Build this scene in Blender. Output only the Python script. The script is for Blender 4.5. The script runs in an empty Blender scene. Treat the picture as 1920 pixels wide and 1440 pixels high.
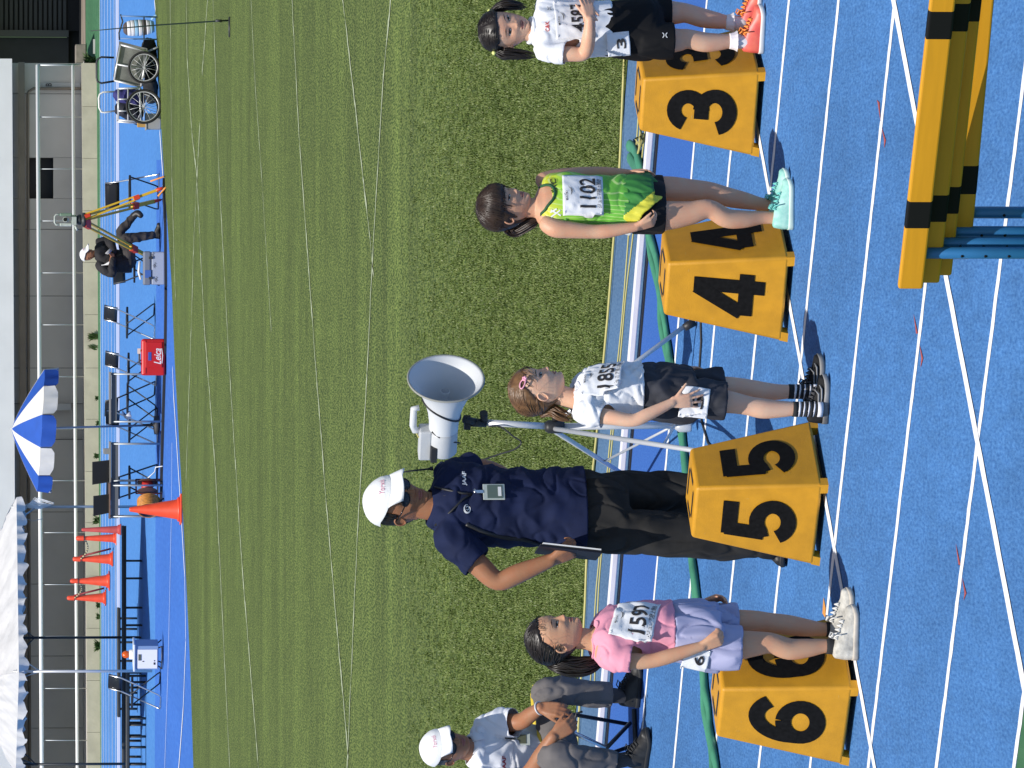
import bpy, bmesh, math, random
import numpy as np
from mathutils import Vector, Matrix, noise
from mathutils.bvhtree import BVHTree

sc = bpy.context.scene
COL = sc.collection
rnd = random.Random(7)
V3 = Vector
R = math.radians

# ------------------------------------------------------------------ camera
# the photograph is turned a quarter turn: the world's "up" points to the left of the frame
FPX, CAM_H, HORIZ = 11500.0, 3.5, -80.0
PITCH = math.atan((960.0 - HORIZ) / FPX)
FW = V3((0, math.cos(PITCH), -math.sin(PITCH)))
UPV = V3((0, math.sin(PITCH), math.cos(PITCH)))
RT = V3((1, 0, 0))
cd = bpy.data.cameras.new('camera')
cam = bpy.data.objects.new('camera', cd)
COL.objects.link(cam)
cd.sensor_width = 36.0
cd.lens = FPX / 1920.0 * 36.0
cd.clip_start = 1.0
cd.clip_end = 2000.0
cam.matrix_world = Matrix.Translation((0, 0, CAM_H)) @ Matrix((-UPV, RT, -FW)).transposed().to_4x4()
sc.camera = cam

# ------------------------------------------------------------------ daylight
SUN_EL, SUN_AZ = R(61.0), R(180.0 + 21.0)      # azimuth clockwise from +Y
world = bpy.data.worlds.new('World')
sc.world = world
world.use_nodes = True
wn = world.node_tree
wn.nodes.clear()
sky = wn.nodes.new('ShaderNodeTexSky')
sky.sky_type = 'NISHITA'
sky.sun_disc = False
sky.sun_elevation = SUN_EL
sky.sun_rotation = SUN_AZ
sky.air_density = 1.0
sky.dust_density = 1.0
wb = wn.nodes.new('ShaderNodeBackground')
wb.inputs['Strength'].default_value = 0.085
wo = wn.nodes.new('ShaderNodeOutputWorld')
wn.links.new(sky.outputs[0], wb.inputs[0])
wn.links.new(wb.outputs[0], wo.inputs[0])
sd = bpy.data.lights.new('sun', 'SUN')
sd.energy = 5.0
sd.angle = R(0.53)
sd.color = (1.0, 0.955, 0.89)
sun = bpy.data.objects.new('sun', sd)
COL.objects.link(sun)
SDIR = V3((math.sin(SUN_AZ) * math.cos(SUN_EL), math.cos(SUN_AZ) * math.cos(SUN_EL), math.sin(SUN_EL)))
sun.rotation_euler = SDIR.to_track_quat('Z', 'Y').to_euler()
sc.view_settings.view_transform = 'Standard'
sc.view_settings.look = 'None'
sc.view_settings.exposure = 0.0
sc.view_settings.gamma = 1.0
sc.view_settings.use_curve_mapping = False
sc.render.engine = 'CYCLES'
sc.cycles.use_denoising = True
sc.cycles.max_bounces = 6
sc.cycles.diffuse_bounces = 3
sc.cycles.transparent_max_bounces = 6

# ------------------------------------------------------------------ picture <-> world (x right of camera, y away, z up)
def ray(x, y):
    return FW + RT * ((720.0 - y) / FPX) - UPV * ((x - 960.0) / FPX)
def G(x, y, z=0.0):
    d = ray(x, y)
    t = (z - CAM_H) / d.z
    return V3((0, 0, CAM_H)) + d * t
def P(x, y, Y):
    d = ray(x, y)
    return V3((0, 0, CAM_H)) + d * (Y / d.y)
def PXM(Y):
    return FPX / Y

# ------------------------------------------------------------------ tags and objects
def tag(o, label=None, cat=None, group=None, kind=None):
    if label: o['label'] = label
    if cat: o['category'] = cat
    if group: o['group'] = group
    if kind: o['kind'] = kind
    return o
def empty(name, loc, label=None, cat=None, group=None, rz=0.0):
    o = bpy.data.objects.new(name, None)
    COL.objects.link(o)
    o.location = loc
    o.rotation_euler = (0, 0, rz)
    return tag(o, label, cat, group)
def copy_tree(o, parent=None):
    c = o.copy()
    COL.objects.link(c)
    c.parent = parent
    for ch in list(o.children):
        copy_tree(ch, c)
    return c

class MB:
    """collects shapes, builds ONE mesh object"""
    def __init__(s):
        s.v, s.f, s.m, s.sm = [], [], [], []
        s.mi, s.smooth = 0, False
    def add(s, vs, fs, smooth=None):
        o = len(s.v)
        s.v += [tuple(p) for p in vs]
        for f in fs:
            s.f.append(tuple(i + o for i in f))
            s.m.append(s.mi)
            s.sm.append(s.smooth if smooth is None else smooth)
        return s
    def box(s, c, size, rz=0.0, M=None):
        x, y, z = [k / 2 for k in size]
        vs = [V3((a * x, b * y, d * z)) for d in (-1, 1) for b in (-1, 1) for a in (-1, 1)]
        if M is None:
            M = Matrix.Translation(V3(c)) @ Matrix.Rotation(rz, 4, 'Z')
        else:
            M = M @ Matrix.Translation(V3(c))
        vs = [M @ v for v in vs]
        return s.add(vs, [(0, 2, 3, 1), (4, 5, 7, 6), (0, 1, 5, 4), (2, 6, 7, 3), (0, 4, 6, 2), (1, 3, 7, 5)], False)
    def beam(s, a, b, w, h, up=V3((0, 0, 1))):
        a, b = V3(a), V3(b)
        t = (b - a).normalized()
        sd_ = t.cross(up)
        if sd_.length < 1e-4: sd_ = t.cross(V3((1, 0, 0)))
        sd_.normalize()
        u = sd_.cross(t)
        vs = []
        for p in (a, b):
            for k, l in ((-1, -1), (1, -1), (1, 1), (-1, 1)):
                vs.append(p + sd_ * (k * w / 2) + u * (l * h / 2))
        return s.add(vs, [(3, 2, 1, 0), (4, 5, 6, 7), (0, 1, 5, 4), (1, 2, 6, 5), (2, 3, 7, 6), (3, 0, 4, 7)], False)
    def tube(s, pts, r, n=8, cap=True, closed=False):
        pts = [V3(p) for p in pts]
        k = len(pts)
        rr = r if isinstance(r, (list, tuple)) else [r] * k
        vs, fs = [], []
        nrm = None
        for i in range(k):
            if closed:
                t = (pts[(i + 1) % k] - pts[i - 1])
            else:
                t = pts[min(i + 1, k - 1)] - pts[max(i - 1, 0)]
            t.normalize()
            if nrm is None:
                nrm = t.cross(V3((0, 0, 1)))
                if nrm.length < 0.05: nrm = t.cross(V3((1, 0, 0)))
            nrm = (nrm - t * nrm.dot(t))
            nrm.normalize()
            b = t.cross(nrm)
            for j in range(n):
                a = 2 * math.pi * j / n
                vs.append(pts[i] + (nrm * math.cos(a) + b * math.sin(a)) * rr[i])
        for i in range(k if closed else k - 1):
            i2 = (i + 1) % k
            for j in range(n):
                j2 = (j + 1) % n
                fs.append((i * n + j, i * n + j2, i2 * n + j2, i2 * n + j))
        s.add(vs, fs, True)
        if cap and not closed:
            o = len(s.v) - len(vs)
            s.f += [tuple(o + j for j in range(n - 1, -1, -1)), tuple(o + (k - 1) * n + j for j in range(n))]
            s.m += [s.mi, s.mi]
            s.sm += [False, False]
        return s
    def lathe(s, prof, n=24, M=None, cap=True):
        vs, fs = [], []
        for r_, z in prof:
            for j in range(n):
                a = 2 * math.pi * j / n
                vs.append(V3((r_ * math.cos(a), r_ * math.sin(a), z)))
        if M is not None: vs = [M @ v for v in vs]
        k = len(prof)
        for i in range(k - 1):
            for j in range(n):
                j2 = (j + 1) % n
                fs.append((i * n + j, i * n + j2, (i + 1) * n + j2, (i + 1) * n + j))
        if cap:
            fs.append(tuple(range(n - 1, -1, -1)))
            fs.append(tuple((k - 1) * n + j for j in range(n)))
        return s.add(vs, fs, True)
    def sphere(s, c, r_, n=16, m=10, M=None):
        c = V3(c)
        rx, ry, rz = r_ if isinstance(r_, (tuple, list)) else (r_, r_, r_)
        vs = [V3((0, 0, rz))]
        for i in range(1, m):
            th = math.pi * i / m
            for j in range(n):
                a = 2 * math.pi * j / n
                vs.append(V3((rx * math.sin(th) * math.cos(a), ry * math.sin(th) * math.sin(a), rz * math.cos(th))))
        vs.append(V3((0, 0, -rz)))
        fs = [(0, 1 + j, 1 + (j + 1) % n) for j in range(n)]
        for i in range(m - 2):
            for j in range(n):
                a, b = 1 + i * n + j, 1 + i * n + (j + 1) % n
                fs.append((a, a + n, b + n, b))
        e = len(vs) - 1
        fs += [(e, 1 + (m - 2) * n + (j + 1) % n, 1 + (m - 2) * n + j) for j in range(n)]
        if M is not None: vs = [M @ v for v in vs]
        return s.add([c + v for v in vs], fs, True)
    def poly(s, pts):
        return s.add(pts, [tuple(range(len(pts)))], False)
    def build(s, name, mats, parent=None, origin=None, bevel=0.0, seg=2, auto=None):
        me = bpy.data.meshes.new(name)
        o = bpy.data.objects.new(name, me)
        vs = s.v
        if origin is not None:
            ox, oy, oz = origin
            vs = [(a - ox, b - oy, c - oz) for a, b, c in vs]
        me.from_pydata(vs, [], s.f)
        for m_ in (mats if isinstance(mats, (list, tuple)) else [mats]):
            me.materials.append(m_)
        me.polygons.foreach_set('material_index', s.m)
        me.polygons.foreach_set('use_smooth', s.sm)
        if bevel > 0:
            bm = bmesh.new()
            bm.from_mesh(me)
            bmesh.ops.remove_doubles(bm, verts=bm.verts, dist=1e-5)
            es = [e for e in bm.edges if len(e.link_faces) == 2 and e.calc_face_angle(0) > 0.5]
            bmesh.ops.bevel(bm, geom=es, offset=bevel, segments=seg, affect='EDGES', profile=0.5, clamp_overlap=True)
            bm.to_mesh(me)
            bm.free()
        me.update()
        COL.objects.link(o)
        if parent is not None: o.parent = parent
        elif origin is not None: o.location = origin
        return o

# ------------------------------------------------------------------ materials
MATS = {}
def mat(name, col, rough=0.6, var=0.0, scale=20.0, bump=0.0, bscale=None, metal=0.0, spec=None, col2=None, stretch=None, coord='Object', sheen=0.0, sss=0.0, detail=4.0):
    if name in MATS: return MATS[name]
    m = bpy.data.materials.new(name)
    m.use_nodes = True
    nt = m.node_tree
    b = nt.nodes['Principled BSDF']
    b.inputs['Base Color'].default_value = (*col, 1)
    b.inputs['Roughness'].default_value = rough
    b.inputs['Metallic'].default_value = metal
    if spec is not None: b.inputs['Specular IOR Level'].default_value = spec
    if sheen: b.inputs['Sheen Weight'].default_value = sheen
    if sss:
        b.inputs['Subsurface Weight'].default_value = sss
        b.inputs['Subsurface Radius'].default_value = (0.012, 0.004, 0.002)
        b.inputs['Subsurface Scale'].default_value = 1.0
    vec = None
    if var or bump:
        tc = nt.nodes.new('ShaderNodeTexCoord')
        mp = nt.nodes.new('ShaderNodeMapping')
        if stretch: mp.inputs['Scale'].default_value = stretch
        nt.links.new(tc.outputs[coord], mp.inputs['Vector'])
        vec = mp.outputs[0]
    if var:
        n = nt.nodes.new('ShaderNodeTexNoise')
        n.inputs['Scale'].default_value = scale
        n.inputs['Detail'].default_value = detail
        nt.links.new(vec, n.inputs['Vector'])
        rp = nt.nodes.new('ShaderNodeValToRGB')
        c2 = col2 if col2 else tuple(min(1, c * (1 + var)) for c in col)
        c1 = tuple(c * (1 - var) for c in col) if not col2 else col
        rp.color_ramp.elements[0].position = 0.3
        rp.color_ramp.elements[1].position = 0.7
        rp.color_ramp.elements[0].color = (*c1, 1)
        rp.color_ramp.elements[1].color = (*c2, 1)
        nt.links.new(n.outputs['Fac'], rp.inputs[0])
        nt.links.new(rp.outputs[0], b.inputs['Base Color'])
    if bump:
        n2 = nt.nodes.new('ShaderNodeTexNoise')
        n2.inputs['Scale'].default_value = bscale or scale
        n2.inputs['Detail'].default_value = 3.0
        nt.links.new(vec, n2.inputs['Vector'])
        bp = nt.nodes.new('ShaderNodeBump')
        bp.inputs['Strength'].default_value = min(1.0, bump)
        bp.inputs['Distance'].default_value = 0.01 if bump <= 1 else 0.01 * bump
        nt.links.new(n2.outputs['Fac'], bp.inputs['Height'])
        nt.links.new(bp.outputs[0], b.inputs['Normal'])
    MATS[name] = m
    return m
def srgb(r, g, b):
    f = lambda c: (c / 255 / 12.92) if c / 255 <= 0.04045 else ((c / 255 + 0.055) / 1.055) ** 2.4
    return (f(r), f(g), f(b))

M_white = mat('white_paint', (0.78, 0.78, 0.77), 0.5)
M_black = mat('black_plastic', (0.018, 0.018, 0.02), 0.5)
M_blackpaint = mat('black_paint', (0.006, 0.006, 0.0065), 0.8, var=0.4, scale=60, spec=0.12)
M_chrome = mat('bright_metal', (0.75, 0.76, 0.78), 0.28, metal=1.0)
M_alu = mat('aluminium', (0.60, 0.61, 0.63), 0.40, metal=0.35)
M_galv = mat('galvanised_pipe', (0.42, 0.45, 0.47), 0.5, metal=0.6)
M_dkmetal = mat('dark_metal', (0.06, 0.065, 0.07), 0.5, metal=0.5)
M_orange = mat('cone_orange', (0.74, 0.07, 0.025), 0.45, var=0.12, scale=8)
M_red = mat('red_plastic', (0.60, 0.02, 0.02), 0.4)
M_yellow_box = mat('marker_yellow', (0.56, 0.27, 0.011), 0.55, var=0.10, scale=14, bump=0.12, bscale=180)
M_yellow = mat('yellow_paint', (0.70, 0.47, 0.03), 0.45)

# ------------------------------------------------------------------ lettering
def text_geo(body, size=1.0, bold=0.0, space=1.0):
    cu = bpy.data.curves.new('lettering', 'FONT')
    cu.body = body
    cu.size = size
    cu.offset = bold
    cu.space_character = space
    cu.resolution_u = 3
    cu.fill_mode = 'FRONT'
    o = bpy.data.objects.new('lettering', cu)
    COL.objects.link(o)
    dg = bpy.context.evaluated_depsgraph_get()
    ev = o.evaluated_get(dg)
    me = ev.to_mesh()
    vs = [(v.co.x, v.co.y) for v in me.vertices]
    fs = [tuple(p.vertices) for p in me.polygons]
    ev.to_mesh_clear()
    bpy.data.objects.remove(o)
    bpy.data.curves.remove(cu)
    return vs, fs
def fit_text(body, w, h, bold=0.0, space=1.0, fine=0):
    """lettering centred on 0,0 filling w x h; fine: cut into small triangles so that it can follow cloth"""
    vs, fs = text_geo(body, 1.0, bold, space)
    if not vs: return [], []
    if fine:
        bm = bmesh.new()
        bv_ = [bm.verts.new((x, y, 0)) for x, y in vs]
        for f in fs:
            try: bm.faces.new([bv_[i] for i in f])
            except ValueError: pass
        for _ in range(fine):
            bmesh.ops.triangulate(bm, faces=bm.faces)
            es = [e for e in bm.edges if e.calc_length() > .09]
            if not es: break
            bmesh.ops.subdivide_edges(bm, edges=es, cuts=1)
        bmesh.ops.triangulate(bm, faces=bm.faces)
        bm.verts.index_update()
        vs = [(v.co.x, v.co.y) for v in bm.verts]
        fs = [tuple(v.index for v in f.verts) for f in bm.faces]
        bm.free()
    xs, ys = [p[0] for p in vs], [p[1] for p in vs]
    sx, sy = w / max(1e-6, max(xs) - min(xs)), h / max(1e-6, max(ys) - min(ys))
    cx, cy = (max(xs) + min(xs)) / 2, (max(ys) + min(ys)) / 2
    return [((x - cx) * sx, (y - cy) * sy) for x, y in vs], fs
def arc(cx, cy, rx, ry, a0, a1, n=16):
    return [(cx + rx * math.cos(R(a0 + (a1 - a0) * i / n)), cy + ry * math.sin(R(a0 + (a1 - a0) * i / n))) for i in range(n + 1)]
def stroke(path, w):
    """flat ribbon of width w along a 2-D path"""
    vs, fs = [], []
    k = len(path)
    for i in range(k):
        a, b = path[max(i - 1, 0)], path[min(i + 1, k - 1)]
        t = V3((b[0] - a[0], b[1] - a[1], 0)).normalized()
        nx, ny = -t.y, t.x
        ww = w[i] if isinstance(w, (list, tuple)) else w
        vs += [(path[i][0] + nx * ww / 2, path[i][1] + ny * ww / 2), (path[i][0] - nx * ww / 2, path[i][1] - ny * ww / 2)]
    for i in range(k - 1):
        fs.append((2 * i + 1, 2 * i + 3, 2 * i + 2, 2 * i))
    return vs, fs
GL = {
    '3': [arc(.34, .70, .215, .205, 165, -88, 18), [(.22, .505), (.40, .505)], arc(.345, .31, .25, .215, 88, -168, 20)],
    '4': [[(.50, 0), (.50, 1.0)], [(.06, .26), (.70, .26)], [(.10, .30), (.46, .96)]],
    '5': [[(.10, .895), (.62, .895)], [(.185, .95), (.150, .42)], [(.085, .455)] + arc(.345, .315, .245, .215, 128, -158, 24)],
    '6': [arc(.36, .32, .255, .225, 90, 450, 28), [(.105, .34)] + arc(.42, .46, .315, .44, 185, 42, 16)],
}
def glyph(ch, w, h, sw=0.21):
    out = []
    for i, p in enumerate(GL[ch]):
        vs, fs = stroke(p, sw)
        out.append(([((x - .36) * w / .72, (y - .5) * h) for x, y in vs], fs, 0.0004 * i))
    return out

def put(mb, vs, fs, c, rv, uv, nv, off):
    mb.add([c + rv * x + uv * y + nv * off for x, y in vs], fs, False)
# ================================================================== SETTING
def grain_mat(name, c_dark, c_light, fine, big=None, rough=0.85, fine_amt=0.55, band=None, bump=0.0):
    """granular sports surface: fine two-tone grain, big soft mottling, optional bands"""
    m = bpy.data.materials.new(name)
    m.use_nodes = True
    nt = m.node_tree
    b = nt.nodes['Principled BSDF']
    b.inputs['Roughness'].default_value = rough
    b.inputs['Specular IOR Level'].default_value = 0.25
    tc = nt.nodes.new('ShaderNodeTexCoord')
    def nz(scale, detail=3.0, rough_=0.6):
        mp = nt.nodes.new('ShaderNodeMapping')
        mp.inputs['Scale'].default_value = scale
        nt.links.new(tc.outputs['Object'], mp.inputs['Vector'])
        n = nt.nodes.new('ShaderNodeTexNoise')
        n.inputs['Scale'].default_value = 1.0
        n.inputs['Detail'].default_value = detail
        n.inputs['Roughness'].default_value = rough_
        nt.links.new(mp.outputs[0], n.inputs['Vector'])
        return n
    n1 = nz(fine)
    rp = nt.nodes.new('ShaderNodeValToRGB')
    rp.color_ramp.elements[0].position = 0.5 - 0.2 / (0.4 + fine_amt)
    rp.color_ramp.elements[1].position = 0.5 + 0.2 / (0.4 + fine_amt)
    rp.color_ramp.elements[0].color = (*c_dark, 1)
    rp.color_ramp.elements[1].color = (*c_light, 1)
    nt.links.new(n1.outputs['Fac'], rp.inputs[0])
    out = rp.outputs[0]
    for sc_, amt in (big or []):
        n2 = nz(sc_, 4.0)
        mr = nt.nodes.new('ShaderNodeMapRange')
        mr.inputs[1].default_value = 0.3
        mr.inputs[2].default_value = 0.7
        mr.inputs[3].default_value = 1 - amt
        mr.inputs[4].default_value = 1 + amt
        nt.links.new(n2.outputs['Fac'], mr.inputs[0])
        mx = nt.nodes.new('ShaderNodeMix')
        mx.data_type = 'RGBA'
        mx.blend_type = 'MULTIPLY'
        mx.inputs[0].default_value = 1.0
        nt.links.new(out, mx.inputs[6])
        cmb = nt.nodes.new('ShaderNodeCombineColor')
        for k in range(3): nt.links.new(mr.outputs[0], cmb.inputs[k])
        nt.links.new(cmb.outputs[0], mx.inputs[7])
        out = mx.outputs[2]
    nt.links.new(out, b.inputs['Base Color'])
    if bump:
        bp = nt.nodes.new('ShaderNodeBump')
        bp.inputs['Strength'].default_value = bump
        bp.inputs['Distance'].default_value = 0.01
        nt.links.new(n1.outputs['Fac'], bp.inputs['Height'])
        nt.links.new(bp.outputs[0], b.inputs['Normal'])
    MATS[name] = m
    return m

M_track = grain_mat('track_blue', (0.028, 0.105, 0.29), (0.078, 0.215, 0.47), (90, 20, 1), [((0.9, 0.16, 1), 0.12), ((6, 1.0, 1), 0.08), ((0.25, 0.6, 1), 0.10), ((25, 4, 1), 0.10)], bump=0.25)
M_lane1 = grain_mat('track_blue_new', (0.022, 0.088, 0.34), (0.046, 0.140, 0.43), (110, 25, 1), [((1.5, 0.3, 1), 0.06)])
M_apron = grain_mat('apron_bluegrey', (0.055, 0.12, 0.23), (0.10, 0.185, 0.31), (70, 12, 1), [((2, 0.5, 1), 0.12)])
M_fartrack = grain_mat('far_track_blue', (0.055, 0.19, 0.50), (0.075, 0.235, 0.56), (14, 1.2, 1), [((0.8, 0.08, 1), 0.06)])
M_fartrack2 = grain_mat('far_track_deep_blue', (0.035, 0.13, 0.47), (0.05, 0.165, 0.53), (14, 1.2, 1), [((0.8, 0.08, 1), 0.06)])
M_green = grain_mat('green_surface', (0.035, 0.12, 0.055), (0.06, 0.165, 0.08), (8, 0.8, 1), [((0.5, 0.1, 1), 0.1)])
M_turf = grain_mat('turf', (0.035, 0.063, 0.009), (0.142, 0.180, 0.044), (60, 7.0, 1), [((3.2, 1.1, 1), 0.10), ((0.10, 0.50, 1), 0.22), ((0.40, 1.6, 1), 0.15), ((9, 2.2, 1), 0.14)], rough=0.75, fine_amt=1.9)
M_ground = grain_mat('ground_green', (0.04, 0.08, 0.03), (0.07, 0.11, 0.04), (4, 1, 1))
M_line = mat('line_white', (0.80, 0.81, 0.83), 0.7, var=0.08, scale=30)
M_turfline = mat('turf_line', (0.36, 0.41, 0.27), 0.8, var=0.35, scale=25)

LA = R(37.3)
LD = V3((math.cos(LA), -math.sin(LA), 0))       # running direction
LN = V3((math.sin(LA), math.cos(LA), 0))        # towards the infield
LO = G(1264, 700)
def lane_pt(along, across, z=0.0):
    p = LO + LD * along + LN * across
    p.z = z
    return p
def across_of(x, y): return (G(x, y) - LO).dot(LN)
def along_of(x, y): return (G(x, y) - LO).dot(LD)

def sheet(name, pts, z, m, label=None, cat=None, kind='structure'):
    mb = MB()
    mb.poly([(p[0], p[1], z) for p in pts])
    o = mb.build(name, m)
    return tag(o, label, cat, None, kind)
def lane_sheet(name, a0, a1, c0, c1, z, m):
    return sheet(name, [lane_pt(a0, c0), lane_pt(a1, c0), lane_pt(a1, c1), lane_pt(a0, c1)], z, m)

sheet('ground', [(-900, -300), (900, -300), (900, 1500), (-900, 1500)], -0.02, M_ground)
kerb_c = across_of(1194, 700)
grass_c = across_of(1131, 700)
lanes = [across_of(x, 700) for x in (1264, 1332, 1411, 1500, 1601, 1716, 1850, 2003)]
lane_sheet('track', -70, 70, lanes[-1] - 0.025, lanes[0], 0.0, M_track)
lane_sheet('track_inner_lane', -70, 70, lanes[0], kerb_c, 0.0, M_lane1)
lane_sheet('track_apron', -70, 70, kerb_c, grass_c, 0.0, M_apron)
lane_sheet('outer_green_surface', -70, 70, lanes[-1] - 6, lanes[-1] - 0.025, 0.0, M_green)

def wavy_strip(mb, a, b, w, z, step=0.25, jit=0.004):
    """painted line with slightly uneven edges"""
    a, b = V3(a), V3(b)
    n = max(2, int((b - a).length / step))
    t = (b - a).normalized()
    s = V3((-t.y, t.x, 0))
    vs = []
    for i in range(n + 1):
        p = a.lerp(b, i / n)
        vs += [(*(p + s * (w / 2 + rnd.uniform(-jit, jit))).xy, z), (*(p - s * (w / 2 + rnd.uniform(-jit, jit))).xy, z)]
    mb.add(vs, [(2 * i, 2 * i + 1, 2 * i + 3, 2 * i + 2) for i in range(n)], False)

for i, c in enumerate(lanes):
    mb = MB()
    wavy_strip(mb, lane_pt(-14, c), lane_pt(14, c), 0.052, 0.0016, 0.06, 0.005)
    wavy_strip(mb, lane_pt(-70, c), lane_pt(-14, c), 0.05, 0.004, 4)
    wavy_strip(mb, lane_pt(14, c), lane_pt(70, c), 0.05, 0.004, 4)
    tag(mb.build('lane_line', M_line), kind='structure')
def px_line(name, pts, w, z, m, jit=0.003, step=0.1):
    mb = MB()
    for a, b in zip(pts[:-1], pts[1:]):
        wavy_strip(mb, G(*a), G(*b), w, z, step, jit)
    return tag(mb.build(name, m), kind='structure')
px_line('start_line', [(1395, 100), (1665, 1570)], 0.05, 0.0032, M_line)
px_line('exchange_line', [(1665, -60), (1922, 1290), (1950, 1445)], 0.062, 0.0032, M_line)
M_redmark = mat('red_mark', (0.34, 0.07, 0.065), 0.7, var=0.2, scale=40)
M_orgmark = mat('orange_mark', (0.65, 0.28, 0.05), 0.7)
mark_labels = ['red painted arrow marks on the lane line beside the hurdles', 'red painted arrow marks on the lane line below the front of box 4', 'red painted arrow marks on the lane line nearest the lane 6 box']
for k, (tri, tri2) in enumerate([([(1645, 187), (1650, 192), (1652, 229)], [(1654, 238), (1662, 263), (1659, 278)]),
                                 ([(1714, 588), (1722, 625), (1719, 626)], [(1725, 645), (1732, 672), (1727, 690)]),
                                 ([(1793, 1018), (1802, 1060), (1798, 1058)], [(1805, 1082), (1813, 1112), (1808, 1126)])]):
    mb = MB()
    for t in (tri, tri2):
        c = G(*t[0]).lerp(G(*t[2]), .5)
        mb.poly([(*G(*p).xy, 0.0024) for p in (t[0], t[1], t[2], (t[1][0] - 3.5, t[1][1]))])
    tag(mb.build('lane_mark', M_redmark), kind='structure')
mb = MB()
mb.poly([(*G(*p).xy, 0.0024) for p in ((1545, 1120), (1549, 1140), (1549, 1160), (1543, 1150))])
tag(mb.build('lane_mark', M_orgmark), kind='structure')

# ------------------------------------------------------------------ infield turf
far_edge = [(250, -900), (283, -130), (290, 0), (302, 230), (308, 330), (322, 530), (328, 680), (340, 900), (350, 1100), (357, 1250), (363, 1440), (370, 1700), (392, 2600)]
pts = [G(*p) for p in far_edge]
near = [lane_pt(-60, grass_c), lane_pt(-20, grass_c), lane_pt(0, grass_c), lane_pt(20, grass_c), lane_pt(60, grass_c)]
turf_pts = [p for p in pts] + near
o = sheet('infield_grass', turf_pts, 0.004, M_turf)
# worn white pitch lines on the turf
def turf_line(pts, w=0.10):
    mb = MB()
    for a, b in zip(pts[:-1], pts[1:]):
        wavy_strip(mb, G(*a), G(*b), w * 0.75, 0.009, 0.14, w * 0.36)
    return tag(mb.build('pitch_line', M_turfline), kind='structure')
turf_line([(740, -60), (720, 150), (702, 450), (690, 700), (672, 1000), (652, 1450)], 0.075)
turf_line([(642, -20), (668, 200), (682, 330), (696, 450), (702, 520)], 0.06)
turf_line([(548, -20), (562, 250), (580, 500), (596, 720), (618, 1000), (640, 1250), (655, 1420)], 0.08)
turf_line([(471, -20), (480, 160), (492, 330), (510, 620)], 0.05)
turf_line([(400, -20), (412, 330), (432, 700), (455, 1060), (486, 1440)], 0.09)
turf_line([(350, -20), (352, 110), (361, 250), (370, 330), (384, 610), (405, 880), (432, 1440)], 0.10)
turf_line([(320, -20), (323, 330), (330, 560)], 0.14)
turf_line([(392, -20), (380, 140)], 0.10)
turf_line([(376, 230), (365, 440), (358, 660), (350, 900)], 0.12)

# ------------------------------------------------------------------ far track
def far_strip(name, x0, x1, y0, y1, z, m, w=None):
    """strip between picture rows; x0 and x1 are (at y=0, at y=1440)"""
    L = lambda x, y: x[0] + (x[1] - x[0]) * y / 1440.0
    ys = [y0 + (y1 - y0) * i / 6 for i in range(7)]
    pts = [G(L(x0, y), y) for y in ys] + [G(L(x1, y), y) for y in reversed(ys)]
    return sheet(name, pts, z, m)
far_strip('far_track', (187, 190), (420, 430), -900, 2600, -0.006, M_fartrack)
far_strip('far_track_inner', (294, 290), (430, 440), 300, 2600, -0.002, M_fartrack2)
far_strip('far_green_edge', (150, 183), (187, 190), -900, 2600, -0.010, M_green)
for v in (187.3, 191.4, 196.4, 202.0, 208.0, 214.3):
    mb = MB()
    wavy_strip(mb, G(v - 1.9, -900), G(v + 2.0 + 3, 2600), 0.22, 0.003, 1.0, 0.06)
    tag(mb.build('far_lane_line', mat('far_line', (0.60, 0.68, 0.84), 0.8, var=0.25, scale=1.5)), kind='structure')
mb = MB()
ys_ = [-900, 0, 400, 1000, 1440, 2600]
for a, b in zip(ys_[:-1], ys_[1:]):
    pa, pb = G(222.5 + 2.5 * a / 1440, a), G(222.5 + 2.5 * b / 1440, b)
    mb.beam(pa + V3((0, 0, 0.03)), pb + V3((0, 0, 0.03)), 0.30, 0.06)
tag(mb.build('far_kerb', mat('far_kerb_white', (0.60, 0.63, 0.75), 0.7)), kind='structure')
for pl, w in (([(324, 690), (326, 740), (340, 960), (347, 1080), (349, 1200), (344, 1330), (335, 1450)], 0.10), ([(323, 830), (322, 960), (319.5, 1080), (316, 1240), (309, 1450)], 0.055),
              ([(292, 20), (290, 0)], 0.08), ([(300, 245), (306, 330)], 0.12)):
    mb = MB()
    for a, b in zip(pl[:-1], pl[1:]):
        wavy_strip(mb, G(*a), G(*b), w, 0.006, 0.5, 0.008)
    tag(mb.build('far_white_line', M_line), kind='structure')

# ------------------------------------------------------------------ near kerb with its blocks, cables, hose
M_kerb = mat('kerb_white', (0.74, 0.72, 0.77), 0.6, var=0.06, scale=6)
M_rubber = mat('black_rubber', (0.02, 0.021, 0.023), 0.7)
kb = empty('track_kerb', lane_pt(0, kerb_c), 'white aluminium kerb rail along the inside of the near blue track', 'kerb')
kl = -9.0
while kl < 9:
    mb = MB()
    a, b = lane_pt(kl + 0.006, kerb_c, 0.0), lane_pt(kl + 3.994, kerb_c, 0.0)
    mb.beam(a + V3((0, 0, 0.036)), b + V3((0, 0, 0.036)), 0.05, 0.034)
    o = mb.build('kerb_rail', M_kerb, kb, kb.location, bevel=0.006)
    kl += 4.0
al = -8.6
while al < 9:
    mb = MB()
    p = lane_pt(al, kerb_c - 0.02, 0.016)
    mb.box(p + V3((0, 0, -0.006)), (0.10, 0.045, 0.018), -LA)
    mb.build('kerb_foot', M_rubber, kb, kb.location)
    al += 0.95
mb = MB()
mb.beam(lane_pt(-9, kerb_c - 0.075, 0.004), lane_pt(9, kerb_c - 0.075, 0.004), 0.012, 0.012)
mb.build('drain_edge', M_rubber, kb, kb.location)

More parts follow.
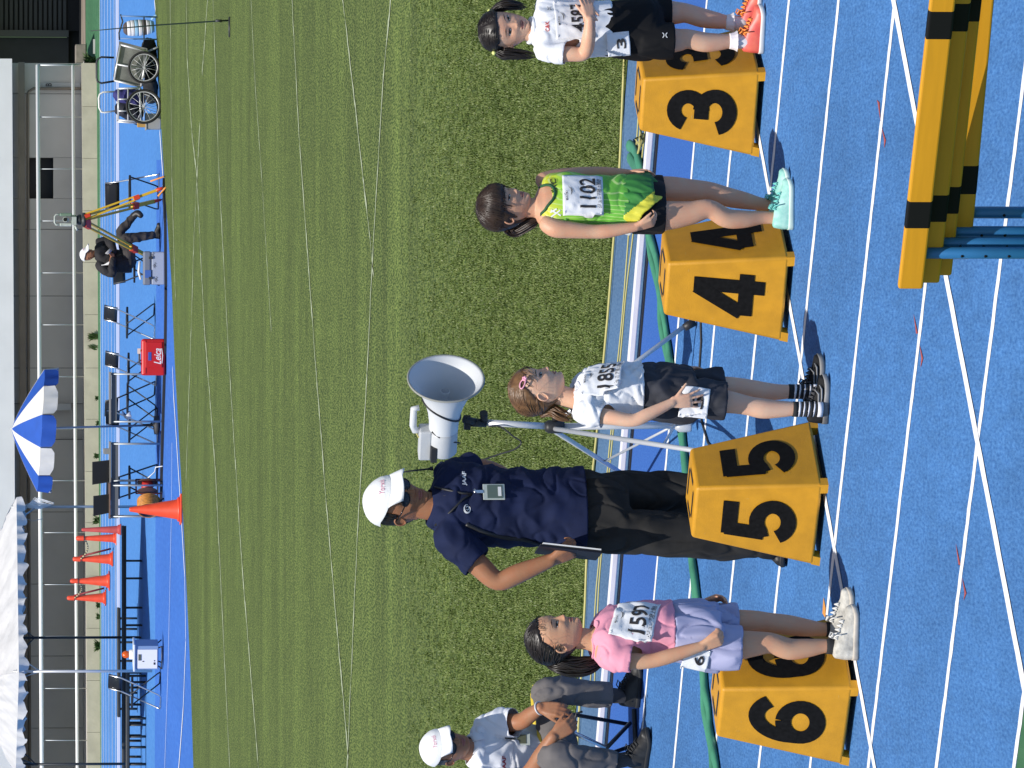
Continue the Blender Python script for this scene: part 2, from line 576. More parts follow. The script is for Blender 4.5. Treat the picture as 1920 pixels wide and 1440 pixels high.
M_yrope = mat('yellow_rope', (0.50, 0.45, 0.17), 0.6)
def ground_cable(name, pts, r, m, label, cat, z=0.012, wig=0.0):
    mb = MB()
    P_ = []
    for a, b in zip(pts[:-1], pts[1:]):
        pa, pb = G(*a), G(*b)
        n = max(2, int((pb - pa).length / 0.15))
        for i in range(n):
            p = pa.lerp(pb, i / n)
            P_.append(V3((p.x + rnd.uniform(-wig, wig), p.y + rnd.uniform(-wig, wig) * 3, z + r)))
    P_.append(G(*pts[-1]) + V3((0, 0, z + r)))
    mb.tube(P_, r, 6)
    o = mb.build(name, m, None, P_[0])
    return tag(o, label, cat)
ge = lambda x, y: (x, y)
ground_cable('boundary_rope', [(1182, -40), (1166, 330), (1140, 640), (1109, 960), (1099, 1180), (1085, 1440)], 0.0075, M_yrope, 'pale yellow rope laid along the edge of the grass', 'rope', 0.006, 0.004)
ground_cable('yellow_cable', [(1204, 120), (1196, 260), (1180, 440), (1168, 600), (1160, 680), (1133, 960), (1120, 1100), (1108, 1290)], 0.0045, M_yrope, 'thin yellow cable lying on the grey strip nearer the grass rope', 'cable', 0.0, 0.003)
ground_cable('yellow_cable', [(1212, 235), (1203, 320), (1174, 560), (1164, 680), (1137, 960), (1124, 1100), (1116, 1290)], 0.0045, M_yrope, 'thin yellow cable lying on the grey strip nearer the white kerb', 'cable', 0.0, 0.003)
mb = MB()
tp = [(1206, 240), (1210, 255), (1199, 260), (1204, 275), (1212, 250), (1203, 290), (1196, 300), (1211, 262), (1208, 243), (1200, 320)]
mb.tube([G(*p) + V3((0, 0, 0.012 + 0.004 * (i % 3))) for i, p in enumerate(tp)], 0.006, 6)
tag(mb.build('yellow_cord_tangle', M_yrope, None, G(1205, 265)), 'tangled loop of yellow cord beside the kerb left of lane box 3', 'cord')

# green flat hose running across the inner lanes
M_hose = mat('green_hose', (0.055, 0.24, 0.14), 0.6, var=0.2, scale=8, bump=0.4, bscale=10)
hose_px = [(1187, 285), (1200, 300), (1208, 330), (1223, 440), (1240, 520), (1248, 590), (1264, 700), (1282, 790), (1295, 910), (1304, 1060), (1319, 1170), (1328, 1300), (1336, 1370), (1349, 1450), (1365, 1560)]
for k, off in enumerate((-0.032, 0.032)):
    mb = MB()
    vs, fs = [], []
    prev = None
    ctr = []
    for a, b in zip(hose_px[:-1], hose_px[1:]):
        pa, pb = G(*a), G(*b)
        for i in range(8):
            ctr.append(pa.lerp(pb, i / 8))
    for i in range(len(ctr)):
        t = (ctr[min(i + 1, len(ctr) - 1)] - ctr[max(i - 1, 0)]).normalized()
        s = V3((-t.y, t.x, 0))
        c = ctr[i] + s * (off + 0.006 * math.sin(i * 0.7))
        w = 0.031 + 0.003 * math.sin(i * 0.43 + k)
        hh = 0.034 + 0.006 * math.sin(i * 0.5 + 2 * k)
        for a_ in range(8):
            th = 2 * math.pi * a_ / 8
            vs.append(c + s * (w * math.cos(th)) + V3((0, 0, hh / 2 + hh / 2 * math.sin(th))))
    n = len(ctr)
    for i in range(n - 1):
        for j in range(8):
            fs.append((i * 8 + j, i * 8 + (j + 1) % 8, (i + 1) * 8 + (j + 1) % 8, (i + 1) * 8 + j))
    mb.add(vs, fs, True)
    tag(mb.build('fire_hose', M_hose, None, ctr[0]), ['flat green hose across the track, side nearer the white kerb', 'flat green hose across the track, side nearer the lane boxes'][k], 'hose', 'green hoses lying across the track')
ground_cable('black_line', [(1312, 470), (1317, 640), (1313, 700), (1318, 790), (1330, 830), (1346, 850)], 0.006, M_rubber, 'thin black line on the track by the feet of the megaphone stand', 'cable', 0.0)  # thin black tube laid along a dark line on the track

# ------------------------------------------------------------------ stand with low wall, railing, roof
M_cream = mat('cream_concrete', (0.53, 0.48, 0.38), 0.85, var=0.10, scale=2.5, bump=0.3, bscale=15)
M_panel = mat('grey_wall_panel', (0.56, 0.53, 0.49), 0.85, var=0.06, scale=1.2)
M_roofw = mat('white_fascia', (0.72, 0.71, 0.69), 0.7, var=0.04, scale=1.5)
M_brown = mat('brown_beam', (0.20, 0.17, 0.14), 0.7, var=0.1, scale=2)
M_dark = mat('dark_interior', (0.03, 0.03, 0.032), 0.8)
wl = lambda y: 180.5 + (187.3 - 180.5) * (y - 120) / 1320.0
wt = lambda y: 153.0 + (164.0 - 153.0) * (y - 120) / 1320.0
YW = lambda y: G(wl(y), y).y
st = empty('grandstand', G(wl(760), 760), 'long pale grandstand with cream front wall, shaded grey panels and white roof edge', 'grandstand')
so = st.location.copy()
joints = [118, 200, 297, 395, 492, 590, 690, 786, 884, 980, 1080, 1178, 1276, 1373, 1475, 1575]
for a, b in zip(joints[:-1], joints[1:]):
    mb = MB()
    pa, pb = G(wl(a), a), G(wl(b), b)
    za, zb = P(wt(a), a, pa.y).z, P(wt(b), b, pb.y).z
    g = 0.004
    t = (pb - pa).normalized()
    pa, pb = pa + t * g, pb - t * g
    bk = V3((0, 0.35, 0))
    top = lambda p, z: V3((p.x, p.y, z))
    vs = [pa - V3((0, 0, .05)), pb - V3((0, 0, .05)), pb + bk, pa + bk, top(pa, za), top(pb, zb), top(pb + bk, zb), top(pa + bk, za)]
    mb.add(vs, [(0, 1, 5, 4), (1, 2, 6, 5), (2, 3, 7, 6), (3, 0, 4, 7), (4, 5, 6, 7)], False)
    mb.build('front_wall_block', M_cream, st, so)
# floor behind the wall, back wall panels, roof
YB = G(wl(760), 760).y + 3.6
def at_far(x, y, Y): return P(x, y, Y)
xa, xb = P(100, 118, YB).x, P(100, 1700, YB).x
mb = MB()
mb.add([(xa, YW(118) + 0.36, 0.30), (xb, YW(1700) + 0.36, 0.30), (xb, YB + 0.3, 0.30), (xa, YB + 0.3, 0.30)], [(0, 1, 2, 3)])
mb.build('terrace_floor', M_panel, st, so)
pj = [118, 176, 296, 372, 430, 555, 690, 757, 824, 960, 1095, 1230, 1365, 1500, 1700]
for a, b in zip(pj[:-1], pj[1:]):
    if a == 296: continue
    mb = MB()
    p0, p1 = P(100, a, YB).x, P(100, b, YB).x
    mb.box(((p0 + p1) / 2, YB + 0.1 + (0.12 if a == 757 else 0), 1.4), (abs(p1 - p0) - 0.014, 0.2, 2.4))
    mb.build('wall_panel', M_panel, st, so)
mb = MB()
p0, p1 = P(100, 296, YB).x, P(100, 372, YB).x
mb.box(((p0 + p1) / 2, YB + 0.36, 1.4), (abs(p1 - p0) + 0.5, 0.1, 2.4))
mb.build('dark_doorway', M_dark, st, so)
mb = MB()
zt_ = P(100, 330, YB).z
mb.box(((p0 + p1) / 2, YB + 0.1, 0.3 + (zt_ - 0.3) / 2), (abs(p1 - p0), 0.2, zt_ - 0.3))
zt2 = P(50, 330, YB).z
mb.build('wall_panel', M_panel, st, so)
mb = MB()
mb.box(((p0 + p1) / 2, YB + 0.1, zt2 + 0.3), (abs(p1 - p0), 0.2, 0.6))
mb.build('wall_panel', M_panel, st, so)
mb = MB()
px_ = P(100, 763, YB - 0.2).x
mb.box((px_, YB - 0.1, (P(133, 763, YB).z + P(98, 763, YB).z) / 2), (0.17, 0.18, abs(P(133, 763, YB).z - P(98, 763, YB).z)))
mb.build('wall_box', mat('pale_grey', (0.5, 0.5, 0.49), 0.7), st, so)
mb = MB()
mb.box(((xa + xb) / 2, YB + 0.45, 1.6), (abs(xb - xa), 0.08, 3.0))
mb.build('wall_backing', M_dark, st, so)
mb = MB()
mb.beam((xa, YB - 0.25, P(40, 700, YB).z), (xb, YB - 0.25, P(47, 700, YB).z), 0.22, 0.16)
mb.build('eave_beam', M_brown, st, so)
mb = MB()
zc = P(52, 700, YB).z
mb.tube([(P(52, 166, YB).x, YB - 0.1, 0.3), (P(52, 166, YB).x, YB - 0.1, zc - 0.15), (P(52, 172, YB).x, YB - 0.1, zc - 0.02), (P(52, 180, YB).x, YB - 0.1, zc), (xb, YB - 0.1, zc - 0.06)], 0.035, 8)
mb.build('conduit', M_brown, st, so)
mb = MB()
YF, YF1 = YW(110) + 0.7, YW(1700) + 0.7
fa = lambda y: 22.5 + (31 - 22.5) * (y - 110) / 1330.0
rx0, rx1 = P(20, 110, YF).x, P(20, 1700, YF1).x
z0, z1 = P(fa(110), 110, YF).z, P(fa(1700), 1700, YF1).z
TH = 1.9
mb.add([(rx0, YF, z0), (rx1, YF1, z1), (rx1, YF1 + 8, z1), (rx0, YF + 8, z0), (rx0, YF, z0 + TH), (rx1, YF1, z1 + TH), (rx1, YF1 + 8, z1 + TH), (rx0, YF + 8, z0 + TH)],
       [(1, 0, 4, 5), (2, 1, 5, 6), (3, 2, 6, 7), (0, 3, 7, 4), (7, 6, 5, 4), (0, 1, 2, 3)], False)
mb.build('roof', M_roofw, st, so)
# sign on the wall
mb = MB()
sp = [P(80, 155, YB - 0.05), P(80, 168, YB - 0.05), P(150, 168, YB - 0.05), P(150, 155, YB - 0.05)]
mb.poly(sp)
mb.mi = 1
vs, fs = fit_text('JB', 0.14, 0.20, 0.01)
put(mb, vs, fs, P(93, 161, YB - 0.06), V3((1, 0, 0)), V3((0, 0, 1)), V3((0, -1, 0)), 0.004)
mb.build('wall_sign', [mat('pale_grey2', (0.45, 0.45, 0.44), 0.7), M_black], st, so)
# railing
rl = empty('railing', G(wl(760), 760), 'white double rail fence along the top of the cream grandstand wall', 'railing')
ro = rl.location.copy()
for nm, x0, x1, r_ in (('top_rail', 70.5, 78.5, 0.052), ('middle_rail', 136.5, 145, 0.040)):
    mb = MB()
    pa = P(x0, 122, YW(122) + 0.17)
    pb = P(x1 + (x1 - x0) * 0.2, 1700, YW(1700) + 0.17)
    mb.tube([pa, pb], r_, 10)
    mb.build(nm, M_white, rl, ro)
for k in range(17):
    y = 122 + 97.4 * k
    mb = MB()
    Y = YW(y) + 0.17
    mb.tube([P(wt(y) + 2, y, Y), P(70 + 8 * (y - 122) / 1320, y, Y)], 0.013 if k else 0.03, 6)
    mb.build('post', M_galv, rl, ro)

# ------------------------------------------------------------------ shaded garage building at the far right
YG = G(148, 40).y
gb = empty('garage_building', G(148, 40), 'dark shaded building with a roller shutter at the end of the stand', 'building')
go = gb.location.copy()
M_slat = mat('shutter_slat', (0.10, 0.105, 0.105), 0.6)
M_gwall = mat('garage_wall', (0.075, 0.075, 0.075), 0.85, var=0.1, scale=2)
zl = P(126, 30, YG).z
k = 0
xs0, xs1 = P(50, 57, YG).x, P(50, -330, YG).x
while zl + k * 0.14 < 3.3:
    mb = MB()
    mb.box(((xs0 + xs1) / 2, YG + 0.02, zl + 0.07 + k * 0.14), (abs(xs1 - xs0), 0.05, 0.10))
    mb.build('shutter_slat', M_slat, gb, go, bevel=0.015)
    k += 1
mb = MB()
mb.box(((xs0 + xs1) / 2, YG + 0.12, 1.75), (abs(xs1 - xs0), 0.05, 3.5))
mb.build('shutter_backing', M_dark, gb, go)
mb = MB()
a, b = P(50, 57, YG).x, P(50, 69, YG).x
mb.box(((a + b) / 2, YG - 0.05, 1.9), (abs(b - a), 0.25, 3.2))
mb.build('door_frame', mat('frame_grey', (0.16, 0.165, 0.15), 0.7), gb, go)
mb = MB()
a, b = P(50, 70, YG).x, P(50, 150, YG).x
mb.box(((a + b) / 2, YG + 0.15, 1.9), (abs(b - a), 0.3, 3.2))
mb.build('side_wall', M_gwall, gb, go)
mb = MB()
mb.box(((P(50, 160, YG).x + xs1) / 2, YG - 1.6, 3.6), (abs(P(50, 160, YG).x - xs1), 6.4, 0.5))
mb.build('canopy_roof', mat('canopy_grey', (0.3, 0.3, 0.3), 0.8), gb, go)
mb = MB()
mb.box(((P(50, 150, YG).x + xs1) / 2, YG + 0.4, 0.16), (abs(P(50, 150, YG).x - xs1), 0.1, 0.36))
mb.build('dark_gap', M_dark, gb, go)  # near-black box: shade of the gap below the shutter put in as colour
sheet('far_dirt_strip', [G(148, -900), G(148, 118), G(160, 118), G(158, -900)], -0.004, mat('dirt', (0.22, 0.18, 0.14), 0.9, var=0.2, scale=1))
M_stone = mat('weathered_concrete', (0.23, 0.20, 0.17), 0.9, var=0.2, scale=6, bump=0.3)
mb = MB()
c = G(162, 100)
mb.box(c + V3((0, 0.3, 0.15)), (0.5, 0.6, 0.30))
tag(mb.build('concrete_block', M_stone, None, c, bevel=0.03), 'weathered brown concrete block at the right end of the cream wall', 'block')
mb = MB()
c = G(178, 92)
mb.beam(c + V3((-0.12, 0, 0.02)), c + V3((0.25, 0, 0.02)), 0.1, 0.05)
tag(mb.build('kerb_stone', mat('pale_grey'  , (0.5, 0.5, 0.49)), None, c), 'short pale bar lying on the green edge near the concrete block', 'bar')
# weeds at the foot of the wall
M_weed = mat('weed_green', (0.055, 0.10, 0.025), 0.7, var=0.35, scale=30)
def weed(x, y, h, w, n, label, name='weed', spread=1.0):
    g = G(x, y)
    g = g + V3((0, -0.12, 0))
    mb = MB()
    for i in range(n):
        a = rnd.uniform(0, 2 * math.pi)
        tip = V3((math.cos(a) * w * rnd.uniform(.2, 1) * spread, math.sin(a) * w * .5 * rnd.uniform(.2, 1), h * rnd.uniform(.4, 1)))
        b = V3((rnd.uniform(-w, w) * .45, rnd.uniform(-w, w) * .2, 0))
        mid = b.lerp(tip, .55) + V3((0, 0, h * .1))
        s = V3((rnd.uniform(-1, 1), rnd.uniform(-1, 1), 0)).normalized() * (w * .06 + 0.01)
        mb.add([g + b - s * .5, g + b + s * .5, g + mid + s, g + mid - s, g + tip], [(0, 1, 2, 3), (3, 2, 4)], False)
    return tag(mb.build(name, M_weed, None, g), label, 'weed')
weed(179, 118, 0.36, 0.34, 120, 'bushy grass clump at the right end of the cream wall')
weed(183, 631, 0.30, 0.16, 70, 'upright weed tuft at the wall foot, right one of the pair above the red case')
weed(183, 653, 0.28, 0.15, 70, 'upright weed tuft at the wall foot, left one of the pair above the red case')
weed(184, 746, 0.10, 0.10, 30, 'small weed at the wall foot behind the right side of the parasol')
weed(185, 793, 0.10, 0.10, 30, 'small weed at the wall foot beside the parasol pole')
weed(185, 855, 0.16, 0.12, 40, 'thin weed at the wall foot left of the parasol pole')
weed(186, 975, 0.2, 0.16, 45, 'sparse weed at the wall foot left of the two monitors')
weed(187, 1135, 0.12, 0.12, 40, 'small weed at the wall foot left of the orange cones')
weed(187, 1156, 0.12, 0.12, 40, 'small weed at the wall foot between the cones and the dark tent pole')
weed(187, 1210, 0.17, 0.20, 80, 'leafy weed at the wall foot above the white cabinet')
weed(181, 320, 0.07, 0.1, 20, 'tiny weed at the wall foot above the right survey chair')
weed(182, 545, 0.12, 0.07, 14, 'thin stalk weed at the wall foot left of the surveyor')
# ================================================================== OBJECTS ON THE NEAR TRACK
# ------------------------------------------------------------------ numbered lane boxes
def lane_box(ch, Fpx, alpha, label):
    W, T, H, Z0 = 0.43, 0.262, 0.525, 0.024
    F = G(*Fpx)
    a = R(alpha)
    ux, uy = V3((-math.cos(a), math.sin(a), 0)), V3((math.sin(a), math.cos(a), 0))
    c0 = F + (ux + uy) * W / 2
    e = empty('lane_box', c0, label, 'lane marker', 'numbered yellow lane boxes on the start line')
    c0 = V3((0, 0, 0))
    hw = lambda z: (W + (T - W) * z / H) / 2
    cor = [(-1, -1), (-1, 1), (1, 1), (1, -1)]
    ring = lambda z, k=1.0, dz=0: [ux * (sx * hw(z) * k) + uy * (sy * hw(z) * k) + V3((0, 0, z + dz)) for sx, sy in cor]
    mb = MB()
    b, t = ring(Z0), ring(H)
    mb.add(b + t, [(0, 1, 2, 3)] + [(i, i + 4, (i + 1) % 4 + 4, (i + 1) % 4) for i in range(4)] + [(7, 6, 5, 4)], False)
    bm = bmesh.new()
    vs = [bm.verts.new(v) for v in mb.v]
    for f in mb.f: bm.faces.new([vs[i] for i in f])
    bmesh.ops.recalc_face_normals(bm, faces=bm.faces)
    bmesh.ops.bevel(bm, geom=[x for x in bm.edges], offset=0.014, segments=3, affect='EDGES', profile=0.5)
    me = bpy.data.meshes.new('shell')
    bm.to_mesh(me); bm.free()
    me.materials.append(M_yellow_box)
    o = bpy.data.objects.new('shell', me)
    COL.objects.link(o); o.parent = e  # made-up lumps whose black stands in for shadow and dark clutter by the carts
    for p in me.polygons: p.use_smooth = p.area < 0.004
    # scratches and scuffs on the sides
    rs_ = random.Random(ord(ch))
    mb = MB()
    for q in range(9):
        n_, r_ = ((-uy, ux), (-ux, -uy))[q % 2]
        z = rs_.uniform(.05, .48)
        x = rs_.uniform(-.8, .8) * hw(z)
        L_ = rs_.uniform(.004, .022)
        a_ = rs_.uniform(-.6, .6) + (math.pi / 2 if q % 5 == 0 else 0)
        sl_ = math.atan((W - T) / 2 / H)
        up_ = V3((0, 0, 1)) * math.cos(sl_) - n_ * math.sin(sl_)
        nn_ = (n_ * math.cos(sl_) + V3((0, 0, 1)) * math.sin(sl_)).normalized()
        rt_ = up_.cross(nn_).normalized()
        vs2, fs2 = stroke([(-L_ / 2 * math.cos(a_), -L_ / 2 * math.sin(a_)), (0, rs_.uniform(-.002, .002)), (L_ / 2 * math.cos(a_), L_ / 2 * math.sin(a_))], [.0006, rs_.uniform(.0008, .0018), .0006])
        mb.mi = 0
        put(mb, vs2, fs2, n_ * hw(z) + rt_ * x + V3((0, 0, z)), rt_, up_, nn_, .0012)
    so3 = mb.build('scratches', [mat('scratch_pale', (.58, .40, .13), .7), mat('scratch_dark', (.12, .07, .02), .8)], e)
    so3['kind'] = 'stuff'
    # corner feet
    for sx, sy in cor:
        mb = MB()
        q = lambda z, kx, ky: ux * (sx * (hw(z) - 0.001 - kx)) + uy * (sy * (hw(z) - 0.001 - ky)) + V3((0, 0, z))
        w = 0.045
        vs = []
        for z in (0.0, Z0 + 0.012):
            vs += [q(z, 0.001, 0.001), q(z, w, 0.001), q(z, w, w), q(z, 0.001, w)]
        s_ = 1 if sx * sy > 0 else -1
        fs = [(0, 1, 5, 4), (1, 2, 6, 5), (2, 3, 7, 6), (3, 0, 4, 7), (3, 2, 1, 0), (4, 5, 6, 7)]
        mb.add(vs, fs if s_ < 0 else [f[::-1] for f in fs], False)
        mb.build('foot', M_yellow_box, e)
    # dark hand-hole recess in the top, four slots
    mb = MB()
    for k, (dx, dy, lx, ly) in enumerate(((0.0, -0.075, 0.13, 0.022), (0.0, 0.075, 0.13, 0.022), (-0.085, 0, 0.022, 0.10), (0.085, 0, 0.022, 0.10))):
        mb = MB()
        p = [ux * (dx + i * lx / 2) + uy * (dy + j * ly / 2) + V3((0, 0, H + 0.002)) for i, j in ((-1, -1), (1, -1), (1, 1), (-1, 1))]
        mb.poly(p if (ux.cross(uy)).z > 0 else p[::-1])
        mb.build('hand_slot', M_black, e)
    # figures on all four faces
    slope = math.atan((W - T) / 2 / H)
    for n_, r_ in ((-uy, ux), (-ux, -uy), (uy, -ux), (ux, uy)):
        # n_ outward, r_ chosen so that the figure reads left to right from outside
        up = V3((0, 0, 1)) * math.cos(slope) - n_ * math.sin(slope)
        nn = (n_ * math.cos(slope) + V3((0, 0, 1)) * math.sin(slope)).normalized()
        rt = up.cross(nn).normalized()
        zc = 0.262
        c = n_ * hw(zc) + V3((0, 0, zc))
        mb = MB()
        for vs, fs, off in glyph(ch, 0.232, 0.300):
            put(mb, vs, fs, c, rt, up, nn, 0.003 + off)
        mb.build('figure', M_blackpaint, e)
    return e
lane_box('3', (1436, 135), 32, 'yellow plastic lane box marked 3, beside the girl in black shorts')
lane_box('4', (1491, 482), 33.5, 'yellow plastic lane box marked 4, beside the girl in green')
lane_box('5', (1554, 909), 38, 'yellow plastic lane box marked 5, in front of the standing official')
lane_box('6', (1611, 1290), 41, 'yellow plastic lane box marked 6, behind the girl in pink')

# ------------------------------------------------------------------ nested hurdles
M_hblue = mat('hurdle_blue', (0.025, 0.16, 0.40), 0.4, metal=0.2, var=0.1, scale=10)
M_hyel = mat('hurdle_yellow', (0.62, 0.295, 0.012), 0.45, var=0.05, scale=9, stretch=(0.3, 1, 8))
M_hblk = mat('hurdle_black', (0.006, 0.006, 0.007), 0.6, spec=.2)
hl = ['nearest of the nested yellow and black hurdles, the one whose board shows whole', 'second of the nested yellow and black hurdles, just behind the nearest board',
      'third of the nested yellow and black hurdles, between two shaded boards', 'rearmost and lowest of the nested yellow and black hurdles']
# px of the left and right end of each board's upper edge, depth
hd = [((1683, 539), (1746, -30), 18.00), ((1714, 528), (1775, -30), 18.04), ((1737, 514), (1795, -30), 18.08), ((1772, 484), (1821, -60), 18.088)]
for k, (pl, pr, Y) in enumerate(hd):
    a = P(pl[0], pl[1], Y)
    # the boards run a little towards the camera on the right
    b = P(pr[0], pr[1], Y - 0.55)
    t = (b - a)
    # keep boards level: choose the depth that gives equal heights
    for _ in range(30):
        dz = b.z - a.z
        Yb = b.y + dz * 3.0
        b = P(pr[0], pr[1], Yb)
    t = (b - a).normalized()
    t.z = 0
    t.normalize()
    L = 1.2
    nrm = V3((t.y, -t.x, 0)).normalized()      # towards the camera
    if nrm.y > 0: nrm = -nrm
    zt = a.z
    hgt = 0.075
    e = empty('hurdle', V3((a.x, a.y, 0)) + t * L / 2, hl[k], 'hurdle', 'nested hurdles at the edge of the track')
    org = e.location.copy()
    fr = [(0, .18), (.18, .268), (.268, .732), (.732, .82), (.82, 1.0)]
    mb = MB()
    mb.beam(V3((a.x, a.y, zt - hgt / 2)), V3((a.x, a.y, zt - hgt / 2)) + t * L, 0.024, hgt)
    bo = mb.build('crossbar', M_hyel, e, org, bevel=0.008, seg=3)
    for i in (1, 3):
        mb = MB()
        mb.beam(V3((a.x, a.y, zt - hgt / 2)) + t * (L * fr[i][0]), V3((a.x, a.y, zt - hgt / 2)) + t * (L * fr[i][1]), 0.0252, hgt + 0.0012)
        mb.build('black_band', M_hblk, bo, org, bevel=0.008, seg=3)
    fl = (0.087, 0.098, 0.108, 0.115)[k]
    for f_ in (fl, fl + 0.83):
        p = V3((a.x, a.y, 0)) + t * (L * (f_ - 0.0 * k)) - nrm * 0.031
        mb = MB()
        mb.tube([V3((p.x, p.y, 0.02)), V3((p.x, p.y, zt - 0.018)), V3((p.x, p.y, zt - 0.012))], [0.018, 0.018, 0.010], 12)
        po = mb.build('upright', M_hblue, e, org)
        mb = MB()
        for z in np.arange(0.12, zt - 0.12, 0.07):
            mb.lathe([(0.0045, 0), (0.0045, 0.002)], 8, Matrix.Translation(V3((p.x, p.y, z)) + nrm * 0.0175) @ nrm.to_track_quat('Z', 'Y').to_matrix().to_4x4())
        ho = mb.build('bolt_hole', M_hblk, po, org)
        ho['kind'] = 'stuff'
        mb = MB()
        mb.beam(V3((p.x, p.y, 0.02)) - nrm * 0.02, V3((p.x, p.y, 0.02)) + nrm * (-0.62), 0.03, 0.04)
        mb.build('base_foot', M_hblue, e, org)
    mb = MB()
    p0 = V3((a.x, a.y, 0.02)) + t * (L * .08) - nrm * 0.034
    mb.beam(p0, p0 + t * (L * .84), 0.03, 0.03)
    mb.build('base_bar', M_hblue, e, org)

# ------------------------------------------------------------------ megaphone on its stand
YM = 28.9                                     # depth of the stand's column
SM = PXM(YM)
M_mgrey = mat('horn_grey', (0.50, 0.515, 0.53), 0.45, var=0.05, scale=12)
M_mwhite = mat('horn_white', (0.62, 0.635, 0.65), 0.4)
ts = empty('megaphone_stand', V3((P(1297, 797, YM).x, YM, 0)), 'silver tripod stand with black clamps holding up the big megaphone', 'tripod stand')
to = ts.location.copy()
colx = P(1040, 800, YM).x
hub = P(1040, 800, YM)
mb = MB(); mb.tube([P(906, 792, YM), hub], 0.0155, 12); mb.build('upper_pole', M_alu, ts, to)
mb = MB(); mb.tube([hub, P(1290, 797, YM)], 0.0165, 12); mb.build('lower_pole', M_alu, ts, to)
mb = MB()
mb.lathe([(0.024, -0.045), (0.032, -0.035), (0.032, 0.03), (0.022, 0.045)], 16, Matrix.Translation(hub))
mb.tube([hub + V3((0.03, -0.01, 0)), hub + V3((0.085, -0.03, 0.005))], 0.014, 8)
mb.build('clamp', M_black, ts, to)
hub2 = P(1285, 797, YM)
feet = {'r': G(1307, 603), 'n': G(1415, 860), 'f': G(1205, 905)}
tops = {'r': hub + V3((0.02, 0, 0.0)), 'n': hub + V3((-0.01, -0.03, 0)), 'f': hub + V3((-0.02, 0.02, 0))}
# leg attached a little under the hub
for k, ft in feet.items():
    mb = MB()
    mb.tube([tops[k], ft + V3((0, 0, 0.03))], 0.0118, 10)
    lg = mb.build('leg', M_alu, ts, to)
    mb = MB()
    d = (ft - tops[k]).normalized()
    mb.tube([ft - d * 0.05 + V3((0, 0, .02)), ft + V3((0, 0, 0.012))], [0.019, 0.022], 10)
    mb.build('rubber_foot', M_black, lg, to)
    mb = MB()
    m_ = tops[k].lerp(ft, 0.56)
    mb.tube([m_, hub2 + V3((0, 0, 0.05))], 0.0065, 8)
    mb.build('brace', M_alu, ts, to)
mb = MB(); mb.lathe([(0.03, -0.03), (0.034, -0.02), (0.034, 0.03), (0.02, 0.05)], 14, Matrix.Translation(hub2)); mb.build('collar', M_alu, ts, to)

mg = empty('megaphone', P(850, 790, YM), 'large white megaphone facing right on the tripod stand', 'megaphone')
mo = mg.location.copy()
# horn axis: to the right and towards the camera, slightly up
ax = V3((0.79, -0.61, 0.01)).normalized()
mouth = P(836, 712, YM - 0.22)
MM = Matrix.Translation(mouth) @ ax.to_track_quat('Z', 'Y').to_matrix().to_4x4()
RB = 0.178
prof = [(0.069, -0.29), (0.071, -0.24), (0.078, -0.19), (0.090, -0.145), (0.108, -0.095), (0.130, -0.05), (0.153, -0.018), (RB - 0.006, -0.002), (RB, 0.002), (RB + 0.002, 0.007), (RB - 0.002, 0.011), (RB - 0.010, 0.004), (0.146, -0.022), (0.122, -0.055), (0.100, -0.10), (0.082, -0.15), (0.066, -0.20), (0.055, -0.26), (0.0, -0.265)]
mb = MB(); mb.lathe(prof, 56, MM, cap=False); mb.build('horn', M_mwhite, mg, mo)
mb = MB(); mb.tube([MM @ V3((RB * math.cos(a), RB * math.sin(a), 0.006)) for a in np.linspace(0, 2 * math.pi, 57)[:-1]], 0.0055, 8, closed=True); mb.build('rim', mat('rim_grey', (0.30, 0.30, 0.27), 0.6), mg, mo)
mb = MB(); mb.lathe([(0.012, -0.26), (0.014, -0.10), (0.020, -0.075), (0.022, -0.068), (0.0, -0.066)], 20, MM, cap=False); mb.build('driver_cone', M_mwhite, mg, mo)
mb = MB(); mb.lathe([(0.020, -0.0655), (0.0, -0.064)], 20, MM, cap=False); mb.lathe([(0.010, -0.0635), (0.0, -0.063)], 12, MM, cap=False); mb.build('badge', mat('badge_grey', (0.25, 0.27, 0.3), 0.4), mg, mo)
# body cylinder behind the horn
mb = MB(); mb.lathe([(0.0, -0.292), (0.064, -0.292), (0.068, -0.30), (0.068, -0.42), (0.060, -0.43), (0.0, -0.43)], 32, MM, cap=False); mb.build('body', M_mgrey, mg, mo)
ux_ = ax.cross(V3((0, 0, 1))).normalized()
uz_ = ux_.cross(ax).normalized()
BM = Matrix((ax, ux_, uz_)).transposed().to_4x4(); BM.translation = mouth
mb = MB(); mb.box((-0.37, 0, 0.085), (0.17, 0.075, 0.06), M=BM); mb.build('amplifier_box', M_mgrey, mg, mo, bevel=0.008)
mb = MB(); mb.tube([BM @ V3(p) for p in ((-0.30, 0, 0.115), (-0.30, 0, 0.135), (-0.27, 0, 0.145), (-0.17, 0, 0.145), (-0.165, 0, 0.12))], [0.016, 0.017, 0.017, 0.016, 0.014], 10); mb.build('handle', M_mwhite, mg, mo)
mb = MB(); mb.box((-0.405, 0.005, 0.045), (0.085, 0.12, 0.03), M=BM); mb.build('connector_panel', M_black, mg, mo, bevel=0.004)
mb = MB()
pts_ = [BM @ V3((-0.31 - 0.02 * i, 0.02 * math.sin(i), 0.06 - 0.035 * i)) + V3((0, -0.055, 0)) for i in range(5)]
mb.tube(pts_, 0.004, 6)
mb.build('wire', M_black, mg, mo)
mb = MB()
pts_ = [BM @ V3((-0.30, -0.02, 0.13)) + V3((0, -0.03, .01)), BM @ V3((-0.36, -0.03, 0.12)) + V3((0, -0.05, 0)), BM @ V3((-0.44, -0.02, 0.05)) + V3((0, -0.06, 0))]
mb.tube(pts_, 0.0035, 6)
mb.build('yellow_wire', M_yrope, mg, mo)
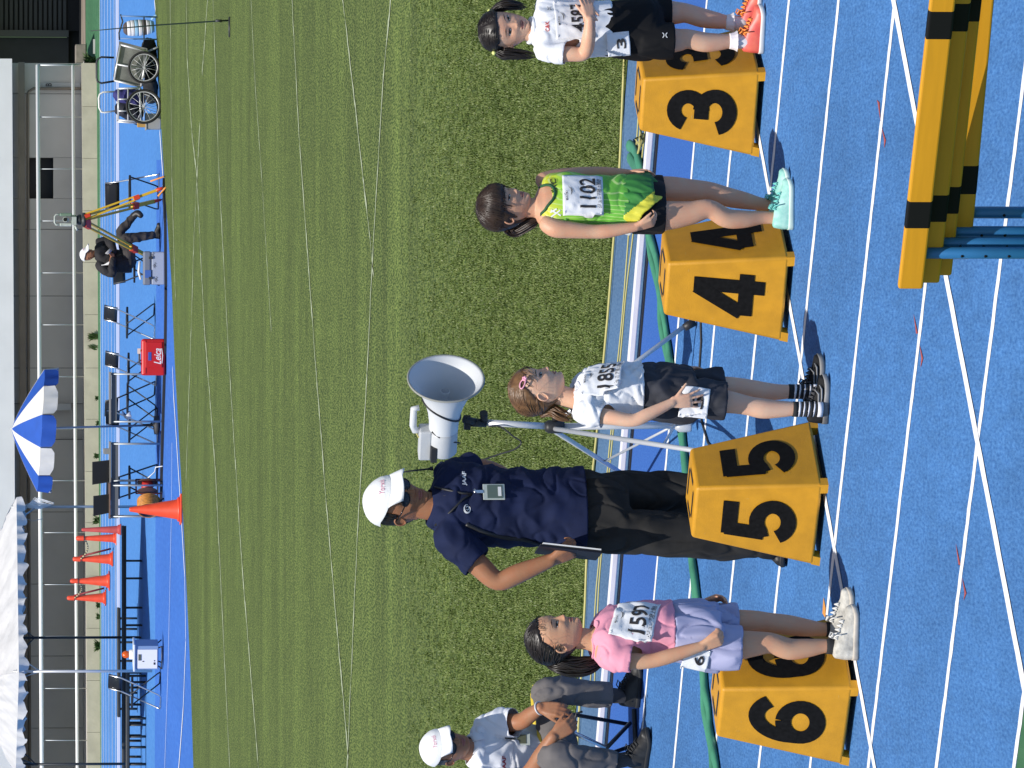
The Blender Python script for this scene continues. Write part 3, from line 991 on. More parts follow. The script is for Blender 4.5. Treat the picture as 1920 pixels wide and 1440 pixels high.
# strap round the horn
mb = MB()
ring = []
for a in np.linspace(0, 2 * math.pi, 41)[:-1]:
    z = -0.165 + 0.055 * math.sin(a)
    r_ = np.interp(z, [p[1] for p in prof[:8]], [p[0] for p in prof[:8]]) + 0.003
    ring.append(MM @ V3((r_ * math.cos(a), r_ * math.sin(a), z)))
mb.tube(ring, 0.005, 6, closed=True)
mb.build('strap', M_black, mg, mo)
# bracket from the pole to the horn
mb = MB()
mb.tube([P(880, 792, YM), P(912, 793, YM)], 0.020, 12)
mb.tube([P(893, 792, YM), P(870, 786, YM - 0.03)], 0.018, 10)
mb.box(P(876, 792, YM), (0.07, 0.04, 0.03))
mb.tube([P(908, 792, YM), P(907, 774, YM - 0.04)], [0.016, 0.02], 10)
mb.build('bracket', M_black, ts, to, bevel=0.0)
# hanging cable loop
cab = [P(916, 800, YM - .02), P(938, 800, YM - .03), P(962, 818, YM - .04), P(977, 829, YM - .04), P(966, 842, YM - .03), P(935, 852, YM), P(905, 862, YM + .02), P(880, 868, YM + .02)]
mb = MB()
cc = []
for i in range(len(cab) - 1):
    for k in range(6):
        t_ = k / 6
        p0, p1, p2, p3 = cab[max(i - 1, 0)], cab[i], cab[i + 1], cab[min(i + 2, len(cab) - 1)]
        cc.append(0.5 * ((2 * p1) + (p2 - p0) * t_ + (2 * p0 - 5 * p1 + 4 * p2 - p3) * t_ * t_ + (3 * p1 - p0 - 3 * p2 + p3) * t_ ** 3))
mb.tube(cc, 0.004, 6)
mb.build('cable', M_black, mg, mo)
# ================================================================== PEOPLE: tools
def cr(vals, sub):
    """Catmull-Rom resampling of a list of equal-length tuples"""
    a = [np.array(v, float) for v in vals]
    out = []
    for i in range(len(a) - 1):
        p0, p1, p2, p3 = a[max(i - 1, 0)], a[i], a[i + 1], a[min(i + 2, len(a) - 1)]
        for k in range(sub):
            t = k / sub
            out.append(0.5 * ((2 * p1) + (p2 - p0) * t + (2 * p0 - 5 * p1 + 4 * p2 - p3) * t * t + (3 * p1 - p0 - 3 * p2 + p3) * t ** 3))
    out.append(a[-1])
    return out
def limb(mb, pts, rads, n=18, sub=5, ends=True):
    """tapered round limb; a radius may be (r_across, r_along, axis) -> flattened"""
    q = cr([(p[0], p[1], p[2], r) for p, r in zip(pts, rads)], sub)
    pp = [V3(v[:3]) for v in q]
    rr = [max(0.002, v[3]) for v in q]
    if ends:
        t0 = (pp[0] - pp[1]).normalized(); t1 = (pp[-1] - pp[-2]).normalized()
        r0, r1 = rr[0], rr[-1]
        pp = [pp[0] + t0 * r0 * .8, pp[0] + t0 * r0 * .55] + pp + [pp[-1] + t1 * r1 * .55, pp[-1] + t1 * r1 * .8]
        rr = [r0 * .35, r0 * .8] + rr + [r1 * .8, r1 * .35]
    mb.tube(pp, rr, n)
def torso(mb, secs, n=32, sub=5, p=2.35):
    """secs: (center, half width, half depth, yaw) ; yaw: facing, degrees to the right of 'towards the camera'"""
    q = cr([(c[0], c[1], c[2], a, b, yw) for c, a, b, yw in secs], sub)
    vs, fs = [], []
    for v in q:
        c = V3(v[:3]); a, b, yw = v[3], v[4], R(v[5])
        F, L = V3((math.sin(yw), -math.cos(yw), 0)), V3((math.cos(yw), math.sin(yw), 0))
        for j in range(n):
            th = 2 * math.pi * j / n
            cx, sx = math.cos(th), math.sin(th)
            vs.append(c + L * (a * math.copysign(abs(cx) ** (2 / p), cx)) + F * (b * math.copysign(abs(sx) ** (2 / p), sx)))
    k = len(q)
    up = vs[-1].z > vs[0].z
    for i in range(k - 1):
        for j in range(n):
            f = (i * n + j, i * n + (j + 1) % n, (i + 1) * n + (j + 1) % n, (i + 1) * n + j)
            fs.append(f)
    fs.append(tuple(range(n - 1, -1, -1))); fs.append(tuple((k - 1) * n + j for j in range(n)))
    mb.add(vs, fs, True)
def fuse(mb, voxel, smooth=2, factor=0.5):
    """union of closed shapes as one continuous skin"""
    me = bpy.data.meshes.new('tmp')
    me.from_pydata(mb.v, [], mb.f)
    bm = bmesh.new(); bm.from_mesh(me)
    bmesh.ops.recalc_face_normals(bm, faces=bm.faces)
    bm.to_mesh(me); bm.free()
    o = bpy.data.objects.new('tmp', me)
    COL.objects.link(o)
    m = o.modifiers.new('r', 'REMESH'); m.mode = 'VOXEL'; m.voxel_size = voxel
    if smooth:
        s_ = o.modifiers.new('s', 'SMOOTH'); s_.iterations = smooth; s_.factor = factor
    dg = bpy.context.evaluated_depsgraph_get()
    ev = o.evaluated_get(dg)
    m2 = ev.to_mesh()
    n = len(m2.vertices)
    co = np.empty(n * 3); m2.vertices.foreach_get('co', co)
    nr = np.empty(n * 3); m2.vertices.foreach_get('normal', nr)
    fs = [tuple(p.vertices) for p in m2.polygons]
    ev.to_mesh_clear()
    bpy.data.objects.remove(o); bpy.data.meshes.remove(me)
    return co.reshape(-1, 3), nr.reshape(-1, 3), fs
def folds(co, nr, amp, freq=(14, 14, 7), seed=0.0, z_lo=None, z_hi=None, dirv=None):
    """sharp little cloth folds along the normal"""
    out = co.copy()
    sv = V3((seed, seed * 1.7, seed * .3))
    for i in range(len(co)):
        p = V3(co[i])
        w = noise.noise_vector(p * 5.0 + sv) * 0.05
        q = V3(((p.x + w.x) * freq[0], (p.y + w.y) * freq[1], (p.z + w.z) * freq[2])) + sv
        a = noise.noise(q)
        b = noise.noise(q * 2.1 + V3((3.1, 0, 0)))
        d = (1 - abs(a) * 2.2) * 0.6 + b * 0.4
        c = noise.noise(q * 1.25 + V3((7.7, 1.1, 4.2)))
        d = max(-.75, max(-.35, d - 0.15) - .32 * math.exp(-(c / .08) ** 2))
        out[i] += nr[i] * (amp * d)
    return out
class Skin:
    pass
def cloth(name, mb, voxel, m, parent, org, amp=0.004, freq=(14, 14, 7), seed=0.0, smooth=3, paint=None, cut=None):
    """one garment: continuous, with little folds; cut(p) removes the cloth past its hems and openings"""
    co, nr, fs = fuse(mb, voxel, smooth)
    if amp: co = folds(co, nr, amp, freq, seed)
    if cut:
        kill = np.array([bool(cut(V3(p))) for p in co])
        # pull the remaining edge vertices along, keep only faces fully inside
        fs = [f for f in fs if not any(kill[i] for i in f)]
        used = sorted({i for f in fs for i in f})
        mp = {o_: n_ for n_, o_ in enumerate(used)}
        co = co[used]
        fs = [tuple(mp[i] for i in f) for f in fs]
        # smooth the open rims
        from collections import Counter
        ec = Counter()
        for f in fs:
            for a, b in zip(f, f[1:] + f[:1]): ec[(min(a, b), max(a, b))] += 1
        nb = {}
        for (a, b), c_ in ec.items():
            if c_ == 1:
                nb.setdefault(a, []).append(b); nb.setdefault(b, []).append(a)
        for _ in range(6):
            new = {k: .5 * co[k] + .5 * np.mean([co[q] for q in v], axis=0) for k, v in nb.items() if len(v) == 2}
            for k, v in new.items(): co[k] = v
    b = MB()
    b.smooth = True
    b.add(co, fs, True)
    if paint:
        b.m = [paint(*(co[list(f)].mean(axis=0))) for f in b.f]
    o = b.build(name, m, parent, org)
    sf = o.modifiers.new('thickness', 'SOLIDIFY'); sf.thickness = .0015; sf.offset = -1
    return o, co, fs
def past(p, end, d, reach=.13, keep=None):
    """beyond the plane through end facing d (within reach of it); keep: a region never cut"""
    d = d.normalized()
    q = p - end
    return q.dot(d) > 0 and q.dot(d) < .2 and (q - d * q.dot(d)).length < reach and not (keep and keep(p))
def in_torso(secs, k=.02):
    """inside the trunk grown by k"""
    zz = [c.z for c, a, b, y in secs]
    o = np.argsort(zz)
    tab = np.array([(secs[i][0].x, secs[i][0].y, secs[i][1], secs[i][2]) for i in o])
    zz = np.array(zz)[o]
    F, L = V3((math.sin(R(secs[0][3])), -math.cos(R(secs[0][3])), 0)), V3((math.cos(R(secs[0][3])), math.sin(R(secs[0][3])), 0))
    def f(p):
        x, y, a, b = [np.interp(p.z, zz, tab[:, i]) for i in range(4)]
        q = V3((p.x - x, p.y - y, 0))
        return (q.dot(L) / (a + k)) ** 2 + (q.dot(F) / (b + k)) ** 2 < 1
    return f
def drape(bvh, p, off):
    """point on the cloth straight behind p as seen from the track side"""
    h = bvh.ray_cast(V3((p.x, p.y - .6, p.z)), V3((0, 1, 0)), 1.4)
    if h[0] is None: return snap(bvh, p, off)
    n = h[1] if h[1].y < 0 else -h[1]
    return h[0] + n * off
def snap(bvh, p, off):
    loc, n, i, dist = bvh.find_nearest(p)
    return loc + n * off

# ------------------------------------------------------------------ hands
def hand(mb, wrist, d, n, hs, curl=(.35, .4, .45, .5), spread=0.06, thumb_side=1, thumb_open=0.6, thumb_curl=0.3, rf=1.0):
    """d finger direction, n palm normal (fingers curl towards it), thumb_side +1/-1 along d x n"""
    d = V3(d).normalized()
    n = V3(n); n = (n - d * n.dot(d)).normalized()
    s = d.cross(n).normalized() * thumb_side           # towards the thumb
    wrist = V3(wrist)
    pl = hs * 0.50
    # palm: three flattened limbs side by side
    for k in (-1.25, -.42, .42, 1.25):
        b0 = wrist + s * (k * hs * .072)
        b1 = wrist + d * pl + s * (k * hs * .128)
        limb(mb, [b0, b0.lerp(b1, .5), b1], [hs * .085, hs * .088, hs * .064], 10, 3)
    lens = (.40, .455, .42, .33)
    for i in range(4):
        k = (1.35, .45, -.45, -1.3)[i]
        base = wrist + d * (pl * (1.0 - .05 * abs(k - .3))) + s * (k * hs * .128)
        fd = (d + s * (spread * k * 2)).normalized()
        L = lens[i] * hs
        pts = [base - fd * hs * .06, base]
        ang = 0.0
        p = base.copy()
        for seg, c_ in ((.45, .75), (.30, 1.0), (.25, .7)):
            ang += curl[i] * c_
            dd = fd * math.cos(ang) + n * math.sin(ang)
            p = p + dd * (L * seg)
            pts.append(p.copy())
        r0 = hs * .047 * rf
        limb(mb, pts, [r0, r0 * 1.02, r0 * .97, r0 * .92, r0 * .76], 10, 3)
    tb = wrist + d * (pl * .22) + s * (hs * .13)
    td = (d * math.cos(thumb_open) + s * math.sin(thumb_open) + n * .18).normalized()
    t1 = tb + td * hs * .22
    td2 = (td * math.cos(thumb_curl) + d * math.sin(thumb_curl) * .8 + n * math.sin(thumb_curl) * .5).normalized()
    t2 = t1 + td2 * hs * .17
    t3 = t2 + td2 * hs * .12
    limb(mb, [tb - td * hs * .05, tb, t1, t2, t3], [hs * .07, hs * .07, hs * .058 * rf, hs * .052 * rf, hs * .042 * rf], 10, 3)

# ------------------------------------------------------------------ heads
class Head:
    """normalised head: x front, y left, z 0 (chin) .. 1 (crown); chin-to-crown height H in metres"""
    ZT = [0.0, .03, .07, .12, .18, .25, .33, .42, .52, .62, .72, .80, .87, .93, .97, .992, 1.0]
    def __init__(s, M, H, width=1.0, nose=0.8, child=True, jaw=1.0, depth=1.0):
        s.M, s.H = M, H
        s.nose, s.wd, s.dp = nose, width, depth
        ck = 1.06 if child else 1.0
        s.xf = [.20, .30, .345, .355, .352, .35, .36, .365, .372, .385, .372, .335, .275, .20, .13, .065, .0]
        s.xb = [-.02, -.04, -.08, -.13, -.20, -.29, -.36, -.41, -.45, -.46, -.44, -.40, -.33, -.24, -.16, -.085, -.0]
        s.w = [.10 * jaw, .165 * jaw, .205 * jaw, .238 * jaw, .27, .295, .318, .335, .345, .348, .335, .305, .25, .18, .12, .06, .0]
        s.w = [v * ck * width for v in s.w]
        s.xb = [v * depth for v in s.xb]
    def sec(s, t):
        f = lambda a: float(np.interp(t, s.ZT, a))
        return f(s.xf), f(s.xb), f(s.w)
    def disp(s, y, t):
        g = lambda v, c, sg: math.exp(-((v - c) / sg) ** 2)
        nz = float(np.interp(t, [.27, .295, .315, .335, .36, .42, .48, .54, .60], [0, .012, .075, .105, .10, .062, .03, .010, 0]))
        sy = float(np.interp(t, [.29, .33, .38, .5], [.062, .058, .046, .036]))
        d = s.nose * nz * g(y, 0, sy)
        for sg in (-1, 1):
            d += s.nose * .030 * g(y, sg * .055, .024) * g(t, .325, .024)
            d -= .034 * g(y, sg * .150, .075) * g(t, .475, .042)
            d += .020 * g(y, sg * .20, .09) * g(t, .345, .07)
            d += .010 * g(y, sg * .14, .09) * g(t, .56, .03)
        d += .026 * g(y, 0, .085) * g(t, .228, .017)
        d += .024 * g(y, 0, .068) * g(t, .183, .019)
        d -= .018 * g(y, 0, .10) * g(t, .205, .0075)
        d -= .014 * g(y, 0, .09) * g(t, .140, .02)
        d += .022 * g(y, 0, .08) * g(t, .075, .04)
        return d
    def pt(s, t, phi, off=0.0, feat=True):
        xf, xb, w = s.sec(t)
        xc = -.03
        c, sn = math.cos(phi), math.sin(phi)
        p = 2.25
        y = w * math.copysign(abs(sn) ** (2 / p), sn)
        a = (xf - xc) if c >= 0 else (xc - xb)
        x = xc + a * math.copysign(abs(c) ** (2 / p), c)
        if feat and c > 0: x += s.disp(y, t) * min(1, c * 2.5)
        if off:
            k = V3((x - xc, y, (t - .55) * .75))
            if k.length > 1e-6:
                k.normalize()
                return V3((x + k.x * off, y + k.y * off, t + k.z * off))
        return V3((x, y, t))
    def front(s, y, t, off=0.0):
        xf, xb, w = s.sec(t)
        xc = -.03
        p = 2.25
        u = min(.999, abs(y) / max(w, 1e-4))
        x = xc + (xf - xc) * (1 - u ** p) ** (1 / p)
        c = max(0.0, (x - xc) / max(1e-4, xf - xc))
        x += s.disp(y, t) * min(1, c * 2.5)
        return V3((x + off, y + off * .3 * (1 if y > 0 else -1) * min(1, abs(y) * 4), t))
    def dirpt(s, d, off=0.0):
        """point on the featureless skull in direction d from its middle"""
        lo, hi = 0.05, .8
        c0 = V3((-.03, 0, .52))
        for _ in range(18):
            m = (lo + hi) / 2
            q = c0 + d * m
            t = q.z
            if t <= 0 or t >= 1: hi = m; continue
            xf, xb, w = s.sec(t)
            a = (xf + .03) if q.x > -.03 else (-.03 - xb)
            v = (abs(q.x + .03) / max(a, 1e-4)) ** 2.25 + (abs(q.y) / max(w, 1e-4)) ** 2.25
            if v > 1: hi = m
            else: lo = m
        return c0 + d * (lo + off)
    def W(s, p):
        return s.M @ (V3((p.x, p.y, p.z - .5)) * s.H)
    def skin(s, mb):
        rows = [0.0, .012, .03] + list(np.linspace(.05, .60, 46)) + list(np.linspace(.62, .96, 16)) + [.975, .988, .996, 1.0]
        n = 96
        vs, fs = [], []
        for t in rows:
            for j in range(n):
                a = 2 * math.pi * j / n
                a = a - 0.35 * math.sin(a)          # denser towards the face
                vs.append(s.W(s.pt(t, a)))
        for i in range(len(rows) - 1):
            for j in range(n):
                fs.append((i * n + j, i * n + (j + 1) % n, (i + 1) * n + (j + 1) % n, (i + 1) * n + j))
        fs.append(tuple(range(n - 1, -1, -1)))
        mb.add(vs, fs, True)
        # ears
        for sg in (-1, 1):
            w = s.sec(.42)[2]
            c = V3((-.055, sg * (w + .012), .415))
            e1, e2 = V3((.30, 0, .95)).normalized(), V3((.95, sg * -.25, -.30)).normalized()
            nn = e1.cross(e2)
            ring = []
            for k in range(20):
                a = 2 * math.pi * k / 20
                rz, rx = .105, .062 * (1 + .18 * math.sin(a))
                q = c + e1 * (rz * math.sin(a)) + e2 * (rx * math.cos(a)) + V3((0, sg * .030 * max(0, -math.cos(a)), 0))
                ring.append(q)
            mb.tube([s.W(q) for q in ring], .017 * s.H, 8, closed=True)
            vs = [s.W(c - V3((0, sg * .006, 0)))] + [s.W(q - V3((0, sg * .006, 0))) for q in ring]
            f = [(0, 1 + k, 1 + (k + 1) % 20) for k in range(20)]
            mb.add(vs, f, True)
    def patch(s, mb, outline_top, outline_bot, ys, off):
        vs, fs = [], []
        nr_ = 4
        for k, y in enumerate(ys):
            for r_ in range(nr_ + 1):
                t = outline_bot[k] + (outline_top[k] - outline_bot[k]) * r_ / nr_
                vs.append(s.W(s.front(y, t, off)))
        m = nr_ + 1
        for k in range(len(ys) - 1):
            for r_ in range(nr_):
                fs.append((k * m + r_, (k + 1) * m + r_, (k + 1) * m + r_ + 1, k * m + r_ + 1))
        mb.add(vs, fs, True)
    def face(s, mb, mi, eye_open=.020, brow_t=.565, smile=0.0, brow=True, lids=True):
        """mi: material indices dict for white, iris, dark, lip"""
        for sg in (-1, 1):
            yc = .150
            ys = np.linspace(-.075, .075, 13)
            def almond(u, h):      # u -1..1
                return h * max(0, 1 - u * u) ** .7
            Y = [sg * (yc + v) for v in ys]
            top = [.468 + almond(v / .075, eye_open) + .008 * (v / .075) * 1 for v in ys]
            bot = [.468 - almond(v / .075, eye_open * .75) + .008 * (v / .075) for v in ys]
            mb.mi = mi['white']; s.patch(mb, top, bot, Y, .006)
            # iris
            ri = .034
            yi = np.linspace(-ri, ri, 9)
            it = [min(.468 + math.sqrt(max(0, ri * ri - v * v)), .468 + almond(v / .075, eye_open)) for v in yi]
            ib = [max(.468 - math.sqrt(max(0, ri * ri - v * v)), .468 - almond(v / .075, eye_open * .75)) for v in yi]
            mb.mi = mi['iris']; s.patch(mb, it, ib, [sg * (yc + v) for v in yi], .0085)
            # lash line / lid crease
            mb.mi = mi['dark']
            s.patch(mb, [v + .011 for v in top], [v - .003 for v in top], Y, .011)
            if brow:
                yb = np.linspace(-.085, .095, 13)
                bt = [brow_t + .012 * math.cos(v * 14) - .010 * max(0, v / .09) + .011 * (1 - abs(v) / .12) for v in yb]
                bb = [brow_t + .012 * math.cos(v * 14) - .010 * max(0, v / .09) - .011 * (1 - abs(v) / .12) for v in yb]
                mb.mi = mi['brow']; s.patch(mb, bt, bb, [sg * (yc + .005 + v) for v in yb], .007)
        mb.mi = mi['lip']
        ys = np.linspace(-.098, .098, 15)
        cup = lambda v: .006 * math.cos(v * 60) if abs(v) < .05 else -.004
        s.patch(mb, [.226 + .022 * (1 - (v / .098) ** 2) * .9 + cup(v) * .6 + smile * (v / .1) ** 2 * .02 for v in ys], [.2055 + smile * (v / .1) ** 2 * .02 for v in ys], ys, .004)
        s.patch(mb, [.2045 + smile * (v / .1) ** 2 * .02 for v in ys], [.2045 - .036 * (1 - (v / .098) ** 2) + smile * (v / .1) ** 2 * .02 for v in ys], ys, .004)
        mb.mi = mi['dark']
        s.patch(mb, [.2075 + smile * (v / .1) ** 2 * .02 for v in ys], [.2025 + smile * (v / .1) ** 2 * .02 for v in ys], ys, .006)
        for sg in (-1, 1):
            yn = np.linspace(-.016, .016, 5)
            s.patch(mb, [.309 + .005 * (1 - (v / .017) ** 2) for v in yn], [.303 - .004 * (1 - (v / .017) ** 2) for v in yn], [sg * .032 + v for v in yn], .004)
        mb.mi = 0
    def hair_shell(s, mb, mask, thick=.045, rough=.012, seed=0.0, rows=44, n=72, tmin=.06):
        vs, fs = [], []
        ts = list(np.linspace(tmin, .90, rows)) + [.93, .96, .98, .992, 1.0]
        for t in ts:
            for j in range(n):
                a = 2 * math.pi * j / n
                m_ = mask(t, a) + .035 * noise.noise(V3((math.cos(a) * 14 + seed, math.sin(a) * 14, t * 6)))
                k = max(0.0, min(1.0, .5 + m_ / .08))
                k = k * k * (3 - 2 * k)
                nz = noise.noise(V3((math.cos(a) * 9 + seed, math.sin(a) * 9, t * 4)))
                off = thick * k - .035 * (1 - k) + rough * nz * k
                vs.append(s.W(s.pt(t, a, off, False)))
        for i in range(len(ts) - 1):
            for j in range(n):
                fs.append((i * n + j, i * n + (j + 1) % n, (i + 1) * n + (j + 1) % n, (i + 1) * n + j))
        fs.append(tuple(range(n - 1, -1, -1)))
        mb.add(vs, fs, True)
    def flyaways(s, mb, n, zmin=-.2):
        """single loose hairs standing off the head"""
        for k in range(n):
            a, el = rnd.uniform(-3.14, 3.14), rnd.uniform(zmin, 1.4)
            if math.cos(a) > .4 and el < .6: continue
            d0 = V3((math.cos(a) * math.cos(el), math.sin(a) * math.cos(el), math.sin(el)))
            d1 = (d0 + V3((rnd.uniform(-.5, .3), rnd.uniform(-.4, .4), rnd.uniform(-.5, .2)))).normalized()
            s.lock(mb, d0, d1, .045, .055 + rnd.uniform(0, .045), .0028, 6, rnd.uniform(.01, .035), .1, .4, 4)
    def lock(s, mb, d0, d1, off0, off1, r, steps=9, lift=0.0, jit=0.0, tip=.3, n=5):
        """hair lock lying over the skull from direction d0 to d1"""
        d0, d1 = V3(d0).normalized(), V3(d1).normalized()
        ang = max(1e-3, d0.angle(d1))
        pts = []
        jv = V3((rnd.uniform(-1, 1), rnd.uniform(-1, 1), rnd.uniform(-1, 1))) * jit
        for i in range(steps):
            u = i / (steps - 1)
            d = (d0 * math.sin((1 - u) * ang) + d1 * math.sin(u * ang)) / math.sin(ang) if ang < 3.1 else d0.lerp(d1, u)
            d = (d + jv * math.sin(u * math.pi)).normalized()
            pts.append(s.W(s.dirpt(d, off0 + (off1 - off0) * u + lift * math.sin(u * math.pi))))
        rr = [r * s.H * (.55 + .45 * math.sin(min(1, u * 2.2) * math.pi / 2)) * (1 if u < .7 else 1 - (1 - tip) * (u - .7) / .3) for u in np.linspace(0, 1, steps)]
        mb.tube(pts, rr, n)

def strands(mb, path, width, n, r, taper=.15, flare=None, seed=1, wob=.2):
    """hanging bundle of hair along a world path; width per path point"""
    q = cr([(p[0], p[1], p[2], w) for p, w in zip(path, width)], 5)
    rg = random.Random(seed)
    for k in range(n):
        a, u = rg.uniform(0, 2 * math.pi), math.sqrt(rg.uniform(0, 1))
        cut = rg.uniform(.80, 1.0)
        pts, rr = [], []
        m_ = max(3, int(len(q) * cut))
        ph = rg.uniform(0, 6)
        for i in range(m_):
            c = V3(q[i][:3]); w = q[i][3]
            t = V3(q[min(i + 1, len(q) - 1)][:3]) - V3(q[max(i - 1, 0)][:3])
            e1 = t.cross(V3((0, 1, 0))).normalized(); e2 = t.cross(e1).normalized()
            aa = a + wob * math.sin(i * .35 + ph)
            pts.append(c + (e1 * math.cos(aa) + e2 * math.sin(aa)) * (w * u))
            f = i / (m_ - 1)
            rr.append(r * (1 if f < .6 else 1 - (1 - taper) * (f - .6) / .4))
        mb.tube(pts, rr, 5)

def rot_head(yaw, pitch=0.0, roll=0.0):
    """yaw: facing, degrees right of 'towards the camera'; pitch>0 looks down; roll>0 tips the crown to the viewer's right"""
    a = R(yaw)
    F, L = V3((math.sin(a), -math.cos(a), 0)), V3((math.cos(a), math.sin(a), 0))
    M = Matrix((F, L, V3((0, 0, 1)))).transposed()
    return (Matrix.Rotation(R(roll), 3, 'Y') @ M @ Matrix.Rotation(R(pitch), 3, 'Y')).to_4x4()

# ------------------------------------------------------------------ shoes, bibs
def shoe(parent, org, heel, d, L, w, mats, name='shoe', laces=None, high=1.0, seed=0):
    """heel: ground point under the heel; d: toe direction"""
    d = V3((d[0], d[1], 0)).normalized()
    s = V3((-d.y, d.x, 0))
    T = lambda x, y, z: V3(heel) + d * x + s * y + V3((0, 0, z))
    xs = np.array([0, .02, .08, .2, .38, .55, .72, .85, .94, .985, 1.0])
    hw = np.array([.10, .24, .33, .36, .335, .37, .42, .40, .30, .17, .06]) * w * 1.15
    hs_ = np.array([.55, .95, 1.08, 1.04, .95, .80, .60, .47, .38, .28, .14]) * .075 * high
    root = None
    mb = MB()
    vs, fs = [], []
    n = 18
    X = np.linspace(0, 1, 34)
    X = X ** 1.0
    for x in X:
        a = np.interp(x, xs, hw); h = np.interp(x, xs, hs_) * (L / .22)
        toe = .012 * max(0, (x - .75) / .25) ** 2 * (L / .22)
        for j in range(n):
            th = math.pi * j / (n - 1)
            c, sn = math.cos(th), math.sin(th)
            flat = abs(c) ** .8 * math.copysign(1, c)
            bump = .0022 * noise.noise(V3((x * 14 + seed, c * 3, sn * 3)))
            vs.append(T(x * L, a * flat * (1 - .20 * sn) , .012 + toe + h * sn ** .75 + bump))
    for i in range(len(X) - 1):
        for j in range(n - 1):
            fs.append((i * n + j, (i + 1) * n + j, (i + 1) * n + j + 1, i * n + j + 1))
    fs.append(tuple(range(n))); fs.append(tuple((len(X) - 1) * n + j for j in range(n - 1, -1, -1)))
    mb.add(vs, fs, True)
    up = mb.build(name, mats[0], parent, org)
    # sole
    mb = MB()
    vs, fs = [], []
    m = len(X)
    prof = ((0, .90), (.005, 1.0), (.014, 1.04), (.020, .99))
    for z, k in prof:
        for sg in (1, -1):
            for x in (X if sg == 1 else X[::-1]):
                a = np.interp(x, xs, hw)
                toe = .012 * max(0, (x - .75) / .25) ** 2 * (L / .22)
                xx = (x - .5) * (1 + .02 * k) + .5
                vs.append(T(xx * L, sg * (a * k + .001), z * (1 + .25 * (1 - x)) + toe + .001))
    N = 2 * m
    for i in range(len(prof) - 1):
        for j in range(N):
            fs.append((i * N + j, i * N + (j + 1) % N, (i + 1) * N + (j + 1) % N, (i + 1) * N + j))
    fs.append(tuple(range(N - 1, -1, -1))); fs.append(tuple((len(prof) - 1) * N + j for j in range(N)))
    mb.add(vs, fs, True)
    mb.build('sole', mats[1], up, org)
    if laces:
        mb = MB()
        for k in range(5):
            x = .40 + .075 * k
            h = np.interp(x, xs, hs_) * (L / .22) + .018
            a = np.interp(x, xs, hw)
            for dx in (-.02, .02):
                mb.tube([T((x + dx) * L, -.5 * a, h * .88), T(x * L, 0, h + .006), T((x - dx) * L, .5 * a, h * .88)], .0032, 6)
        x = .39
        h = np.interp(x, xs, hs_) * (L / .22) + .022
        for sg in (-1, 1):
            mb.tube([T(x * L, 0, h), T((x + .03) * L, sg * .018, h + .012), T((x + .10) * L, sg * .034, h + .004), T((x + .08) * L, sg * .02, h - .004), T(x * L, 0, h)], .0032, 6)
            mb.tube([T(x * L, 0, h), T((x + .06) * L, sg * .028, h - .01), T((x + .08) * L, sg * .042, h - .028)], .003, 6)
        lo = mb.build('lace', laces, up, org)
        lo['kind'] = 'stuff'
    return up

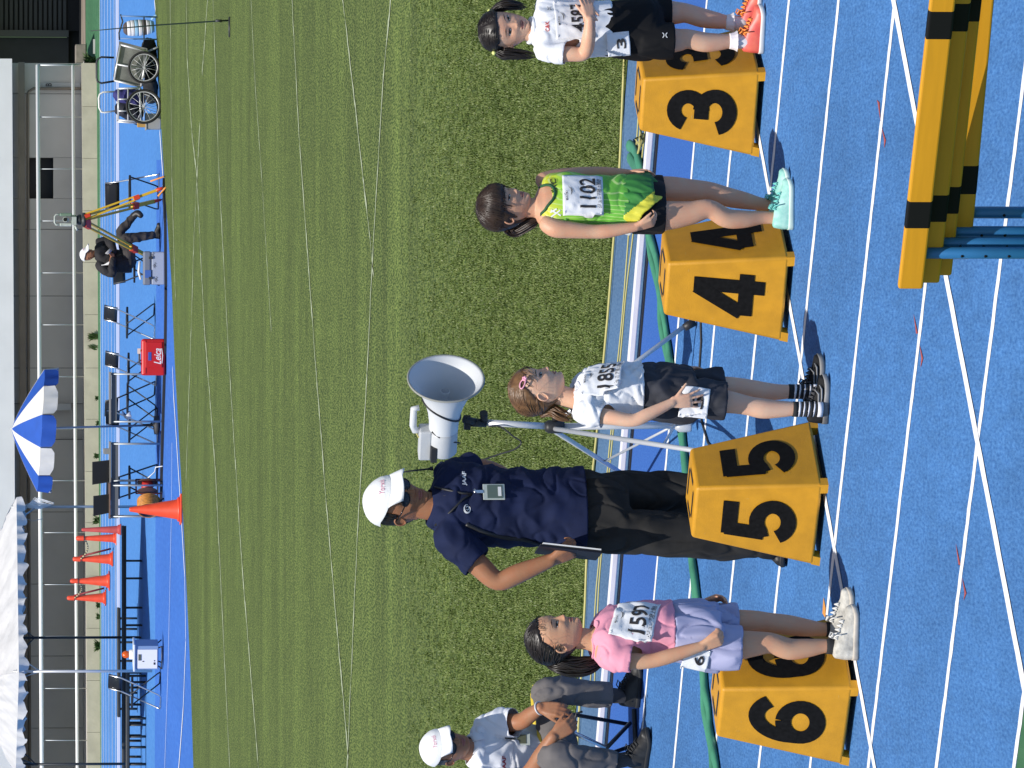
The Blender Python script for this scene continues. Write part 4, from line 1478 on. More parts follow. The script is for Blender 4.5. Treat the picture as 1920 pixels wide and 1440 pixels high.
M_bib = mat('bib_fabric', (0.74, 0.75, 0.78), 0.75, bump=0.12, bscale=60)
M_ink = mat('black_ink', (0.02, 0.018, 0.02), 0.7)
M_pin = M_chrome
def bib(parent, org, C, yaw, w, h, num, tilt=0.0, roll=0.0, rho=.16, pitch=0.0, curl=.006, seed=0, small=True, num_w=.72, sub='ジュニア陸上競技', bvh=None):
    a = R(yaw)
    Fv, Lv = V3((math.sin(a), -math.cos(a), 0)), V3((math.cos(a), math.sin(a), 0))
    Mr = Matrix.Rotation(R(roll), 3, Fv) @ Matrix.Rotation(R(pitch), 3, Lv)
    N_, X_, Z_ = Mr @ Fv, Mr @ Lv, Mr @ V3((0, 0, 1))
    def S(u, v, off=0.0):
        q = u / rho
        wv = curl * noise.noise(V3((u * 22 + seed, v * 22, seed))) + curl * .7 * math.sin(u * 38 + v * 16 + seed) * .5
        p = C + X_ * (rho * math.sin(q)) + Z_ * v + N_ * (rho * math.cos(q) - rho + wv)
        if bvh is not None:
            h = bvh.ray_cast(p + N_ * .12, -N_, .12)
            if h[0] is not None:
                need = .12 - h[3]
                p = p + N_ * (need + .004)
            else:
                h = bvh.ray_cast(p, -N_, .10)
                if h[0] is not None: p = p - N_ * max(0, (h[3] - .012) * .35)
        return p + N_ * off
    nu, nv = 22, 18
    mb = MB()
    vs = [S((i / nu - .5) * w, (j / nv - .5) * h) for j in range(nv + 1) for i in range(nu + 1)]
    mb.add(vs, [(j * (nu + 1) + i, j * (nu + 1) + i + 1, (j + 1) * (nu + 1) + i + 1, (j + 1) * (nu + 1) + i) for j in range(nv) for i in range(nu)], True)
    o = mb.build('bib', M_bib, parent, org)
    so_ = o.modifiers.new('t', 'SOLIDIFY'); so_.thickness = .0012
    mb = MB()
    def text(t, cx, cy, tw, th, bold, rot=0.0, off=.0028):
        vs2, fs2 = fit_text(t, tw, th, bold, 1.0, 4)
        # split long edges a little by simply mapping vertices
        mb.add([S(x * math.cos(rot) - y * math.sin(rot) + cx, x * math.sin(rot) + y * math.cos(rot) + cy, off) for x, y in vs2], fs2, False)
    text(num, 0, -.02 * h / .17, w * num_w, h * .40, .018)
    if small:
        text(sub, 0, -.40 * h, w * .72, h * .12, .004)
        text('MIZUNO', -w * .10, h * .40, w * .22, h * .045, .01)
        for p, ww in (([(-.10, .30), (-.02, .27), (.06, .29), (.14, .36)], [.003, .018, .016, .002]), ([(-.02, .25), (.03, .25), (.12, .30)], [.002, .012, .002])):
            vs2, fs2 = stroke([(x * w, y * h) for x, y in p], [q * w for q in ww])
            mb.add([S(x, y, .0022) for x, y in vs2], fs2, False)
    mb.build('bib_print', M_ink, o, org)
    mb = MB()
    for sx in (-1, 1):
        for sy in (-1, 1):
            mb2 = MB()
            mb2.tube([S(sx * w * .47, sy * h * .45, .003), S(sx * w * .42, sy * h * .45, .004)], .0013, 5)
            mb2.build('safety_pin', M_pin, o, org)
    return o, S

def skin_mat(name, col):
    return mat(name, tuple(c * k for c, k in zip(col, (.99, 1.0, .95))), 0.5, var=0.10, scale=16, col2=tuple(c * k for c, k in zip(col, (1.06, .88, .78))), bump=0.08, bscale=160, spec=0.35, sss=0.08)
M_eyew = mat('eye_white', (0.62, 0.60, 0.58), 0.3)
M_iris = mat('iris_dark', (0.02, 0.012, 0.008), 0.2)
M_lash = mat('lash_dark', (0.02, 0.013, 0.010), 0.6)
M_lip = mat('lip', (0.36, 0.13, 0.11), 0.45)
def hair_mat(name, c1, c2):
    return mat(name, c1, 0.38, var=0.5, scale=26, col2=c2, spec=0.45, stretch=(1, 1, .25))
M_hblack = hair_mat('hair_black', (0.008, 0.006, 0.006), (0.022, 0.016, 0.013))
M_hdark = hair_mat('hair_dark_brown', (0.016, 0.009, 0.006), (0.045, 0.025, 0.015))
M_hbrown = hair_mat('hair_light_brown', (0.07, 0.033, 0.014), (0.20, 0.105, 0.045))
FACE_MI = dict(white=1, iris=2, dark=3, lip=4, brow=5)
def body_obj(parent, org, mb_body, voxel, head, skin, eye_open=.020, smile=0.0, brow_m=None, smooth=2, face=True, brow_t=.565):
    co, nr, fs = fuse(mb_body, voxel, smooth)
    b = MB()
    b.add(co, fs, True)
    head.skin(b)
    if face: head.face(b, FACE_MI, eye_open, smile=smile, brow_t=brow_t)
    return b.build('body', [skin, M_eyew, M_iris, M_lash, M_lip, brow_m or M_lash], parent, org)
# ================================================================== PEOPLE
SK_A = skin_mat('skin_a', (0.60, 0.36, 0.25))
SK_B = skin_mat('skin_b', (0.70, 0.46, 0.34))
SK_C = skin_mat('skin_c', (0.57, 0.335, 0.22))
SK_D = skin_mat('skin_d', (0.66, 0.41, 0.295))
SK_M = skin_mat('skin_tan', (0.33, 0.16, 0.09))
SK_N = skin_mat('skin_tan_b', (0.30, 0.15, 0.09))

def tan_yaw(y):
    a = R(y)
    return V3((math.sin(a), -math.cos(a), 0)), V3((math.cos(a), math.sin(a), 0))
def grow(secs, k, zlo=None):
    return [(c, a + k, b + k, y) for c, a, b, y in secs]
def ring_collar(parent, org, c, a, b, yaw, r, m, name='collar', tilt=0.25, rise=0.0):
    F, L = tan_yaw(yaw)
    mb = MB()
    pts = []
    for k in range(28):
        th = 2 * math.pi * k / 28
        pts.append(c + L * (a * math.cos(th)) + F * (b * math.sin(th)) + V3((0, 0, rise - tilt * b * math.sin(th))))
    mb.tube(pts, r, 8, closed=True)
    return mb.build(name, m, parent, org)

def neck_cut(c, yaw, a, b, drop, rise=.0):
    """opening round the neck: an ellipse seen from above, lower in front"""
    F, L = tan_yaw(yaw)
    def f(p):
        q = p - c
        u, v = q.dot(L) / a, q.dot(F) / b
        if u * u + v * v > 1: return False
        return q.z > rise - drop * max(0, v)
    return f
def leg_pair(mb, J, legs):
    for pts, rads in legs:
        limb(mb, [J(*p) for p in pts], rads, 20, 5)

# ---------------------------------------------------------------- girl, lane 5 (white tee, dark shorts)
def child5():
    Y0 = G(1552, 770).y
    J = lambda x, y, d=0.0: P(x, y, Y0 + d)
    org = V3((J(1552, 750).x, Y0, 0))
    e = empty('person', org, 'girl in white tee and dark shorts with pink hair clip standing by box 5', 'person', 'young runners waiting beside their lane boxes')
    yaw = 72
    tor = [(J(1078, 750), .058, .054, yaw), (J(1086, 748), .118, .062, yaw), (J(1100, 745), .136, .078, yaw), (J(1130, 738), .126, .088, yaw), (J(1165, 733), .113, .090, yaw), (J(1200, 731), .108, .089, yaw), (J(1240, 737), .119, .094, yaw), (J(1275, 740), .118, .090, yaw), (J(1294, 740), .06, .05, yaw)]
    legs = [([(1245, 747, -.055), (1300, 750, -.055), (1360, 753, -.055), (1400, 760, -.05), (1430, 766, -.05), (1465, 767, -.05), (1500, 766, -.05), (1530, 768, -.05)], [.062, .058, .047, .0395, .041, .034, .0265, .027]),
            ([(1245, 732, .06), (1300, 731, .06), (1360, 727, .06), (1400, 728, .06), (1428, 733, .06), (1460, 735, .06), (1492, 733, .06), (1520, 733, .06)], [.062, .058, .046, .038, .038, .032, .0265, .027])]
    rarm = ([(1096, 771, -.105), (1120, 778, -.13), (1150, 783, -.15), (1187, 788, -.165), (1215, 777, -.17), (1262, 754, -.165)], [.034, .034, .031, .0265, .0265, .0185])
    larm = ([(1092, 725, .11), (1130, 716, .14), (1190, 704, .15), (1225, 700, .14), (1266, 697, .12)], [.034, .033, .026, .026, .0185])
    mb = MB()
    torso(mb, tor)
    leg_pair(mb, J, legs)
    for a in (rarm, larm): limb(mb, [J(*p) for p in a[0]], a[1], 16, 5)
    limb(mb, [J(1090, 751), J(1068, 746), J(1040, 738)], [.046, .042, .043], 18)
    hand(mb, J(1262, 754, -.165), J(1318, 748, -.16) - J(1262, 754, -.165), V3((.25, 1, 0)), .135, (.12, .10, .14, .2), .11, 1, .85, .1, .92)
    hand(mb, J(1266, 697, .12), J(1312, 690, .13) - J(1266, 697, .12), V3((-.8, -.3, 0)), .13, (.25, .3, .35, .4), .04, -1, .5, .2, .95)
    H = .214
    M = Matrix.Translation(J(1007, 730)) @ rot_head(77, 4, 0)
    hd = Head(M, H, width=.98, nose=.85)
    body_obj(e, org, mb, .0042, hd, SK_B, .022, brow_m=mat('brow_brown', (.10, .055, .03), .7))
    # shirt
    mb = MB()
    st = [(J(1074, 751), .060, .055, yaw)] + grow(tor[1:3], .021) + grow(tor[3:6], .015) + [(J(1206, 728), .128, .108, yaw)]
    torso(mb, st)
    for pts, r_ in (([(1098, 768, -.10), (1112, 775, -.125), (1132, 780, -.14)], [.049, .050, .050]), ([(1094, 728, .10), (1112, 720, .13), (1132, 715, .14)], [.049, .048, .047])):
        limb(mb, [J(*p) for p in pts], r_, 20, 5, True)
    cl_w = mat('white_tee', (0.76, 0.77, 0.80), .85, bump=.08, bscale=90)
    nc = neck_cut(J(1080, 750), yaw, .060, .062, .02)
    ends = [(J(1132, 780, -.14), J(1132, 780, -.14) - J(1112, 775, -.125)), (J(1132, 715, .14), J(1132, 715, .14) - J(1112, 720, .13))]
    hz = J(1204, 730).z
    kp = in_torso(st, .012)
    so_, co, fs = cloth('tee_shirt', mb, .006, cl_w, e, org, .019, (9, 9, 14), 4.0, cut=lambda p: nc(p) or p.z < hz or any(past(p, a_, d_, .085, kp) for a_, d_ in ends))
    bv = BVHTree.FromPolygons([V3(v) for v in co], fs)
    F, L = tan_yaw(yaw)
    mb = MB()
    mb.tube([snap(bv, J(1080, 750) + L * (.060 * math.cos(t)) + F * (.062 * math.sin(t)) + V3((0, 0, -.02 * max(0, math.sin(t)))), .001) for t in np.linspace(0, 2 * math.pi, 33)[:-1]], .005, 6, closed=True)
    mb.build('collar', cl_w, so_, org)
    # shorts
    mb = MB()
    torso(mb, [(J(1199, 732), .122, .102, yaw), (J(1225, 735), .130, .106, yaw), (J(1270, 738), .134, .108, yaw), (J(1300, 740), .128, .100, yaw)])
    limb(mb, [J(1270, 746, -.05), J(1310, 748, -.06), J(1358, 752, -.062)], [.072, .076, .080], 22, 5)
    limb(mb, [J(1270, 730, .06), J(1310, 726, .06), J(1355, 722, .06)], [.068, .070, .071], 22, 5)
    m_sh = mat('dark_shorts', (0.024, 0.026, 0.036), .85, var=.3, scale=14)
    ends5 = [(J(1362, 752, -.062), J(1358, 752, -.062) - J(1310, 748, -.06)), (J(1359, 722, .06), J(1355, 722, .06) - J(1310, 726, .06))]
    wz = J(1201, 732).z
    sho, co2, fs2_ = cloth('shorts', mb, .006, m_sh, e, org, .020, (9, 9, 6), 9.0, cut=lambda p: p.z > wz or any(past(p, a_, d_) for a_, d_ in ends5))
    bv2 = BVHTree.FromPolygons([V3(v) for v in co2], fs2_)
    # lane sticker with 5 on the hip, under the hand
    bo, S = bib(e, org, J(1302, 754, -.135), 20, .125, .115, '5', roll=-8, rho=.11, small=False, num_w=.42, curl=.002, bvh=bv2)
    # socks and shoes
    m_bk, m_st = mat('black_sock', (.018, .018, .02), .9), mat('white_sock', (.72, .72, .76), .9)
    for (x0, y, d, rr) in ((1486, 767, -.05, .0315), (1478, 734, .06, .0305)):
        so2 = None
        z = [0, 10, 14, 19, 22, 28, 31, 38, 41, 46, 56]
        for k in range(len(z) - 1):
            mb = MB()
            mb.tube([J(x0 + z[k], y, d), J(x0 + z[k + 1], y + .5, d)], rr + .0004 * (k % 2), 18)
            o = mb.build('sock' if k == 0 else 'sock_stripe', m_bk if k % 2 == 0 else m_st, so2 or e, org)
            so2 = so2 or o
    m_u = mat('black_shoe', (.010, .010, .011), .75, var=.5, scale=40, spec=.25)
    m_s = mat('shoe_grey_sole', (.20, .20, .20), .7, var=.6, scale=9)
    h1 = G(1552, 793)
    for hp, dd in ((h1, (.93, -.30)), (h1 + V3((.075, .115, 0)), (.95, -.12))):
        s_ = shoe(e, org, hp, dd, .205, .078, (m_u, m_s), laces=mat('dark_lace', (.05, .05, .055), .8))
        d = V3((dd[0], dd[1], 0)).normalized(); sd_ = V3((-d.y, d.x, 0))
        for k in range(2):
            mb = MB()
            q = [(.30, .034), (.48, .0385), (.66, .044), (.74, .040)]
            zz = [.030 + .006 * k, .034, .036, .052 - .006 * k]
            mb.tube([hp + d * (x * .205 + .02 * k) - sd_ * (y_ * (.86 if i < 3 else .8)) + V3((0, 0, zz[i] + .012 * (1 - k))) for i, (x, y_) in enumerate(q)], [.002, .004, .004, .0015], 6)
            mb.build('shoe_stripe', m_s, s_, org)
    # bib, flapping off the chest
    b_, S = bib(e, org, J(1128, 701, -.10), 52, .205, .165, '1855', roll=-14, pitch=-26, rho=.30, curl=.006, seed=2, bvh=bv)
    # hair
    def mask(t, a):
        c, s_ = math.cos(a), abs(math.sin(a))
        line = .80 - .06 * s_ if c > .35 else (.80 - (.35 - c) * .55 if c > -.15 else .52 - (-.15 - c) * .55)
        if c < -.15: line = max(.10, .50 - (-.15 - c) * .75)
        return t - line
    mb = MB()
    hd.hair_shell(mb, mask, .042, .010, 3.0)
    tie = V3((-.92, 0, -.28))
    for k in range(420):
        a = rnd.uniform(-math.pi, math.pi)
        el = rnd.uniform(.30, 1.35)
        if math.cos(a) < 0: el = rnd.uniform(-.35, 1.3)
        if math.cos(a) > .25 and el < .62: el = .62 + rnd.uniform(0, .5)
        d0 = V3((math.cos(a) * math.cos(el), math.sin(a) * math.cos(el), math.sin(el)))
        hd.lock(mb, d0, tie + V3((0, rnd.uniform(-.18, .18), rnd.uniform(-.1, .1))), .030, .055, rnd.uniform(.007, .015), 8, .012, .10)
    tp = hd.W(hd.dirpt(tie.normalized(), .06))
    strands(mb, [tp, J(1034, 770, 0), J(1052, 778, -.02), J(1078, 788, -.03)], [.018, .024, .026, .012], 60, .0035, seed=5)
    for k in range(26):
        a = rnd.uniform(-.9, .9)
        hd.lock(mb, (math.cos(a) * .78, math.sin(a) * .78, .62), (math.cos(a * 1.5) * .75, math.sin(a * 1.5 + .25 * (1 if a > 0 else -1)), .18 + rnd.uniform(-.1, .15)), .03, .012, .007, 7, .02, .08)
    hd.flyaways(mb, 70)
    mb.build('hair', M_hbrown, e, org)
    mb = MB()
    R_ = V3((.40, -.72, .62)).normalized()
    c = hd.W(hd.dirpt(R_, .075))
    nrm = (c - hd.W(V3((-.03, 0, .52)))).normalized()
    e1 = (V3((1, 0, -.35)) - nrm * V3((1, 0, -.35)).dot(nrm)).normalized()
    e2 = nrm.cross(e1)
    mb.tube([c + e1 * (.020 * math.cos(t)) * (1 - .25 * math.sin(t)) + e2 * (.011 * math.sin(t)) for t in np.linspace(0, 2 * math.pi, 17)[:-1]], .0028, 8, closed=True)
    for t in range(5):
        q = c + e1 * .022 + (e1 * math.cos(t * 1.256) + e2 * math.sin(t * 1.256)) * .006
        mb.sphere(q, .0055, 10, 6)
    mb.build('hair_clip', mat('pink_clip', (.80, .36, .48), .4), e, org)
    mb = MB(); mb.tube([tp + V3((math.cos(t) * .012, math.sin(t) * .014, -.006 + .012 * math.cos(t))) for t in np.linspace(0, 2 * math.pi, 13)[:-1]], .004, 6, closed=True)
    mb.build('hair_tie', M_black, e, org)
child5()

# ---------------------------------------------------------------- girl, lane 4 (green running kit)
def kit_green():
    m = bpy.data.materials.new('green_kit')
    m.use_nodes = True
    nt = m.node_tree
    b = nt.nodes['Principled BSDF']
    b.inputs['Roughness'].default_value = .6
    tc = nt.nodes.new('ShaderNodeTexCoord')
    sp = nt.nodes.new('ShaderNodeSeparateXYZ')
    nt.links.new(tc.outputs['Object'], sp.inputs[0])
    rp = nt.nodes.new('ShaderNodeValToRGB')
    mr = nt.nodes.new('ShaderNodeMapRange')
    mr.inputs[1].default_value, mr.inputs[2].default_value = .70, 1.08
    nz = nt.nodes.new('ShaderNodeTexNoise'); nz.inputs['Scale'].default_value = 9
    nt.links.new(tc.outputs['Object'], nz.inputs['Vector'])
    ad = nt.nodes.new('ShaderNodeMath'); ad.operation = 'MULTIPLY_ADD'
    ad.inputs[1].default_value, ad.inputs[2].default_value = .16, -.08
    nt.links.new(nz.outputs['Fac'], ad.inputs[0])
    a2 = nt.nodes.new('ShaderNodeMath'); a2.operation = 'ADD'
    nt.links.new(sp.outputs['Z'], a2.inputs[0]); nt.links.new(ad.outputs[0], a2.inputs[1])
    nt.links.new(a2.outputs[0], mr.inputs[0])
    nt.links.new(mr.outputs[0], rp.inputs[0])
    els = rp.color_ramp.elements
    els[0].position, els[0].color = 0.0, (.12, .42, .05, 1)
    els[1].position, els[1].color = 1.0, (.68, .62, .03, 1)
    for p_, c_ in ((.42, (.17, .52, .05, 1)), (.72, (.30, .62, .05, 1)), (.86, (.55, .62, .04, 1))):
        k = els.new(p_); k.color = c_
    # pin stripes
    mp = nt.nodes.new('ShaderNodeMapping'); mp.inputs['Rotation'].default_value = (0, 0, R(38))
    nt.links.new(tc.outputs['Object'], mp.inputs['Vector'])
    wv = nt.nodes.new('ShaderNodeTexWave'); wv.wave_type = 'BANDS'; wv.bands_direction = 'X'
    wv.inputs['Scale'].default_value = 22; wv.inputs['Distortion'].default_value = .6
    nt.links.new(mp.outputs[0], wv.inputs['Vector'])
    r2 = nt.nodes.new('ShaderNodeValToRGB')
    r2.color_ramp.elements[0].position, r2.color_ramp.elements[0].color = .86, (0, 0, 0, 1)
    r2.color_ramp.elements[1].position, r2.color_ramp.elements[1].color = .97, (.6, .6, .6, 1)
    nt.links.new(wv.outputs['Fac'], r2.inputs[0])
    mx = nt.nodes.new('ShaderNodeMix'); mx.data_type = 'RGBA'
    nt.links.new(r2.outputs[0], mx.inputs[0]); nt.links.new(rp.outputs[0], mx.inputs[6])
    mx.inputs[7].default_value = (.58, .72, .30, 1)
    nt.links.new(mx.outputs[2], b.inputs['Base Color'])
    return m
def child4():
    Y0 = G(1485, 385).y
    J = lambda x, y, d=0.0: P(x, y, Y0 + d)
    org = V3((J(1485, 385).x, Y0, 0))
    e = empty('person', org, 'dark haired girl in bright green running vest and shorts beside box 4', 'person', 'young runners waiting beside their lane boxes')
    yaw = 36
    F, L = tan_yaw(yaw)
    tor = [(J(1004, 388), .05, .048, yaw), (J(1014, 386), .10, .055, yaw), (J(1026, 383), .128, .066, yaw), (J(1062, 379), .122, .084, yaw), (J(1105, 379), .110, .084, yaw), (J(1140, 380), .104, .082, yaw), (J(1180, 383), .118, .09, yaw), (J(1215, 386), .122, .09, yaw), (J(1240, 388), .06, .05, yaw)]
    legs = [([(1195, 403, -.05), (1250, 404, -.05), (1295, 399, -.055), (1330, 392, -.06), (1362, 409, -.05), (1395, 411, -.04), (1430, 408, -.03), (1462, 409, -.03)], [.066, .062, .050, .0405, .0415, .0375, .028, .027]),
            ([(1195, 362, .06), (1250, 356, .06), (1295, 357, .06), (1330, 359, .06), (1362, 369, .07), (1395, 376, .08), (1430, 383, .09), (1460, 384, .09)], [.064, .058, .048, .041, .042, .037, .027, .026])]
    mb = MB()
    torso(mb, tor)
    leg_pair(mb, J, legs)
    limb(mb, [J(*p) for p in ((1026, 420, -.085), (1042, 428, -.10), (1070, 431, -.105), (1108, 434, -.11), (1140, 433, -.12), (1194, 425, -.135))], [.037, .040, .036, .030, .030, .0195], 18)
    limb(mb, [J(*p) for p in ((1018, 339, .085), (1050, 331, .11), (1100, 325, .13), (1140, 325, .11), (1180, 326, .06))], [.036, .034, .028, .027, .019], 18)
    limb(mb, [J(1018, 388), J(995, 390), J(968, 391)], [.046, .042, .045], 18)
    hand(mb, J(1194, 425, -.135), J(1238, 412, -.15) - J(1194, 425, -.135), V3((.75, .55, .1)), .132, (.75, .8, .85, .9), .02, 1, .45, .5, .95)
    hand(mb, J(1178, 326, .06), J(1228, 318, .03) - J(1178, 326, .06), V3((-.8, -.2, 0)), .13, (.3, .35, .4, .45), .03, -1, .4, .3, .95)
    H = .213
    M = Matrix.Translation(J(945, 387)) @ rot_head(54, 9, 0)
    hd = Head(M, H, width=1.0, nose=.75)
    body_obj(e, org, mb, .0042, hd, SK_A, .016, brow=None) if False else body_obj(e, org, mb, .0042, hd, SK_A, .016)
    kit = kit_green()
    mb = MB()
    st = [(J(1012, 386), .075, .05, yaw)] + grow(tor[2:6], .012) + [(J(1160, 381), .122, .098, yaw), (J(1184, 383), .130, .102, yaw)]
    torso(mb, st)
    nc = neck_cut(J(1010, 387), yaw, .068, .105, .060, .004)
    hz = J(1176, 383).z
    so_, co, fs = cloth('running_vest', mb, .0055, kit, e, org, .009, (10, 10, 8), 2.0, cut=lambda p: nc(p) or p.z < hz)
    bv = BVHTree.FromPolygons([V3(v) for v in co], fs)
    dkg = mat('dark_green_trim', (.012, .08, .03), .7)
    mint = mat('lime_trim', (.22, .55, .08), .7)
    # deep scoop neck
    mb = MB()
    pts = []
    for k in range(36):
        th = 2 * math.pi * k / 36
        v_ = math.sin(th)
        q = J(1010, 387) + L * (.072 * math.cos(th)) + F * (.108 * v_) + V3((0, 0, .004 - .062 * max(0, v_)))
        pts.append(snap(bv, q, .001))
    mb.tube(pts, .0065, 6, closed=True)
    mb.build('neck_trim', dkg, so_, org)
    for pp in ([(1016, 420, -.07), (1030, 424, -.11), (1048, 420, -.125), (1064, 414, -.125)], [(1012, 344, .05), (1030, 336, .07), (1052, 333, .05)]):
        mb = MB(); mb.tube([snap(bv, V3(v), .001) for v in cr([tuple(J(*p)) for p in pp], 5)], .005, 6)
        mb.build('arm_trim', mint, so_, org)
    # lettering and mark
    mb = MB()
    vs, fs2 = fit_text('SRC', .060, .024, .012, 1.0, 3)
    yv = R(50)
    Fv, Lv = V3((math.sin(yv), -math.cos(yv), 0)), V3((math.cos(yv), math.sin(yv), 0))
    mb.add([drape(bv, J(1038, 349, -.05) + V3((x, 0, y)), .0025) for x, y in vs], fs2, False)
    mb.build('lettering', M_ink, so_, org)
    mb = MB()
    Fv, Lv = tan_yaw(10)
    for p in ([(-.016, .02), (.012, -.018)], [(.014, .02), (-.010, -.020)], [(.004, .022), (.018, -.004)]):
        vs, fs2 = stroke(p, .006)
        mb.add([drape(bv, J(1042, 400, -.10) + V3((x, 0, y)), .0025) for x, y in vs], fs2, False)
    mb.build('chest_mark', M_white, so_, org)
    # outer shorts flare, inner black shorts
    mb = MB()
    torso(mb, [(J(1160, 382), .120, .096, yaw), (J(1180, 383), .132, .106, yaw), (J(1205, 385), .142, .112, yaw), (J(1222, 386), .144, .112, yaw)])
    limb(mb, [J(1190, 398, -.05), J(1212, 401, -.055), J(1232, 406, -.05)], [.074, .082, .086], 22)
    limb(mb, [J(1190, 360, .06), J(1212, 356, .05), J(1228, 352, .05)], [.070, .074, .074], 22)
    m1, m2, m3 = mat('green_shorts', (.014, .11, .025), .6, var=.45, scale=7, col2=(.05, .27, .045)), mat('shorts_yellow', (.62, .60, .05), .6), mat('shorts_white', (.72, .73, .70), .6)
    xw, xy_ = J(1175, 424).x, J(1175, 409).x
    def paint(x, y, z):
        # white and yellow side panel on the right hip
        k = (z - J(1160, 400).z) * .25
        if x < xw - k: return 2
        if x < xy_ - k * 3.2: return 1
        return 0
    xs_ = [J(1190, y).x for y in (450, 428, 405, 385, 372, 340, 325)]
    zs_ = [J(x, 385).z for x in (1180, 1186, 1200, 1222, 1240, 1234, 1220)]
    wz = J(1163, 382).z
    cloth('running_shorts', mb, .0055, [m1, m2, m3], e, org, .010, (22, 22, 3), 7.0, paint=paint, cut=lambda p: p.z > wz or p.z < np.interp(p.x, xs_, zs_))
    mb = MB()
    torso(mb, [(J(1185, 385), .126, .098, yaw), (J(1225, 388), .122, .094, yaw), (J(1246, 389), .112, .085, yaw)])
    limb(mb, [J(1205, 403, -.05), J(1225, 405, -.05), J(1246, 406, -.05)], [.070, .070, .069], 22)
    limb(mb, [J(1205, 360, .06), J(1225, 357, .06), J(1244, 356, .06)], [.066, .065, .063], 22)
    ends4 = [(J(1247, 406, -.05), J(1246, 406, -.05) - J(1225, 405, -.05)), (J(1245, 356, .06), J(1244, 356, .06) - J(1225, 357, .06))]
    cloth('inner_shorts', mb, .0055, mat('black_spandex', (.008, .008, .009), .65, spec=.25), e, org, .003, (12, 12, 8), 1.0, cut=lambda p: any(past(p, a_, d_) for a_, d_ in ends4))
    b_, S = bib(e, org, J(1093, 361, -.092) , 36, .205, .170, '1102', roll=-2, pitch=-4, rho=.19, curl=.007, seed=6, bvh=bv)
    m_u = mat('mint_shoe', (.20, .52, .45), .5, var=.3, scale=30, col2=(.45, .72, .64))
    m_s = mat('mint_sole', (.60, .74, .66), .6)
    ml = mat('mint_lace', (.16, .55, .50), .7)
    h1 = G(1488, 430)
    shoe(e, org, h1, (.99, .02), .215, .084, (m_u, m_s), laces=ml, seed=3)
    shoe(e, org, h1 + V3((.045, .125, 0)), (.97, -.05), .215, .082, (m_u, m_s), laces=ml, seed=4)
    # hair: bangs, side locks, low ponytail
    def mask(t, a):
        c, s_ = math.cos(a), abs(math.sin(a))
        if c > .45: line = .60
        elif c > .0: line = .60 - (.45 - c) * .9
        else: line = max(.08, .42 + c * .9)
        if .0 < c < .35: line -= .03
        return t - line
    mb = MB()
    hd.hair_shell(mb, mask, .052, .012, 8.0)
    for k in range(230):
        a = rnd.uniform(-1.15, 1.15)
        top = V3((.1 + rnd.uniform(-.15, .15), rnd.uniform(-.2, .2), 1))
        hd.lock(mb, top, (math.cos(a), math.sin(a), .16 + rnd.uniform(-.10, .08) - .12 * abs(a)), .045, .035, rnd.uniform(.007, .015), 10, .02, .05, .15)
    for k in range(300):
        a = rnd.choice((-1, 1)) * rnd.uniform(1.0, 3.14)
        top = V3((rnd.uniform(-.3, .2), rnd.uniform(-.2, .2), 1))
        end = V3((math.cos(a) * .9 - .15, math.sin(a) * .9, -.10 + .3 * max(0, math.cos(a)) - .35 * (abs(a) > 2)))
        hd.lock(mb, top, end, .045, .045, rnd.uniform(.009, .018), 10, .02, .08)
    for sg in (-1, 1):       # long wisps beside the cheeks
        for k in range(7):
            hd.lock(mb, (.55, sg * .62, .5), (.62 + rnd.uniform(-.05, .05), sg * .74, -.42 + rnd.uniform(-.15, .15)), .05, .03, .006, 9, .01, .04, .1)
    tp = hd.W(hd.dirpt(V3((-.85, -.1, -.45)).normalized(), .05))
    strands(mb, [tp, tp + V3((-.012, .02, -.03)), J(1000, 414, .01), J(1016, 410, .03)], [.03, .034, .028, .010], 60, .004, seed=9)
    hd.flyaways(mb, 70)
    mb.build('hair', M_hdark, e, org)
child4()

